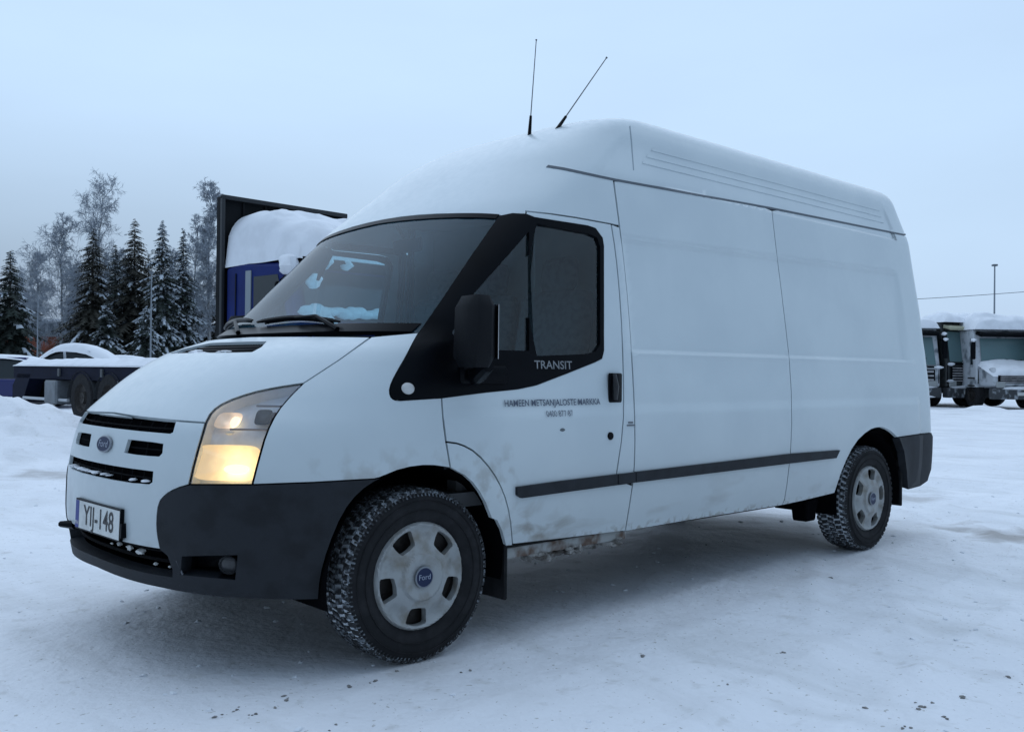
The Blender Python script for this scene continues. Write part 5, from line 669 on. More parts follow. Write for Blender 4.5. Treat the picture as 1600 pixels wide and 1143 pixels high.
    for s0, s1, v in ((.455, .525, 1.035), (.44, .52, .948)):
        mb = MB(); mb.tube([tuple((P(s0+(s1-s0)*i/6, v)-N(s0, v)*.022)*ff) for i in range(7)], .004, 5); mb.build('lamp_divider', mat('divider_grey', (.17, .16, .19), .4), par)
    c, nn = lamp_at(.444, .932, .02); mb = MB(); mb.blob(tuple(c), (.018, .012, .008), 4, 10); mb.build('lamp_screw', mat('bright_ice', (0, 0, 0)), par)

# bonnet vent: recess, grid and snow in it
mb = MB(); k = 24
A = [P(-.30+.6*i/k, 1.205)-N(-.3+.6*i/k, 1.205)*.035 for i in range(k+1)]; B = [P(-.30+.6*i/k, 1.295)-N(-.3+.6*i/k, 1.295)*.035 for i in range(k+1)]
mb.add([tuple(p) for p in A+B], [(i, i+1, k+2+i, k+1+i) for i in range(k)]); mb.build('vent_backing', DARK, hood)
mb = MB()
for i in range(30):
    s = -.25+.5*i/29; mb.tube([tuple(P(s, 1.228)-N(s, 1.228)*.014), tuple(P(s*.8, 1.277)-N(s*.8, 1.277)*.014)], .003, 4)
for vv in (1.24, 1.252, 1.265): mb.tube([tuple(P(-.25+.5*i/20, vv)-N(-.25+.5*i/20, vv)*.013) for i in range(21)], .0035, 4)
mb.build('vent_grille', BLACK, hood)
mb = MB()
for i in range(16): s = random.gauss(-.06, .08); v = random.uniform(1.232, 1.25); mb.blob(tuple(P(s, v)-N(s, v)*.014), (.03, .03, .008), i, 8)
mb.build('vent_snow', SNOW, hood, kind='stuff')
# bonnet crease lines
mb = MB()

# ---- wipers
def wiper(s0, s1, v0, v1, name):
    mb = MB(); pts = []
    for i in range(13):
        t = i/12; s = s0+(s1-s0)*t; v = v0+(v1-v0)*t+.028*math.sin(math.pi*t)*.8; pts.append(tuple(P(s, v)+N(s, v)*(.022)))
    mb.tube(pts, [.006]+[.010]*11+[.005], 6)
    pts2 = [tuple(Vector(p)-Vector(N(s0, v0))*.014) for p in pts[1:-1]]; mb.tube(pts2, .005, 5)
    return mb.build(name, BLACK, van)
wiper(-.10, .34, 1.362, 1.345, 'wiper'); wiper(-.52, -.16, 1.352, 1.375, 'wiper')
for s0, s1 in ((.36, .13), (-.14, -.34)):
    mb = MB(); p0 = P(s0, 1.318)+N(s0, 1.318)*.012; p1 = P((s0+s1)/2, 1.355)+N(s0, 1.35)*.045; p2 = P(s1, 1.366)+N(s1, 1.366)*.03
    mb.tube([tuple(p0), tuple(p1), tuple(p2)], [.012, .008, .006], 6); mb.build('wiper_arm', BLACK, van)

# ---- door furniture
def proud_box(x0, x1, z0, z1, off, h, name, m, parent, sg, bev=.008):
    mb = MB(); c = side_pt((x0+x1)/2, (z0+z1)/2, off, sg); mb.box((0, 0, 0), (x1-x0, h, z1-z0), bev=bev); mb.v = [tuple(Vector(p)+c) for p in mb.v]; return mb.build(name, m, parent, smooth=50)
for sg, dr in ((-1, door[0]), (1, door[1])):
    proud_box(1.098, 1.195, 1.018, 1.158, .004, .016, 'handle_recess', BLACK, dr, sg, .02)
    mb = MB(); mb.tube([side_pt(1.115, 1.03, .03, sg), side_pt(1.112, 1.09, .042, sg), side_pt(1.122, 1.15, .028, sg)], [.010, .014, .010], 8); mb.build('door_handle', mat('handle_black', (.016, .016, .018), .45), dr)
    c = side_pt(1.083, .862, .0, sg); mb = MB(); mb.lathe([(.0, -.008), (.016, -.008), (.018, -.006), (.019, .002)], 20, tuple(c)); mb.build('door_lock', BLACK, dr)
    c = side_pt(1.236, .915, .0, sg)
    proud_box(1.205, 1.262, .905, .911, .002, .006, 'hinge_line', mat('seam_grey', (0, 0, 0)), pill[0 if sg < 0 else 1], sg, .001)
    proud_box(1.217, 1.25, .918, .925, .002, .006, 'hinge_mark', mat('seam_grey', (0, 0, 0)), pill[0 if sg < 0 else 1], sg, .001)
c = P(.811, 1.089); nn = N(.811, 1.089)
for sg in (1, -1):
    ff = np.array((1, sg, 1)); M = Vector(nn*ff).to_track_quat('Z', 'Y').to_matrix(); mb = MB(); mb.lathe([(.0, .012), (.018, .010), (.027, .004), (.029, .0)], 24, axis='Z')
    mb.v = [tuple(M @ Vector((p[0]*1.0, p[1]*.82, p[2]))+Vector(c*ff+nn*ff*.003)) for p in mb.v]; mb.build('side_repeater', mat('repeater_clear', (.55, .56, .55), .3), fender[0 if sg > 0 else 1], smooth=60)
# glass divider bar and dark seals are part of the surround; inner door window bar
LET = mat('door_lettering_ink', (.07, .09, .13), .6)
text_mesh('HAMEEN METSANJALOSTE MARKKA', .0475, 'door_lettering', LET, door[0], lambda x, y: side_pt(.725+x*.80, 1.022+y*.86, .006), bold=.0006)
text_mesh('0400 877 87', .036, 'door_lettering', LET, door[0], lambda x, y: side_pt(.745+x*.95, .972+y, .006))
text_mesh('TRANSIT', .052, 'model_lettering', mat('lettering_silver', (.20, .215, .225), .4, metal=.3), surr[0], lambda x, y: side_pt(.735+x*1.18, 1.190+y, .006), bold=.0006)
mb = MB(); mb.blob(tuple(side_pt(.76, .902, .0)), (.016, .004, .008), 5, 8); mb.build('paint_chip', mat('chip_dark', (.12, .14, .15), .7), door[0])

# ---- mirrors: black shell on a short arm, glass facing back
for sg in (-1, 1):
    t = empty('wing_mirror'); t.parent = van
    mb = MB(); mb.box((0, 0, 0), (.125, .195, .285), bev=.045); V = []
    for x, y, z in mb.v:
        k = 1-.12*max(0, z/.14); V.append((x*k-.03*(y/.1)**2*(1 if x < 0 else 0)+.02*z, y, z))
    mb.v = [tuple(Matrix.Rotation(sg*math.radians(12), 3, 'Z') @ Vector(p)+Vector((.150+(.12 if sg > 0 else 0), sg*1.085, 1.318))) for p in V]; mb.build('mirror_shell', mat('mirror_plastic', (.005, .006, .008), .65, spec=.15, bump=.1, bscale=200), t, smooth=50)
    mb = MB(); mb.box((.0635, 0, 0), (.003, .145, .215), bev=.0); mb.v = [tuple(Matrix.Rotation(sg*math.radians(12), 3, 'Z') @ Vector(p)+Vector((.150+(.12 if sg > 0 else 0), sg*1.085, 1.318))) for p in mb.v]; mb.build('mirror_glass', CHR, t)
    mb = MB(); mb.tube([(.20, sg*1.10, 1.185), (.22, sg*1.03, 1.150), (.27, sg*.93, 1.140)], [.030, .036, .045], 10); mb.build('mirror_arm', BLACK, t)
    mb = MB(); mb.tube([(.23, sg*1.04, 1.40), (.30, sg*.93, 1.385)], [.02, .025], 8); mb.build('mirror_arm', BLACK, t)
    mb = MB(); c = side_pt(.31, 1.145, .008, sg); mb.box(tuple(c), (.26, .03, .075), bev=.012); mb.build('mirror_foot', BLACK, t)

# ---- aerials
for b, tp, r in (((1.186, -.307, 2.405), (1.231, -.307, 2.938), .004), ((1.205, -.47, 2.398), (1.615, -.47, 2.893), .0045)):
    b, tp = Vector(b), Vector(tp); mb = MB(); mb.tube([b, b+(tp-b)*.02, b+(tp-b)*.22], [r*3.6, r*2.6, r*1.7], 8); a = mb.build('aerial', BLACK, van)
    mb = MB(); mb.tube([b+(tp-b)*.2, tp-(tp-b)*.02, tp], [r*.75, r*.6, r*1.4], 6); mb.build('aerial_rod', mat('aerial_rod_grey', (.12, .13, .14), .5), a)

# ---- wheels
def make_wheel(rot):
    w = empty('wheel'); w.parent = van
    R, Wd = .345, .225
    prof = [(.205, -.085), (.222, -.098), (.25, -.110), (.285, -.113), (.312, -.108), (.330, -.098), (.338, -.086), (.340, 0), (.338, .086), (.330, .098), (.312, .108), (.285, .113), (.25, .110), (.205, .085)]
    mb = MB(); mb.lathe(prof[:6], 96); mb.lathe(prof[8:], 96)
    for rr in (.262, .300):
        mb.lathe([(rr-.002, -.1125), (rr, -.1155), (rr+.002, -.1125)], 96)
    ty = mb.build('tyre', RUB, w, smooth=50)
    mb = MB(); mb.lathe(prof[5:9], 96); mb.build('tread_base', TREADSN, ty, smooth=50)
    mb = MB(); n = 56; rnd = random.Random(5)
    for row, (y0, y1) in enumerate(((-.101, -.070), (-.064, -.026), (-.019, .019), (.026, .064), (.070, .101))):
        for k in range(n):
            a0 = 2*math.pi*(k+(.5 if row % 2 else 0)+.1*row)/n; da = 2*math.pi/n*.29; sk = .010*(1 if row in (1, 3) else -1)
            V = []
            for r in (.334, .3465 if row not in (0, 4) else .3435):
                for (yy, aa) in ((y0, -da-sk), (y1, -da+sk), (y1, da+sk), (y0, da-sk)):
                    r2 = r-(.006 if abs(yy) > .09 else 0)
                    V.append((r2*math.cos(a0+aa), yy, r2*math.sin(a0+aa)))
            mb.add(V, [(4, 5, 6, 7), (0, 4, 7, 3), (1, 2, 6, 5), (0, 1, 5, 4), (3, 7, 6, 2)])
    for k in range(n*2):    # shoulder lugs
        a0 = 2*math.pi*k/(n*2); da = .011
        V = []
        for r, y in ((.318, -.1055), (.338, -.094), (.3435, -.088)):
            for s_ in (-1, 1): V += [(r*math.cos(a0+s_*da), y-.003, r*math.sin(a0+s_*da))]
        mb.add(V, [(0, 1, 3, 2), (2, 3, 5, 4)])
    mb.build('tread_blocks', mat('tread_rubber', (.02, .021, .023), .8, scale=50, col2=(.16, .18, .2), thr=(.50, .60)), ty, smooth=0, kind='stuff')
    mb = MB(); mb.lathe([(.215, -.085), (.205, -.06), (.198, .05)], 48); mb.lathe([(.0, -.045), (.09, -.045), (.13, -.04), (.198, -.05)], 48)
    for k in range(12):
        a = math.pi*2*k/12; mb.tube([(.155*math.cos(a), -.05, .155*math.sin(a)), (.155*math.cos(a), -.04, .155*math.sin(a))], .016, 8)
    mb.build('rim', STEEL, w)
    # wheel cover: dished disc with five windows
    n = 96; R2 = .214; out = [(R2*math.cos(2*math.pi*k/n), R2*math.sin(2*math.pi*k/n)) for k in range(n)]
    holes = []
    for k in range(5):
        a = math.radians(48+72*k+rot)
        def pr(r, t): return (r*math.cos(a)-t*math.sin(a), r*math.sin(a)+t*math.cos(a))
        c_ = [(.133, -.039), (.126, -.033), (.123, 0), (.126, .033), (.133, .039), (.158, .046), (.181, .050), (.188, .044), (.194, .02), (.196, 0), (.194, -.02), (.188, -.044), (.181, -.050), (.158, -.046)]
        holes.append([pr(*q) for q in c_])
    v2, T = fill2d(out, holes, .0075)
    def yh(p):
        r = math.hypot(*p); a = math.degrees(math.atan2(p[1], p[0]))-48-rot; q = abs(((a+36) % 72)-36)    # 0 at a window
        y = -.102-.012*math.exp(-((r-.10)/.05)**2)
        y -= .013*(1/(1+math.exp(-(.096-r)/.0018)))                           # hub disc stands proud
        y += .012*(1/(1+math.exp(-(.060-r)/.004)))*0
        y -= .007*math.exp(-((r-.203)/.008)**2)                                # outer bead
        y += .017*math.exp(-((q-36)/13)**2)*math.exp(-((r-.17)/.028)**2)*1.0   # dished pockets between the windows
        y += .010*max(0, (r-.208)/.006)
        return y
    mb = MB(); V = [(p[0], yh(p), p[1]) for p in v2]; mb.add(V, T.tolist())
    for hl in holes:
        k = len(hl); mb.add([(p[0], yh(p), p[1]) for p in hl]+[(p[0]*.99, yh(p)+.03, p[1]*.99) for p in hl], [(i, (i+1) % k, k+(i+1) % k, k+i) for i in range(k)])
    cv = mb.build('wheel_cover', CAPM, w, smooth=28)
    o = emblem('wheel_badge', (0, -.1235, 0), (0, -1, 0), (0, 0, 1), .043, .043, w, ts=.62)
    return w
wh = {}
wf = make_wheel(0); wf.location = (0, -.842, .345)
wr = make_wheel(-40); wr.location = (3.75, -.842, .345)
w3 = copy_tree(wf, van); w3.location = (0, .842, .345); w3.rotation_euler = (0, 0, math.pi)
w4 = copy_tree(wr, van); w4.location = (3.75, .842, .345); w4.rotation_euler = (0, 0, math.pi)
for w in (wf, w3): w.rotation_euler.z += math.radians(-2)
# wheel houses, mudflaps, underbody
for sg in (1, -1):
    for cx, R in ((0.0, .425), (3.75, .425)):
        mb = MB(); n = 28; V = []; Fs = []
        for i in range(n+1):
            a = math.radians(-12+204*i/n)
            for y in (-.945, -.50): V.append((cx+R*math.cos(a)*1.03, y*sg, .36+R*math.sin(a)))
        for i in range(n): Fs.append((2*i, 2*i+2, 2*i+3, 2*i+1))
        k = len(V); V.append((cx, -.5*sg, .36)); Fs += [(2*i+1, 2*i+3, k) for i in range(n)]
        mb.add(V, Fs); mb.build('wheel_housing', DARK, van, smooth=60)
    mb = MB(); mb.box((.458, -.845*sg, .345), (.018, .21, .33), bev=.006); mb.build('mudflap', RUB, van)
    mb = MB(); mb.box((4.22, -.85*sg, .39), (.02, .20, .27), bev=.006); mb.build('mudflap', RUB, van)
    mb = MB(); mb.box((3.17, -.80*sg, .31), (.12, .10, .14), taper=1.2, bev=.01); mb.build('spring_hanger', DARK, van)
    mb = MB(); mb.box((.86, -.925*sg, .375), (.80, .03, .045), bev=.006); mb.build('sill_step', mat('rusty_sill', (.30, .31, .30), .7, scale=9, col2=(.10, .06, .04), thr=(.45, .6)), van)
    mb = MB()
    for i in range(26):
        x = random.choice((random.uniform(.52, 1.2), random.gauss(.82, .08))); mb.blob((x, -.90*sg+random.uniform(-.03, .03), .345+random.uniform(-.02, .015)), (random.uniform(.015, .05), .03, random.uniform(.01, .032)), i+9, 8, .3)
    mb.build('frozen_slush', ICE, van, kind='stuff')
mb = MB(); mb.box((1.9, 0, .40), (2.7, 1.36, .16), bev=.02); mb.box((1.9, .35, .32), (2.4, .4, .14), bev=.03); mb.box((-.30, 0, .44), (.60, 1.1, .2), bev=.02); mb.box((4.2, 0, .45), (.9, 1.5, .2), bev=.02); mb.box((3.75, 0, .30), (.12, 1.5, .12), bev=.02)
mb.box((0, 0, .30), (.16, 1.4, .14), bev=.03); mb.tube([(.6, .3, .27), (3.3, .35, .27), (4.5, .5, .28)], .04, 8)
mb.build('underbody', mat('underbody_black', (.018, .017, .016), .9, var=.4, scale=5), van)
# load-space shell so that nothing shows through the gaps
mb = MB(); mb.box((3.05, 0, 1.25), (3.20, 1.30, 1.50)); mb.build('load_bay', GAPM, van)

# ---- cab inside
mb = MB(); mb.box((.72, 0, .62), (1.45, 1.78, .06)); mb.build('cab_floor', GREYP, van)
mb = MB(); mb.box((.72, .80, .86), (.9, .10, .46), bev=.02); mb.box((.72, -.80, .86), (.9, .10, .46), bev=.02)
mb.build('door_lining', GREYP, van)
# bulkhead
mb = MB(); mb.box((1.40, 0, 1.33), (.03, 1.50, 1.42)); mb.build('bulkhead', mat('bulkhead_grey', (.34, .37, .39), .8, var=.15, scale=3), van)
mb = MB(); mb.box((1.03, 0, 2.02), (.62, 1.30, .03)); mb.build('headlining', LINING, van)
# dashboard
mb = MB(); V = []; prof = [(-.12, 1.10), (-.06, 1.235), (.06, 1.27), (.28, 1.265), (.42, 1.22), (.46, 1.10), (.44, .92), (.30, .70)]; n = 15
for j in range(n+1):
    y = -.80+1.6*j/n; hump = .035*math.exp(-((y+.40)/.2)**2)
    for x, z in prof: V.append((x+.20*(abs(y)/.8)**2*(1 if x < .1 else .3), y, z+(hump if .2 < x < .45 else 0)))
k = len(prof); mb.add(V, [(j*k+i, j*k+i+1, (j+1)*k+i+1, (j+1)*k+i) for j in range(n) for i in range(k-1)])
dash = mb.build('dashboard', mat('dashboard_plastic', (.045, .048, .052), .7, var=.2, scale=8), van, smooth=50)
mb = MB(); mb.box((.15, .12, 1.28), (.21, .30, .006)); mb.build('papers', mat('paper_white', (.6, .62, .6), .8), dash)
# steering wheel (left-hand drive)
mb = MB(); n = 32; cen = Vector((.52, -.42, 1.17)); M = Matrix.Rotation(math.radians(-58), 3, 'Y')
mb.tube([cen+M @ Vector((.19*math.cos(2*math.pi*i/n), .19*math.sin(2*math.pi*i/n), 0)) for i in range(n+1)], .014, 8, False)
for a in (90, 210, 330): mb.tube([cen, cen+M @ Vector((.19*math.cos(math.radians(a)), .19*math.sin(math.radians(a)), 0))], .013, 6)
mb.tube([cen, cen+Vector((-.2, 0, -.13))], .03, 8); mb.build('steering_wheel', BLACK, van)
for y, wd in ((-.45, .50), (.08, .44), (.52, .44)):
    mb = MB(); mb.box((.95, y, .93), (.50, wd, .16), bev=.05); st = mb.build('seat', SEATM, van, smooth=50)
    mb = MB(); mb.box((0, 0, 0), (.14, wd, .64), bev=.05); Mr = Matrix.Rotation(math.radians(10), 3, 'Y'); mb.v = [tuple(Mr @ Vector(p)+Vector((1.22, y, 1.26))) for p in mb.v]; mb.build('backrest', SEATM, st, smooth=50)
    mb = MB(); mb.box((0, 0, 0), (.10, .25, .18), bev=.04); mb.v = [tuple(Mr @ Vector(p)+Vector((1.28, y, 1.67))) for p in mb.v]; mb.build('headrest', SEATM, st, smooth=50)
mb = MB(); mb.box((.62, .0, 1.80), (.02, .24, .07), bev=.01); mb.tube([(.60, 0, 1.84), (.55, 0, 1.90)], .01, 6); mb.build('interior_mirror', BLACK, van)

# ------------------------------------------------------------------ ground
_NT = {}
def vnoise(x, y, seed=0):
    if seed not in _NT: _NT[seed] = np.random.RandomState(seed).rand(256, 256)
    T = _NT[seed]; xi = np.floor(x).astype(int); yi = np.floor(y).astype(int); fx = x-xi; fy = y-yi
    fx = fx*fx*(3-2*fx); fy = fy*fy*(3-2*fy); g = lambda a, b: T[a % 256, b % 256]
    return (g(xi, yi)*(1-fx)*(1-fy)+g(xi+1, yi)*fx*(1-fy)+g(xi, yi+1)*(1-fx)*fy+g(xi+1, yi+1)*fx*fy)-.5
MOUNDS = []
def mound(u, depth, h, rx, ry=None):
    p = gat(u, depth); MOUNDS.append((p.x, p.y, h, rx, ry or rx))
rm = random.Random(3)
for u, h, d in ((-90, .72, 18), (-50, .70, 17.4), (-15, .66, 17), (12, .60, 17.2), (38, .55, 16.8), (60, .50, 17.2), (82, .44, 16.8), (104, .34, 16.6), (124, .22, 16.5), (5, .42, 15), (55, .30, 14.6), (100, .16, 14.2), (30, .2, 13)): mound(u, d, h, rm.uniform(.6, .9))
for u in range(1440, 1800, 22): mound(u+rm.uniform(-6, 6), rm.uniform(29.0, 30.5), rm.uniform(.10, .30), rm.uniform(.35, .6), rm.uniform(.6, 1.1))
for u in range(1440, 2000, 60): mound(u, rm.uniform(25, 27), rm.uniform(.03, .10), 1.4)
def gz(x, y):
    """height of the packed snow; level under the van, lumpy and rutted elsewhere"""
    z = np.zeros_like(x)
    far = np.clip((np.hypot(x-1.9, y)-3)/30, 0, 1)
    z += .010*vnoise(x*1.1+7, y*1.1, 1)+.007*vnoise(x*3.1, y*3.1, 2)+.0045*vnoise(x*8, y*8, 3)+.003*vnoise(x*21, y*21, 4)
    z += .10*far*vnoise(x*.25, y*.25, 5)
    # old wheel tracks crossing the yard
    for (x0, y0, a, w, dp) in ((-1.0, -2.35, .10, .13, .018), (-1.0, -1.35, .10, .13, .009), (2, -2.9, .55, .14, .016), (2, -1.75, .5, .14, .012), (-1.6, 1.0, 1.2, .13, .012), (-3.4, 0, 1.3, .14, .012), (6.2, 0, 1.0, .15, .014), (7.8, 0, 1.05, .15, .014)):
        d = -(x-x0)*math.sin(a)+(y-y0)*math.cos(a)+.12*vnoise(x*.5, y*.5, 9); q = np.exp(-(d/w)**2)
        z -= q*dp*(1+.6*vnoise(x*4, y*4, 10)); z += dp*.6*(np.exp(-((d-w*1.5)/.05)**2)+np.exp(-((d+w*1.5)/.05)**2))*(1+vnoise(x*9, y*9, 11))
    for (mx, my, h, rx, ry) in MOUNDS:
        d2 = ((x-mx)/rx)**2+((y-my)/ry)**2; m_ = d2 < 9
        if m_.any(): z = np.where(m_, np.maximum(z, h*np.exp(-d2)*(1+.35*vnoise(x*3, y*3, 21)+.15*vnoise(x*9, y*9, 22))), z)
    # flat contact under the tyres
    for tx, ty in ((0, -.84), (3.75, -.84), (0, .84), (3.75, .84)):
        k = np.exp(-(((x-tx)/.30)**2+((y-ty)/.24)**2)); z = z*(1-k)+k*.003
    return z
def axis(a, b, near, far0, far1, step):
    L = list(np.arange(a, b, step)); s = step; x = b
    while x < far1: L.append(x); s *= 1.045; x += s
    s = step; x = a; M = []
    while x > far0: s *= 1.045; x -= s; M.append(x)
    return np.array(M[::-1]+L)
ax = axis(-4.2, 6.2, 0, -420, 560, .035); ay = axis(-4.2, 2.6, 0, -300, 700, .035)
gx, gy = np.meshgrid(ax, ay, indexing='ij'); zz = gz(gx, gy); nx, ny = gx.shape
me = bpy.data.meshes.new('snow_ground'); V = np.stack([gx, gy, zz], -1).reshape(-1, 3)
I = np.arange(nx*ny).reshape(nx, ny); Q = np.stack([I[:-1, :-1], I[1:, :-1], I[1:, 1:], I[:-1, 1:]], -1).reshape(-1, 4)
me.vertices.add(len(V)); me.vertices.foreach_set('co', V.ravel()); me.loops.add(Q.size); me.loops.foreach_set('vertex_index', Q.ravel())
me.polygons.add(len(Q)); me.polygons.foreach_set('loop_start', np.arange(0, Q.size, 4)); me.polygons.foreach_set('loop_total', np.full(len(Q), 4)); me.update(); me.validate(); me.shade_smooth()
def ground_hit(u, v):
    d = Fv+Rv*((u-800)/1496.66)-Uv*((v-571.5)/1496.66); k = -CAMP[2]/d.z; return CAMP[0]+d.x*k, CAMP[1]+d.y*k
def snow_ground_mat():
    m = bpy.data.materials.new('packed_snow'); m.use_nodes = True; t = m.node_tree; b = t.nodes['Principled BSDF']; g = t.nodes.new('ShaderNodeNewGeometry')
    def no(sc, det=6, st=(1, 1, 1), dist=0.0):
        mp = t.nodes.new('ShaderNodeMapping'); mp.inputs['Scale'].default_value = st; mp.inputs['Rotation'].default_value = (0, 0, .35); t.links.new(g.outputs['Position'], mp.inputs[0])
        n = t.nodes.new('ShaderNodeTexNoise'); n.inputs['Scale'].default_value = sc; n.inputs['Detail'].default_value = det; n.inputs['Distortion'].default_value = dist; t.links.new(mp.outputs[0], n.inputs[0]); return n.outputs[0]
    def MR(i, a, b_, c=0.0, d=1.0):
        r = t.nodes.new('ShaderNodeMapRange'); t.links.new(i, r.inputs[0])
        for k, q in enumerate((a, b_, c, d)): r.inputs[k+1].default_value = q
        return r.outputs[0]
    def mix(f, a, b_):
        x = t.nodes.new('ShaderNodeMix'); x.data_type = 'RGBA'; t.links.new(f, x.inputs[0])
        for k, q in ((6, a), (7, b_)):
            if isinstance(q, tuple): x.inputs[k].default_value = (*q, 1)
            else: t.links.new(q, x.inputs[k])
        return x.outputs[2]
    c = mix(MR(no(.55, 5), .35, .65), (.83, .845, .87), (.74, .76, .79))
    c = mix(MR(no(2.4, 8, (1, .35, 1), .5), .52, .72), c, (.66, .675, .69))
    c = mix(MR(no(9, 6), .60, .72, 0, .6), c, (.58, .585, .58))
    c = mix(MR(no(45, 3), .665, .70, 0, .75), c, (.38, .37, .34))
    c = mix(MR(no(.33, 7, (1, .4, 1), 1.0), .64, .72, 0, .5), c, (.40, .39, .375))
    # worn-through patches where brown slush shows
    nn = no(2.2, 7, (1, 1, 1), .8)
    for u, v, r, k in ((1590, 834, .62, .75), (78, 740, .75, .5), (1418, 776, .55, .45), (1330, 760, .5, .3), (1560, 1050, .18, .3), (1300, 905, .3, .25), (640, 1045, .25, .25)):
        x, y = ground_hit(u, v); dv = t.nodes.new('ShaderNodeVectorMath'); dv.operation = 'DISTANCE'; t.links.new(g.outputs['Position'], dv.inputs[0]); dv.inputs[1].default_value = (x, y, 0)
        ma = t.nodes.new('ShaderNodeMath'); ma.operation = 'MULTIPLY_ADD'; t.links.new(nn, ma.inputs[0]); ma.inputs[1].default_value = r*2.4; t.links.new(dv.outputs['Value'], ma.inputs[2])
        c = mix(MR(ma.outputs[0], r*2.0, r*1.35, 0, k), c, (.27, .245, .22))
    t.links.new(c, b.inputs['Base Color']); b.inputs['Roughness'].default_value = .7; b.inputs['Specular IOR Level'].default_value = .25
    bp = t.nodes.new('ShaderNodeBump'); bp.inputs['Strength'].default_value = .5; bp.inputs['Distance'].default_value = .012; t.links.new(no(30, 8), bp.inputs['Height'])
    bp2 = t.nodes.new('ShaderNodeBump'); bp2.inputs['Strength'].default_value = .5; bp2.inputs['Distance'].default_value = .04; t.links.new(no(6, 6), bp2.inputs['Height']); t.links.new(bp2.outputs[0], bp.inputs['Normal'])
    t.links.new(bp.outputs[0], b.inputs['Normal']); return m
me.materials.append(snow_ground_mat()); g_ = bpy.data.objects.new('snow_ground', me); COL.objects.link(g_); g_['kind'] = 'structure'
# grit and ice crumbs lying on the snow
mb = MB(); rg = random.Random(11)
spots = [(546, 1072), (430, 1105), (578, 1066), (585, 1064), (620, 1048), (735, 1045), (370, 1108), (525, 1127), (394, 1118), (1226, 1021), (1440, 1103), (1506, 1089), (1458, 1100), (1410, 1134), (1575, 1055), (1300, 900), (1137, 1068), (1004, 1027), (335, 1119), (450, 1090), (1445, 1105), (1352, 1102), (1475, 1120)]
for u, v in spots:
    x, y = ground_hit(u, v)
    for j in range(rg.randint(1, 3)):
        xx, yy = x+rg.gauss(0, .015)*(j > 0), y+rg.gauss(0, .015)*(j > 0); r = rg.uniform(.003, .0065)
        mb.blob((xx, yy, float(gz(np.array(xx), np.array(yy)))+r*.3), (r*rg.uniform(1, 1.8), r*rg.uniform(1, 1.8), r*.7), rg.randint(0, 999), 6, .3)
for j in range(160):
    a, d = rg.uniform(0, 6.28), rg.uniform(1.2, 9); xx, yy = 1.0+math.cos(a)*d, -1.5+math.sin(a)*d; r = rg.uniform(.0015, .0042)*(1 if rg.random() < .93 else 1.6)
    mb.blob((xx, yy, float(gz(np.array(xx), np.array(yy)))+r*.2), (r*1.4, r*1.4, r*.7), j, 6, .3)
mb.build('road_grit', mat('grit_dark', (.27, .265, .255), .9, var=.4, scale=40), kind='stuff')
mb = MB()
for j in range(700):
    a, d = rg.uniform(0, 6.28), rg.uniform(1.0, 8); xx, yy = 1.0+math.cos(a)*d, -1.5+math.sin(a)*d; r = rg.uniform(.004, .012)
    mb.blob((xx, yy, float(gz(np.array(xx), np.array(yy)))+r*.15), (r*1.3, r*1.3, r*.7), j+5000, 6, .3)
mb.build('snow_crumbs', SNOW, kind='stuff')

# ------------------------------------------------------------------ blue flatbed lorry behind the van
def wheel_simple(R, W, m1, m2, parent, loc, name='wheel'):
    mb = MB(); mb.lathe([(R*.55, -W/2), (R*.9, -W/2), (R, -W*.38), (R, W*.38), (R*.9, W/2), (R*.55, W/2)], 32, axis='X'); w = mb.build(name, m1, parent, loc=loc)
    mb = MB(); mb.lathe([(0, -W*.30), (R*.2, -W*.42), (R*.25, -W*.25), (R*.5, -W*.28), (R*.56, -W*.5)], 24, axis='X'); mb.lathe([(0, W*.30), (R*.2, W*.42), (R*.25, W*.25), (R*.5, W*.28), (R*.56, W*.5)], 24, axis='X')
    mb.build('hub', m2, w); return w
NAVY = mat('navy_paint', (.005, .008, .024), .7, spec=.12, var=.3, scale=2)
COBALT = mat('cobalt_paint', (.003, .016, .125), .5, var=.25, scale=2, spec=.15)
TARP = mat('headboard_black', (.007, .009, .011), .7, spec=.15, var=.4, scale=1.5)
GLD = mat('vehicle_glass_dark', (.02, .028, .032), .12)
GREYM = mat('grey_metal', (.10, .11, .12), .6, metal=.3, var=.3, scale=3)
P1 = gat(341, 15.8); RZ = math.atan2(.068, .995)
lo = empty('flatbed_lorry', (P1.x, P1.y, 0), RZ, label='blue flatbed lorry with tall black headboard and heavy snow on its cab, behind the van', cat='lorry')
# local: x across (0 near side .. 2.55), -y forward, +y along the bed
mb = MB(); mb.box((1.275, .06, 2.42), (2.55, .12, 3.16), bev=.015)
hb_ = mb.build('headboard', TARP, lo)
mb = MB()
for x in (.03, 2.52): mb.box((x, -.03, 2.42), (.06, .08, 3.18), bev=.01)
mb.box((1.275, -.03, 3.99), (2.55, .09, .07), bev=.01)
mb.build('headboard_frame', mat('frame_dark', (.014, .018, .022), .6), hb_)
for i in range(1, 6):
    mb = MB(); mb.box((i*.425, -.015, 2.42), (.035, .03, 3.05)); mb.build('rib', TARP, hb_)
mb = MB(); mb.box((1.275, 4.55, 1.09), (2.5, 8.9, .15), bev=.01); mb.box((.06, 4.55, 1.02), (.08, 8.9, .26), bev=.01); mb.box((2.49, 4.55, 1.02), (.08, 8.9, .26), bev=.01); bed = mb.build('load_bed', NAVY, lo)
mb = MB(); n, m_ = 60, 12; V = []
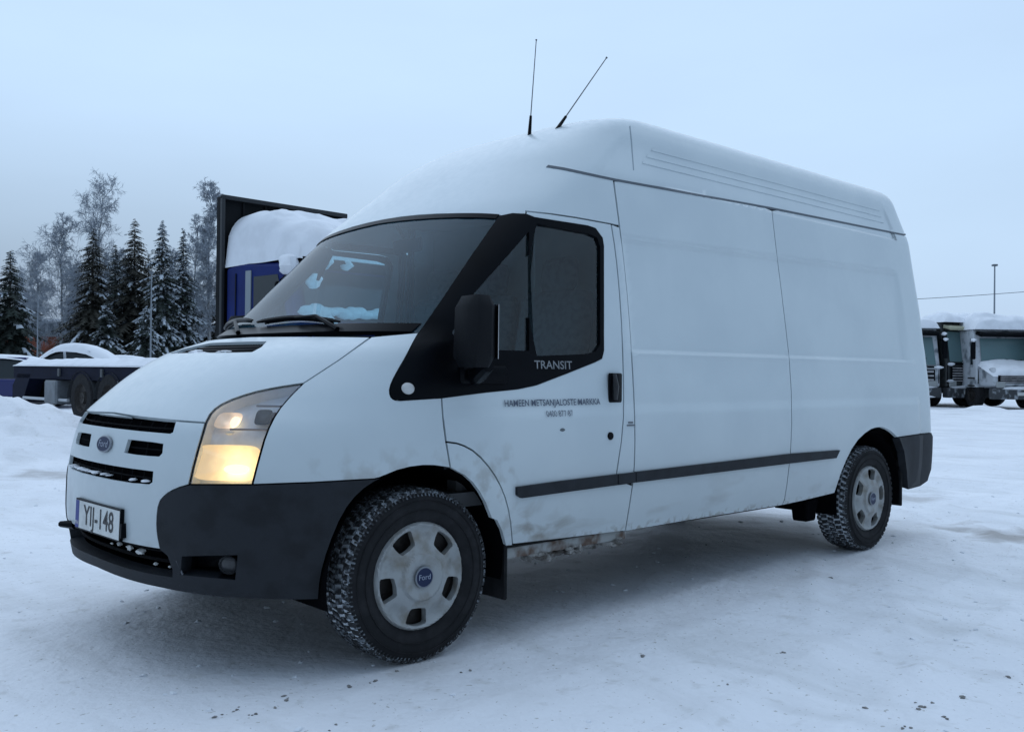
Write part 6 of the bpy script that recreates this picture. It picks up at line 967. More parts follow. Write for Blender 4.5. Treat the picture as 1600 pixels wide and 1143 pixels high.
for i in range(n+1):
    for j in range(m_+1):
        y = .15+8.85*i/n; x = .0+2.55*j/m_; e = min(1, min(x, 2.55-x)*6+.15)*min(1, min(y-.1, 9.05-y)*5+.2); V.append((x, y, 1.17+e*(.15+.07*float(vnoise(np.array(x*2.), np.array(y*2.), 31))+.04*float(vnoise(np.array(x*7.), np.array(y*7.), 32)))))
mb.add(V, [(i*(m_+1)+j, (i+1)*(m_+1)+j, (i+1)*(m_+1)+j+1, i*(m_+1)+j+1) for i in range(n) for j in range(m_)])
k = m_+1
mb.add([V[i*k] for i in range(n+1)]+[(V[i*k][0], V[i*k][1], 1.165) for i in range(n+1)], [(i, i+1, n+2+i, n+1+i) for i in range(n)])
mb.build('bed_snow', SNOW, bed, kind='stuff')
for y in (2.2, 4.35, 6.4):
    mb = MB(); mb.box((.0, y, 1.04), (.05, .09, .16), bev=.01); mb.build('stake_pocket', GREYM, bed)
mb = MB(); mb.box((.85, 4.4, .85), (.12, 8.6, .28)); mb.box((1.7, 4.4, .85), (.12, 8.6, .28)); mb.build('chassis_rail', STEEL, lo)
mb = MB(); mb.box((1.3, 4.5, .68), (1.9, 8.4, .60), bev=.02); mb.build('underbed_dark_fill', DARK, lo)  # dark box added so that the gap under the bed reads dark
mb = MB(); mb.add([(.02, 8.0, .99), (.02, 8.75, .99), (.02, 9.05, .72), (.02, 9.05, .30), (.02, 8.45, .36), (2.5, 8.0, .99), (2.5, 8.75, .99), (2.5, 9.05, .72), (2.5, 9.05, .30), (2.5, 8.45, .36)],
    [(0, 1, 2, 3, 4), (9, 8, 7, 6, 5), (1, 6, 7, 2), (2, 7, 8, 3), (4, 9, 5, 0), (3, 8, 9, 4)]); mb.build('rear_underrun', NAVY, lo, smooth=0)
mb = MB(); mb.box((.12, 6.75, .62), (.35, .62, .5), bev=.04); mb.build('toolbox', mat('toolbox_grey', (.17, .19, .21), .5, var=.2), lo)
mb = MB(); mb.tube([(.03, 6.0, .46), (.03, 8.4, .46)], .035, 6); mb.build('side_guard', mat('guard_white', (.5, .53, .56), .5), lo)
for y in (5.35, 4.1):
    for x in (.17, 2.38): wheel_simple(.53, .32, RUB, STEEL, lo, (x, y, .53))
    mb = MB(); n = 14; V = []
    for i in range(n+1):
        a = math.radians(5+170*i/n)
        for x in (.0, .36):
            V.append((x, y+.64*math.cos(a), .47+.60*math.sin(a)))
    mb.add(V, [(2*i, 2*i+1, 2*i+3, 2*i+2) for i in range(n)]); mb.build('mudguard', mat('mudguard_grey', (.045, .05, .055), .7), lo)
for x in (.17, 2.38): wheel_simple(.47, .28, RUB, STEEL, lo, (x, -1.35, .47))
for y in (3.1, 3.4, 3.75): mb = MB(); mb.box((.05, y, .70), (.05, .05, .6)); mb.build('side_post', mat('guard_grey', (.22, .24, .27), .6), lo)
# cab
mb = MB(); V = []
prof = [(-.10, .55), (-.10, 2.82), (-.55, 2.88), (-1.75, 2.80), (-2.08, 1.90), (-2.22, 1.15), (-2.22, .55)]
k = len(prof)
for x in (.06, 2.49): V += [(x, y, z) for y, z in prof]
mb.add(V, [tuple(range(k)), tuple(range(2*k-1, k-1, -1))]+[(i, k+i, k+(i+1) % k, (i+1) % k) for i in range(k)])
cabm = mb.build('cab', COBALT, lo, smooth=0)
bvm = cabm.modifiers.new('bevel', 'BEVEL'); bvm.width = .07; bvm.segments = 3
mb = MB(); mb.add([(.30, -1.80, 2.70), (2.25, -1.80, 2.70), (2.28, -2.11, 1.92), (.27, -2.11, 1.92)], [(0, 1, 2, 3)]); mb.v = [(x, y-.035, z) for x, y, z in mb.v]; mb.build('cab_windscreen', GLD, cabm)
for x in (.052, 2.498):
    mb = MB(); mb.add([(x, -.95, 2.62), (x, -1.62, 2.62), (x, -1.92, 1.85), (x, -.95, 1.85)], [(0, 1, 2, 3)]); mb.build('cab_window', GLD, cabm)
    mb = MB(); mb.box((x, -.80, 1.95), (.02, .16, 1.55), bev=.004); mb.build('air_duct', mat('duct_grey', (.20, .24, .27), .5), cabm)
    mb = MB(); mb.box((x, -.42, 1.6), (.012, .03, 2.2)); mb.build('cab_seam', NAVY, cabm)
mb = MB(); mb.box((1.275, -2.02, 2.80), (2.3, .35, .05), rot=Matrix.Rotation(math.radians(-12), 3, 'X')); vis = mb.build('sun_visor', BLACK, cabm)
mb = MB(); mb.box((1.275, -2.24, 1.35), (1.9, .03, .7), bev=.01); gr2 = mb.build('cab_grille', BLACK, cabm)
for i in range(5): mb = MB(); mb.box((1.275, -2.265, 1.1+i*.13), (1.8, .03, .05)); mb.build('grille_slat', GREYM, gr2)
mb = MB(); mb.box((1.275, -2.20, .62), (2.5, .25, .4), bev=.05); mb.build('cab_bumper', COBALT, cabm)
mb = MB(); mb.box((-.12, -1.95, 2.15), (.18, .10, .65), bev=.04); mb.tube([(-.1, -1.95, 2.5), (.1, -1.8, 2.6)], .02); mb.build('cab_mirror', BLACK, cabm)
# roof deflector and the snow that buries it
mb = MB(); mb.add([(.35, -.3, 3.45), (2.2, -.3, 3.45), (2.3, -1.5, 2.85), (.25, -1.5, 2.85), (.35, -.3, 2.85), (2.2, -.3, 2.85)], [(0, 1, 2, 3), (0, 3, 4), (1, 5, 2), (0, 4, 5, 1)]); mb.build('roof_deflector', COBALT, cabm, smooth=0)
def snow_cap(name, outline_fn, parent, nx_=40, ny_=40, seed=0):
    mb = MB(); V = []
    for i in range(nx_+1):
        for j in range(ny_+1): V.append(outline_fn(i/nx_, j/ny_))
    k = ny_+1; mb.add(V, [(i*k+j, (i+1)*k+j, (i+1)*k+j+1, i*k+j+1) for i in range(nx_) for j in range(ny_)])
    return mb.build(name, SNOW, parent, smooth=0 if False else 80, kind='stuff')
def capf(a, b):     # a across, b front to back
    A = (a-.5)*2; B = (b-.5)*2; r = max(abs(A), abs(B)); x = 1.275+1.21*A; y = -1.12+1.06*B
    nn = .09*float(vnoise(np.array(x*1.7+3), np.array(y*1.7), 41))+.05*float(vnoise(np.array(x*5.), np.array(y*5.), 42))
    edge = (1-abs(A)**6)*(1-max(0, -B)**6); back = max(0, min(1, (y+1.9)/.9))
    top = 3.38+.38*back+nn*1.6; low = 2.83+.3*nn-.40*(1 if A < -.5 else 0)*max(0, (.1-B))*0
    z = low+(top-low)*max(0, edge)**.4
    pass
    return (x, y, z)
snow_cap('cab_snow', capf, cabm)
mb = MB()
for i, (x, y, z, r) in enumerate([(.35, -2.1, 2.78, .14), (.55, -2.12, 2.83, .17), (.95, -2.15, 2.80, .11), (.3, -2.2, 2.5, .15), (.6, -2.22, 1.9, .12), (.05, -1.9, 2.75, .2)]):
    mb.blob((x, y, z), (r*.75, r, r*.8), i+70, 12, .22)
for i in range(16):
    x = .25+2.05*i/15; mb.blob((x, -2.16, 2.05+.02*math.sin(i*2.1)), (.16, .12, .085+.02*math.sin(i*1.3)), i+140, 12, .12)
mb.build('snow_clumps', SNOW, cabm, kind='stuff')

# ------------------------------------------------------------------ parked cars under snow, beyond the flatbed
def car(u, depth, rz, paint, L, W, H, hood, label, cover=.14, group=None):
    p = gat(u, depth); t = empty('parked_car', (p.x, p.y, 0), rz, label=label, cat='car', group=group)
    # side outline along x (front -x)
    bel = H*.58
    prof = [(-L/2, .35), (-L/2+.03, bel*.82), (-L/2+hood*.9, bel), (-L/2+hood+.55, H), (L*.22, H*1.0), (L*.40, bel*1.05) if L > 3.9 else (L*.46, bel), (L/2, bel*.95), (L/2, .35)]
    lower = [(-L/2, .30), (-L/2+.02, bel*.8), (-L/2+hood*.9, bel), (L/2-.35, bel*1.02), (L/2, bel*.9), (L/2, .30)]
    def ext(pr, w0, w1, zb, zt):
        V = []
        for sg in (-1, 1):
            for x, z in pr: f = (z-zb)/(zt-zb) if zt > zb else 0; V.append((x, sg*(w0+(w1-w0)*max(0, min(1, f)))/2, z))
        k = len(pr); return V, [tuple(range(k)), tuple(range(2*k-1, k-1, -1))]+[(i, k+i, k+(i+1) % k, (i+1) % k) for i in range(k)]
    mb = MB(); mb.add(*ext(lower, W, W, 0, 1)); b = mb.build('body', paint, t, smooth=0); q = b.modifiers.new('bevel', 'BEVEL'); q.width = .07; q.segments = 3
    cabp = [(-L/2+hood*.85, bel-.02), (-L/2+hood+.60, H), (L*.20, H), (L*.40, bel)]
    mb = MB(); mb.add(*ext(cabp, W*.96, W*.74, bel, H)); c = mb.build('windows', GLD, t, smooth=0); q = c.modifiers.new('bevel', 'BEVEL'); q.width = .05; q.segments = 2
    mb = MB(); pl = [(-L/2+hood+.56, H-.02), (-L/2+hood+.60, H+.03), (L*.20, H+.03), (L*.205, H-.02)]; mb.add(*ext(pl, W*.78, W*.76, H-.03, H+.03)); mb.build('roof', paint, t, smooth=0)
    for xx, zz in ((.05, 0),):
        mb = MB()
        for sg in (-1, 1): mb.box((xx, sg*W*.44, (bel+H)/2), (.07, .03, H-bel), rot=Matrix.Rotation(-sg*math.radians(14), 3, 'X'))
        mb.build('door_pillar', paint, t)
    for sx in (-L*.31, L*.30):
        for sg in (-1, 1):
            mb = MB(); mb.lathe([(.0, -.08), (.19, -.09), (.29, -.1), (.32, -.07), (.32, .07), (.29, .1), (.0, .09)], 24); mb.build('wheel', RUB, t, loc=(sx, sg*(W/2-.09), .32))
    # snow cover: bonnet, windscreen slope, roof, tail
    top = [(-L/2-.02, bel*.80), (-L/2+.05, bel*.84+cover*.6), (-L/2+hood*.5, bel*.94+cover), (-L/2+hood*.85, bel+cover*1.1), (-L/2+hood+.45, H*.95+cover*.9), (-L/2+hood+.75, H+cover*1.1), (-.0, H+cover*1.25), (L*.18, H+cover), (L*.30, H*.90+cover*.6), (L*.42, bel+cover*1.1), (L/2-.05, bel*.95+cover*.8), (L/2+.02, bel*.85)]
    V = []; m2 = 12; rs = random.Random(int(u)+500)
    for i, (x, z) in enumerate(top):
        f = max(0, min(1, (z-bel-cover)/(H-bel))); w = (W*(1-f)+W*.82*f)/2+.03
        for j in range(m2+1):
            a = -1+2*j/m2; V.append((x+.03*rs.uniform(-1, 1), w*a, z-cover*1.15*abs(a)**4+.02*rs.uniform(-1, 1)))
    k = m2+1; mb = MB(); mb.add(V, [(i*k+j, (i+1)*k+j, (i+1)*k+j+1, i*k+j+1) for i in range(len(top)-1) for j in range(m2)])
    so = mb.build('snow_cover', SNOW, t, smooth=80, kind='stuff'); so.modifiers.new('soft', 'SUBSURF').levels = 1; so.modifiers['soft'].render_levels = 1
    for sg in (-1, 1):
        mb = MB(); mb.lathe([(.0, -.02), (.09, -.015), (.1, .0)], 14, axis='X'); mb.build('lamp', mat('car_lamp', (.3, .31, .32), .2), t, loc=(-L/2-.01, sg*W*.36, bel*.66))
    return t
AZ = YAW-math.pi/2
BLUEC = mat('blue_car_paint', (.008, .016, .12), .35, coat=.3)
car(116, 30.0, AZ+.05, mat('white_car_paint', (.62, .66, .70), .4), 3.7, 1.8, 1.62, .85, 'white car with a thick rounded snow cover, nearest behind the flatbed', .24)
car(190, 40.0, AZ-.1, mat('dark_car_paint', (.03, .035, .045), .4), 4.2, 1.75, 1.5, 1.0, 'dark car, only its snowy roof showing behind the flatbed beside the bonnet', .15)
car(0, 27.5, AZ+.15, BLUEC, 4.6, 1.8, 1.38, 1.15, 'blue car with snowy windscreen at the left edge beyond the snow bank', .10)
car(262, 43.0, AZ+.0, mat('silver_car_paint', (.35, .37, .4), .4), 4.3, 1.75, 1.45, 1.0, 'silver car buried in snow just left of the lorry headboard', .14)

# ------------------------------------------------------------------ brick building behind the trees
pb = gat(62, 88); b_ = empty('brick_building', (pb.x, pb.y, 0), AZ+.03, label='low red brick building with a snowy flat roof behind the bare birches', cat='building')
mb = MB(); mb.box((0, 3, 1.95), (7, 6, 3.9)); mb.build('wall', mat('red_brick', (.24, .075, .045), .9, var=.4, scale=1.5), b_, smooth=0)
mb = MB(); mb.box((0, 3.4, 4.60), (7.4, 6, 1.4)); up_ = mb.build('upper_wall', mat('grey_cladding', (.34, .38, .42), .8, var=.2), b_, smooth=0)
for i in range(9): mb = MB(); mb.box((-3.2+i*.8, .36, 4.60), (.45, .05, 1.0)); mb.build('window', mat('window_dull', (.10, .13, .16), .3), up_, smooth=0)
mb = MB(); mb.box((0, 3.2, 5.42), (7.8, 6.8, .26), bev=.1); mb.build('snow_roof', SNOW, b_, smooth=40)
# ------------------------------------------------------------------ trees
def tri_cards(V, n_per=1): pass
NEED = mat('spruce_needles', (.018, .030, .024), .9, var=.5, scale=1.2)
NEED2 = mat('spruce_needles_brownish', (.040, .040, .030), .9, var=.4, scale=1.2)
FROST = mat('snow_on_twigs', (.50, .56, .62), .9)
BARK = mat('bark', (.05, .042, .036), .95, var=.4, scale=3)
def spruce(u, ytop, depth, wpx, label, seed, snow=.35, lean=0.0, needles=None):
    rnd = random.Random(seed); p = gat(u, depth); sc = 1496.66/depth; horizon = 571.5+1496.66*math.tan(PITCH)+math.tan(ROLL)*(u-800); H = (horizon-ytop)/sc+CAMP[2]; Rm = 1.15*wpx/sc
    t = empty('spruce_tree', (p.x, p.y, 0), rnd.uniform(0, 6), label=label, cat='tree', group='snowy spruces at the edge of the yard')
    mb = MB(); mb.tube([(0, 0, -.3), (0, 0, H*.5), (0, 0, H*.98)], [H*.014, H*.009, .015], 7); mb.build('trunk', BARK, t)
    mb = MB(); z = H*.05
    while z < H*.985:
        f = z/H; R = Rm*(min(1, (1-f)*1.25)**.8)*(1.0 if f > .12 else .75)*rnd.uniform(.62, 1.25)+.06
        nb = int(8+R*4.5)
        for b in range(nb):
            a = 2*math.pi*(b+rnd.random())/nb; L = R*rnd.uniform(.65, 1.15); dr = .28+.25*(1-f); d = Vector((math.cos(a), math.sin(a), 0)); s = Vector((-d.y, d.x, 0))
            z0 = z+rnd.uniform(-.15, .15); m = 5; pr = None; sn = rnd.random()
            for i in range(1, m+1):
                q = i/m; c = d*(L*q)+Vector((0, 0, z0+L*(.10*q-dr*q*q*(1.2))+.12*L*max(0, q-.75)))
                wd = L*.34*(1.2-q)*rnd.uniform(.7, 1.2)+.07
                hang = wd*rnd.uniform(.5, .95)
                if pr is not None:
                    mb.mi = 0 if rnd.random() > .0 else 0
                    for sg in (-1, 1):
                        for j_ in range(2):
                            o1 = pr+(c-pr)*(j_*.5); o2 = pr+(c-pr)*(j_*.5+rnd.uniform(.35, .6)); tip = (o1+o2)/2+s*sg*wd*rnd.uniform(.7, 1.25)+Vector((0, 0, -hang*rnd.uniform(.4, 1.1)))+d*L*.08
                            mb.add([o1, o2, tip], [(0, 1, 2)])
                    if sn < snow+.08*f and i < m+1 and rnd.random() < .8:
                        mb.mi = 1; u1 = Vector((0, 0, .03+.02*L)); ws = wd*rnd.uniform(.2, .45)
                        mb.add([pr+u1-s*ws, pr+u1+s*ws, c+u1+s*ws*.7, c+u1-s*ws*.7, (pr+c)/2+s*ws*1.6-u1*1.5, (pr+c)/2-s*ws*1.6-u1*1.5], [(0, 1, 2, 3), (1, 4, 2), (0, 3, 5)]); mb.mi = 0
                pr = c
        z += H*.016+R*.028
    mb.build('crown', [needles or NEED, FROST], t, smooth=0)
    return t
TW = mat('frosted_hazy_twigs', (.33, .37, .42), .95, var=.35, scale=3)  # frost colour, with distance haze painted in as a paler tone
TWB = mat('birch_bark', (.28, .29, .30), .9, var=.6, scale=2)
def birch(u, ytop, depth, wpx, label, seed, trunkm=None, dens=1.0, name='birch_tree'):
    rnd = random.Random(seed); p = gat(u, depth); sc = 1496.66/depth; horizon = 571.5+1496.66*math.tan(PITCH)+math.tan(ROLL)*(u-800); H = (horizon-ytop)/sc+CAMP[2]; Rm = wpx/sc
    t = empty(name, (p.x, p.y, 0), rnd.uniform(0, 6), label=label, cat='tree', group='bare frosted birches')
    mb = MB(); pts = [Vector((0, 0, -.3))]; 
    for i in range(1, 9): pts.append(Vector((rnd.gauss(0, .012)*H*i/8, rnd.gauss(0, .012)*H*i/8, H*i/8)))
    mb.tube(pts, [H*.011*(1-i/8.6) for i in range(9)], 7); mb.build('trunk', trunkm or TWB, t)
    tw = MB()
    def grow(p0, d, L, r, lev):
        q = [p0]; dd = d.copy(); n = 4
        for i in range(n): dd = (dd+Vector((rnd.gauss(0, .12), rnd.gauss(0, .12), rnd.gauss(.0, .10)-(.10 if lev > 1 else -.02)))).normalized(); q.append(q[-1]+dd*L/n)
        tw.tube(q, [r*(1-.7*i/n) for i in range(n+1)], 3, False)
        if lev >= 3: return
        k = int((5, 5, 4)[lev]*dens)+1
        for i in range(k):
            f = rnd.uniform(.25, 1.0); j = min(n-1, int(f*n)); b0 = q[j]+(q[j+1]-q[j])*(f*n-j) if j+1 <= n else q[-1]
            w = rnd.uniform(0, 6.28); a = dd.cross(Vector((math.cos(w), math.sin(w), .3))).normalized(); nd = (dd*rnd.uniform(.6, 1.0)+a*rnd.uniform(.5, .9)+Vector((0, 0, .1))).normalized()
            grow(b0, nd, L*rnd.uniform(.45, .7), max(r*.55, .014), lev+1)
    nb = int(30*dens)
    for b in range(nb):
        f = .22+.76*(b/nb)**.85; i = min(7, int(f*8)); b0 = pts[i]+(pts[i+1]-pts[i])*(f*8-i); w = rnd.uniform(0, 6.28); el_ = rnd.uniform(1.2, 2.6)
        d = Vector((math.cos(w), math.sin(w), el_)).normalized(); L = Rm*(1.05-f*.55)*rnd.uniform(.8, 1.5); grow(b0, d, L, .028, 0)
    tw.build('crown', TW, t, smooth=60)
    return t
spruce(14, 388, 56, 52, 'spruce at the far left edge, standing alone', 1, .08)
spruce(143, 355, 70, 52, 'broad dark spruce just right of the building, below the tallest birch', 2, .06, needles=NEED2)
spruce(178, 378, 76, 34, 'short spruce between the two broadest spruces', 3, .2)
spruce(208, 336, 72, 50, 'broadest and tallest spruce in the middle of the group', 4, .03, needles=NEED2)
spruce(251, 342, 66, 40, 'snow-laden spruce right of the tallest one', 5, .45)
spruce(284, 356, 68, 32, 'narrow pointed snowy spruce near the headboard', 6, .42)
spruce(165, 470, 62, 34, 'low young spruce in front of the tall dark ones', 7, .28)
spruce(228, 480, 60, 38, 'low bushy spruce at the foot of the group', 8, .3)
spruce(-70, 400, 58, 50, 'spruce just outside the left edge', 9, .3)
spruce(420, 420, 74, 40, 'spruce hidden behind the lorry cab', 10, .3)
spruce(520, 440, 78, 40, 'spruce beyond the lorry and the van bonnet', 12, .3)
birch(95, 352, 80, 40, 'slender bare birch left of the dark spruces', 21)
birch(152, 299, 84, 46, 'tallest bare birch rising behind the spruces', 22)
birch(325, 296, 70, 34, 'frosted bare birch beside the black headboard', 23, dens=1.25)
birch(60, 405, 84, 34, 'low bare birch above the brick building', 24)
birch(302, 352, 76, 26, 'smaller bare birch between spruce and headboard', 25)
birch(38, 440, 92, 30, 'small faint birch beside the left spruce', 26)
birch(118, 420, 78, 26, 'thin bare sapling right of the slender birch', 27, dens=.8)
# undergrowth behind the cars
mb = MB(); rb_ = random.Random(77)
for i in range(260):
    u = rb_.uniform(-60, 345); d = rb_.uniform(58, 66); p = gat(u, d); h = rb_.uniform(.6, 2.4)*(.4 if u < 112 else 1)
    for j in range(5):
        q = p+Vector((rb_.gauss(0, .25), rb_.gauss(0, .25), 0)); mb.tube([q, q+Vector((rb_.gauss(0, .2), rb_.gauss(0, .2), h*.6)), q+Vector((rb_.gauss(0, .5), rb_.gauss(0, .5), h))], [.03, .02, .012], 3, False)
    mb.mi = 0
mb.build('undergrowth', mat('undergrowth_dark', (.07, .072, .07), .95, scale=2, col2=(.35, .40, .44), thr=(.5, .62)), kind='stuff')
# ------------------------------------------------------------------ lamp posts and wire
for u_, yt_, w_, sd_, wh_ in ((118, 405, 34, 51, 'the left end of the back row, behind the thin sapling'), (163, 392, 36, 52, 'back row between the broad spruce and the short one'), (194, 398, 36, 53, 'back row just left of the tallest spruce'), (230, 392, 38, 54, 'back row behind the thin lamp post'), (268, 398, 34, 55, 'back row between the snow-laden and the pointed spruce'), (305, 430, 34, 56, 'low in the back row left of the frosted birch'), (338, 440, 30, 57, 'the right end of the back row, cut off by the headboard')):
    spruce(u_, yt_, 86, w_, 'dark spruce at '+wh_ if wh_.startswith('the') else 'dark spruce in the '+wh_ if wh_.startswith('back') else 'dark spruce '+wh_, sd_, .12, needles=NEED2)
birch(190, 400, 82, 30, 'thin bare birch between the two broad spruces', 28)
birch(268, 400, 80, 28, 'thin bare birch behind the snow-laden spruce', 29)
POLE = mat('galvanised_pole', (.22, .25, .28), .6)
def post(u, ytop, depth, r, label):
    p = gat(u, depth); sc = 1496.66/depth; horizon = 571.5+1496.66*math.tan(PITCH)+math.tan(ROLL)*(u-800); H = (horizon-ytop)/sc+CAMP[2]
    t = empty('lamp_post', (p.x, p.y, 0), AZ, label=label, cat='lamp post'); mb = MB(); mb.tube([(0, 0, 0), (0, 0, H-.1)], [r, r*.6], 8); mb.build('pole', POLE, t)
    mb = MB(); mb.box((0, 0, H-.05), (r*4, r*4, .12), bev=.03); mb.build('lamp_head', mat('lamp_head_grey', (.12, .14, .16), .5), t); return t, H
post(235, 424, 52, .055, 'thin grey lamp post in front of the snowy spruces')
post(58, 455, 55, .045, 'thin grey lamp post in front of the brick building')
lp, hl_ = post(1553, 413, 62, .075, 'tall lamp post above the snowy vehicles on the right')
mb = MB(); a, b = at(1150, 478, 60), at(1700, 448, 60); a2 = at(900, 486, 60)
mb.tube([a+(b-a)*(i/20)+Vector((0, 0, -.6*math.sin(math.pi*i/20)*.3)) for i in range(21)], .018, 5); tag(mb.build('overhead_cable', mat('cable_dark', (.09, .10, .12), .7)), 'dark overhead cable slung across the sky right of the van', 'cable')

# ------------------------------------------------------------------ snow-covered lorries on the right
def lump_cover(parent, cx, cy, z, wx, wy, h, seed, name='roof_snow', slope=0.0):
    def f(a, b):
        A = (a-.5)*2; B = (b-.5)*2; x = cx+wx/2*A; y = cy+wy/2*B; nn = .55*float(vnoise(np.array(x*1.6+seed), np.array(y*1.6+seed), 51))+.25*float(vnoise(np.array(x*5.+seed), np.array(y*5.), 52))
        e = max(0, (1-abs(A)**4)*(1-abs(B)**4))**.45
        return (x, y, z+slope*B-.03+(h*(1+nn))*e)
    return snow_cap(name, f, parent, 18, 18)
def lorry(u, depth, rz, W, H, L, paintm, label, visor=None, hoodlen=0.0, seed=0, slats=5, capz=.45):
    p = gat(u, depth); t = empty('snowy_lorry', (p.x, p.y, 0), rz, label=label, cat='lorry', group='snow-covered lorries parked in a row'); rs = random.Random(seed)
    y0 = 0 # front face at y=0, body towards +y
    mb = MB(); prof = [(hoodlen+.0, 1.0), (hoodlen-.0, H*.50), (hoodlen+.32, H), (L, H), (L, .75), (hoodlen, .75)]; V = []; k = len(prof)
    for x in (-W/2, W/2): V += [(x, y, z) for y, z in prof]
    mb.add(V, [tuple(range(k)), tuple(range(2*k-1, k-1, -1))]+[(i, k+i, k+(i+1) % k, (i+1) % k) for i in range(k)]); cb = mb.build('cab', paintm, t, smooth=0); q = cb.modifiers.new('bevel', 'BEVEL'); q.width = .08; q.segments = 3
    zs = H*.53
    def fy(z): return hoodlen+.32*(z-H*.5)/(H*.5)
    mb = MB(); z1 = H*.88; mb.add([(-W*.42, fy(zs)-.03, zs), (W*.42, fy(zs)-.03, zs), (W*.40, fy(z1)-.03, z1), (-W*.40, fy(z1)-.03, z1)], [(0, 1, 2, 3)]); ws = mb.build('windscreen', mat('windscreen_teal', (.12, .20, .21), .2), cb)
    for i in (-1, 1):
        mb = MB(); mb.tube([(i*W*.12, fy(zs)-.05, zs+.02), (i*W*.12+.3, fy(zs+.25)-.06, zs+.25)], .02, 5); mb.build('wiper', BLACK, ws)
        mb = MB(); mb.add([(i*(W/2+.004), hoodlen+.25, zs+.05), (i*(W/2+.004), L*.62, zs+.05), (i*(W/2+.004), L*.62, z1), (i*(W/2+.004), hoodlen+.45, z1)], [(0, 1, 2, 3)]); mb.build('side_window', GLD, cb)
        mb = MB(); mb.box((i*(W/2+.16), hoodlen-.05, H*.72), (.16, .12, H*.22), bev=.04); mb.tube([(i*W/2, hoodlen+.1, H*.84), (i*(W/2+.16), hoodlen-.05, H*.84)], .02, 5); mb.build('mirror', BLACK, cb)
        mb = MB(); mb.blob((i*(W/2+.16), hoodlen-.05, H*.85), (.10, .08, .07), seed+i, 8); mb.build('mirror_snow', SNOW, cb, kind='stuff')
        mb = MB(); mb.box((i*W*.36, -.04, .88), (.34, .08, .22), bev=.03); mb.build('headlamp', mat('dull_lamp', (.32, .34, .34), .25), t)
        wheel_simple(.48, .3, RUB, STEEL, t, (i*(W/2-.18), hoodlen*.4+1.0, .48)); wheel_simple(.48, .3, RUB, STEEL, t, (i*(W/2-.18), L+2.4, .48))
    mb = MB(); mb.box((0, fy(H*.93)-.20, H*.93), (W*.92, .40, .13), rot=Matrix.Rotation(math.radians(14), 3, 'X'), bev=.02); mb.build('sun_visor', visor or BLACK, cb)
    gz0, gz1 = (.95, H*.47)
    if hoodlen > .3:
        mb = MB(); V = []; pr = [(0, .8), (0, 1.25), (.25, 1.50), (hoodlen+.05, H*.52), (hoodlen+.05, .8)]; k = len(pr)
        for x in (-W*.45, W*.45): V += [(x, y, z) for y, z in pr]
        mb.add(V, [tuple(range(k)), tuple(range(2*k-1, k-1, -1))]+[(i, k+i, k+(i+1) % k, (i+1) % k) for i in range(k)]); hd_ = mb.build('bonnet', paintm, t, smooth=0); q = hd_.modifiers.new('bevel', 'BEVEL'); q.width = .1; q.segments = 3
        lump_cover(t, 0, hoodlen*.55, 1.42, W*.95, hoodlen*1.15, .30, seed+9, 'bonnet_snow', slope=.22); gz1 = 1.22
    mb = MB(); mb.box((0, -.02, (gz0+gz1)/2), (W*.80, .05, gz1-gz0), bev=.01); gp = mb.build('grille', BLACK, t)
    for i in range(slats):
        z = gz0+(gz1-gz0)*(i+.5)/slats; mb = MB(); mb.box((0, -.06, z), (W*.74, .05, (gz1-gz0)/slats*.45), bev=.01); mb.build('grille_slat', mat('slat_grey', (.36, .36, .37), .6, var=.4, scale=6), gp)
    mb = MB(); mb.box((0, .05, .55), (W, .35, .38), bev=.05); mb.build('bumper', mat('bumper_dark', (.05, .055, .06), .7, scale=3, col2=(.4, .44, .48), thr=(.55, .65)), t)
    for i in range(3):
        mb = MB(); mb.box((-W*.5+.02, hoodlen+.35+.0*i, .55+i*.28), (.10, .45, .05), bev=.01); mb.build('step', STEEL, t)
    for i in (-1, 1):
        mb = MB(); mb.tube([(i*W*.47, hoodlen+.0, .9), (i*W*.47, hoodlen+.02, H*.50)], .02, 5); mb.build('grab_handle', BLACK, cb)
        mb = MB(); mb.box((i*W*.22, -.07, .60), (.16, .04, .12), bev=.01); mb.build('fog_lamp', mat('dull_lamp', (0, 0, 0)), t)
    mb = MB(); mb.box((0, -.13, .56), (.52, .02, .12)); mb.build('number_plate', mat('plate_white', (0, 0, 0)), t)
    mb = MB(); mb.box((0, hoodlen-.03, H*.505), (W*.86, .05, .07), bev=.01); mb.build('scuttle', BLACK, cb)
    mb = MB(); mb.box((-W*.5-.02, L+1.2, .75), (.35, .8, .5), bev=.08); mb.build('fuel_tank', GREYM, t)
    mb = MB(); mb.blob((0, -.08, .76), (W*.42, .10, .06), seed+3, 12); mb.blob((W*.2, -.1, .40), (W*.2, .10, .05), seed+4, 10); mb.build('bumper_snow', SNOW, t, kind='stuff')
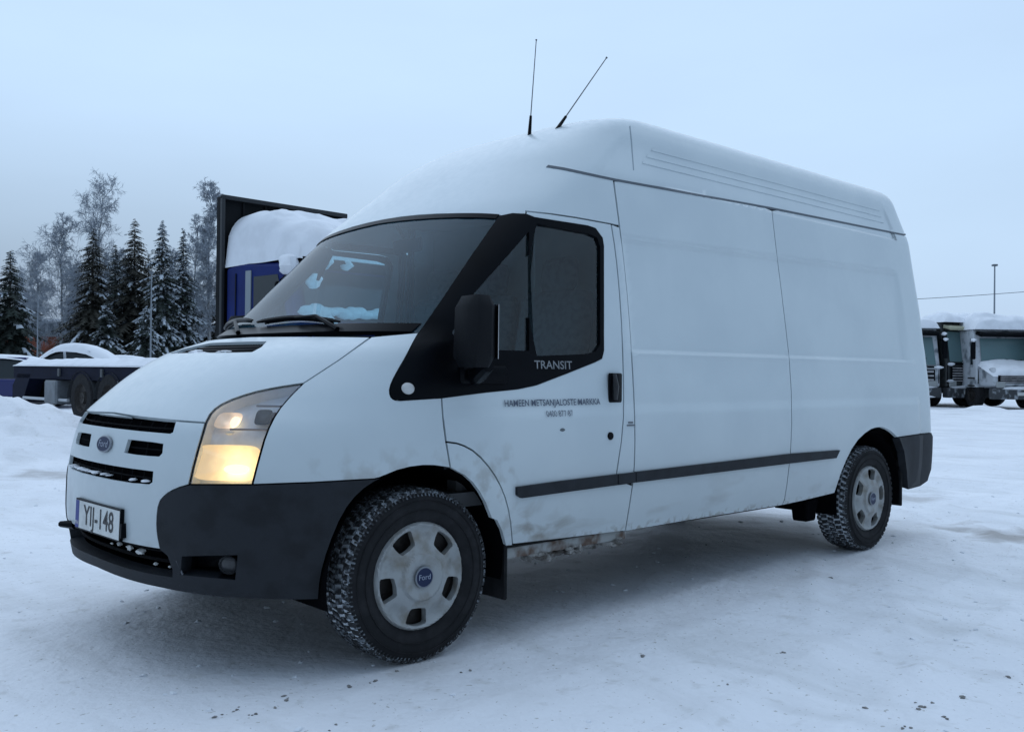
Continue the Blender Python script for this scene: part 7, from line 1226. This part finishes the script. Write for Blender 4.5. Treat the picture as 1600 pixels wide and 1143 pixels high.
    lump_cover(t, 0, (hoodlen+L)/2+.15, H, W*1.04, L-hoodlen+.25, capz, seed, 'roof_snow')
    mb = MB(); mb.box((0, L+2.2, .95), (.8, 4.6, .25)); mb.box((0, L+2.6, 1.15), (2.4, 4.6, .12), bev=.02); mb.build('chassis', STEEL, t)
    lump_cover(t, 0, L+2.6, 1.2, 2.45, 4.6, .22, seed+5, 'chassis_snow')
    mb = MB()
    for i in range(6): mb.blob((rs.uniform(-W*.5, W*.5), rs.choice((hoodlen-.08, -.1)), rs.choice((H*.52, H*.5, 1.0, .85))), (rs.uniform(.10, .24), .07, rs.uniform(.03, .07)), seed*7+i, 8, .3)
    mb.build('clinging_snow', SNOW, t, kind='stuff')
    return t
WH = mat('white_lorry_paint', (.50, .53, .56), .5, scale=2.5, col2=(.16, .18, .20), thr=(.50, .64))
GR = mat('dark_green_lorry_paint', (.03, .035, .035), .5, var=.3, scale=3)
lorry(1424, 36.0, AZ+.05, 2.25, 3.0, 1.6, WH, 'pale lorry half hidden by the rear corner of the van', seed=31, slats=3)
lorry(1511, 36.5, AZ+.34, 2.0, 3.25, 1.4, GR, 'dark lorry with pale sun visor and slatted grille, between two white ones', visor=mat('visor_cream', (.42, .42, .30), .6), seed=32, slats=6, capz=.34)
lorry(1598, 34.5, AZ+.06, 2.3, 2.95, 2.3, WH, 'white bonneted lorry under a big snow slope at the right edge', hoodlen=1.0, seed=33, slats=4, capz=.55)
lorry(1740, 34.0, AZ+.7, 2.4, 2.7, 2.2, GR, 'dark lorry just beyond the right edge', seed=34)
# long shed with a snowy roof behind them
ps = gat(1500, 75); sh = empty('shed', (ps.x, ps.y, 0), AZ-.02, label='long low shed with a greenish wall and snow-white roof behind the lorries', cat='shed')
mb = MB(); mb.box((0, 6, 2.55), (30, 12, 5.1)); mb.build('wall', mat('shed_wall', (.26, .31, .31), .8, var=.15), sh, smooth=0)
mb = MB(); mb.box((0, 6, 5.25), (30.6, 12.8, .32), bev=.14); mb.build('snow_roof', SNOW, sh, smooth=40)
mb = MB(); mb.box((4, 20, 2.5), (60, 6, 5));
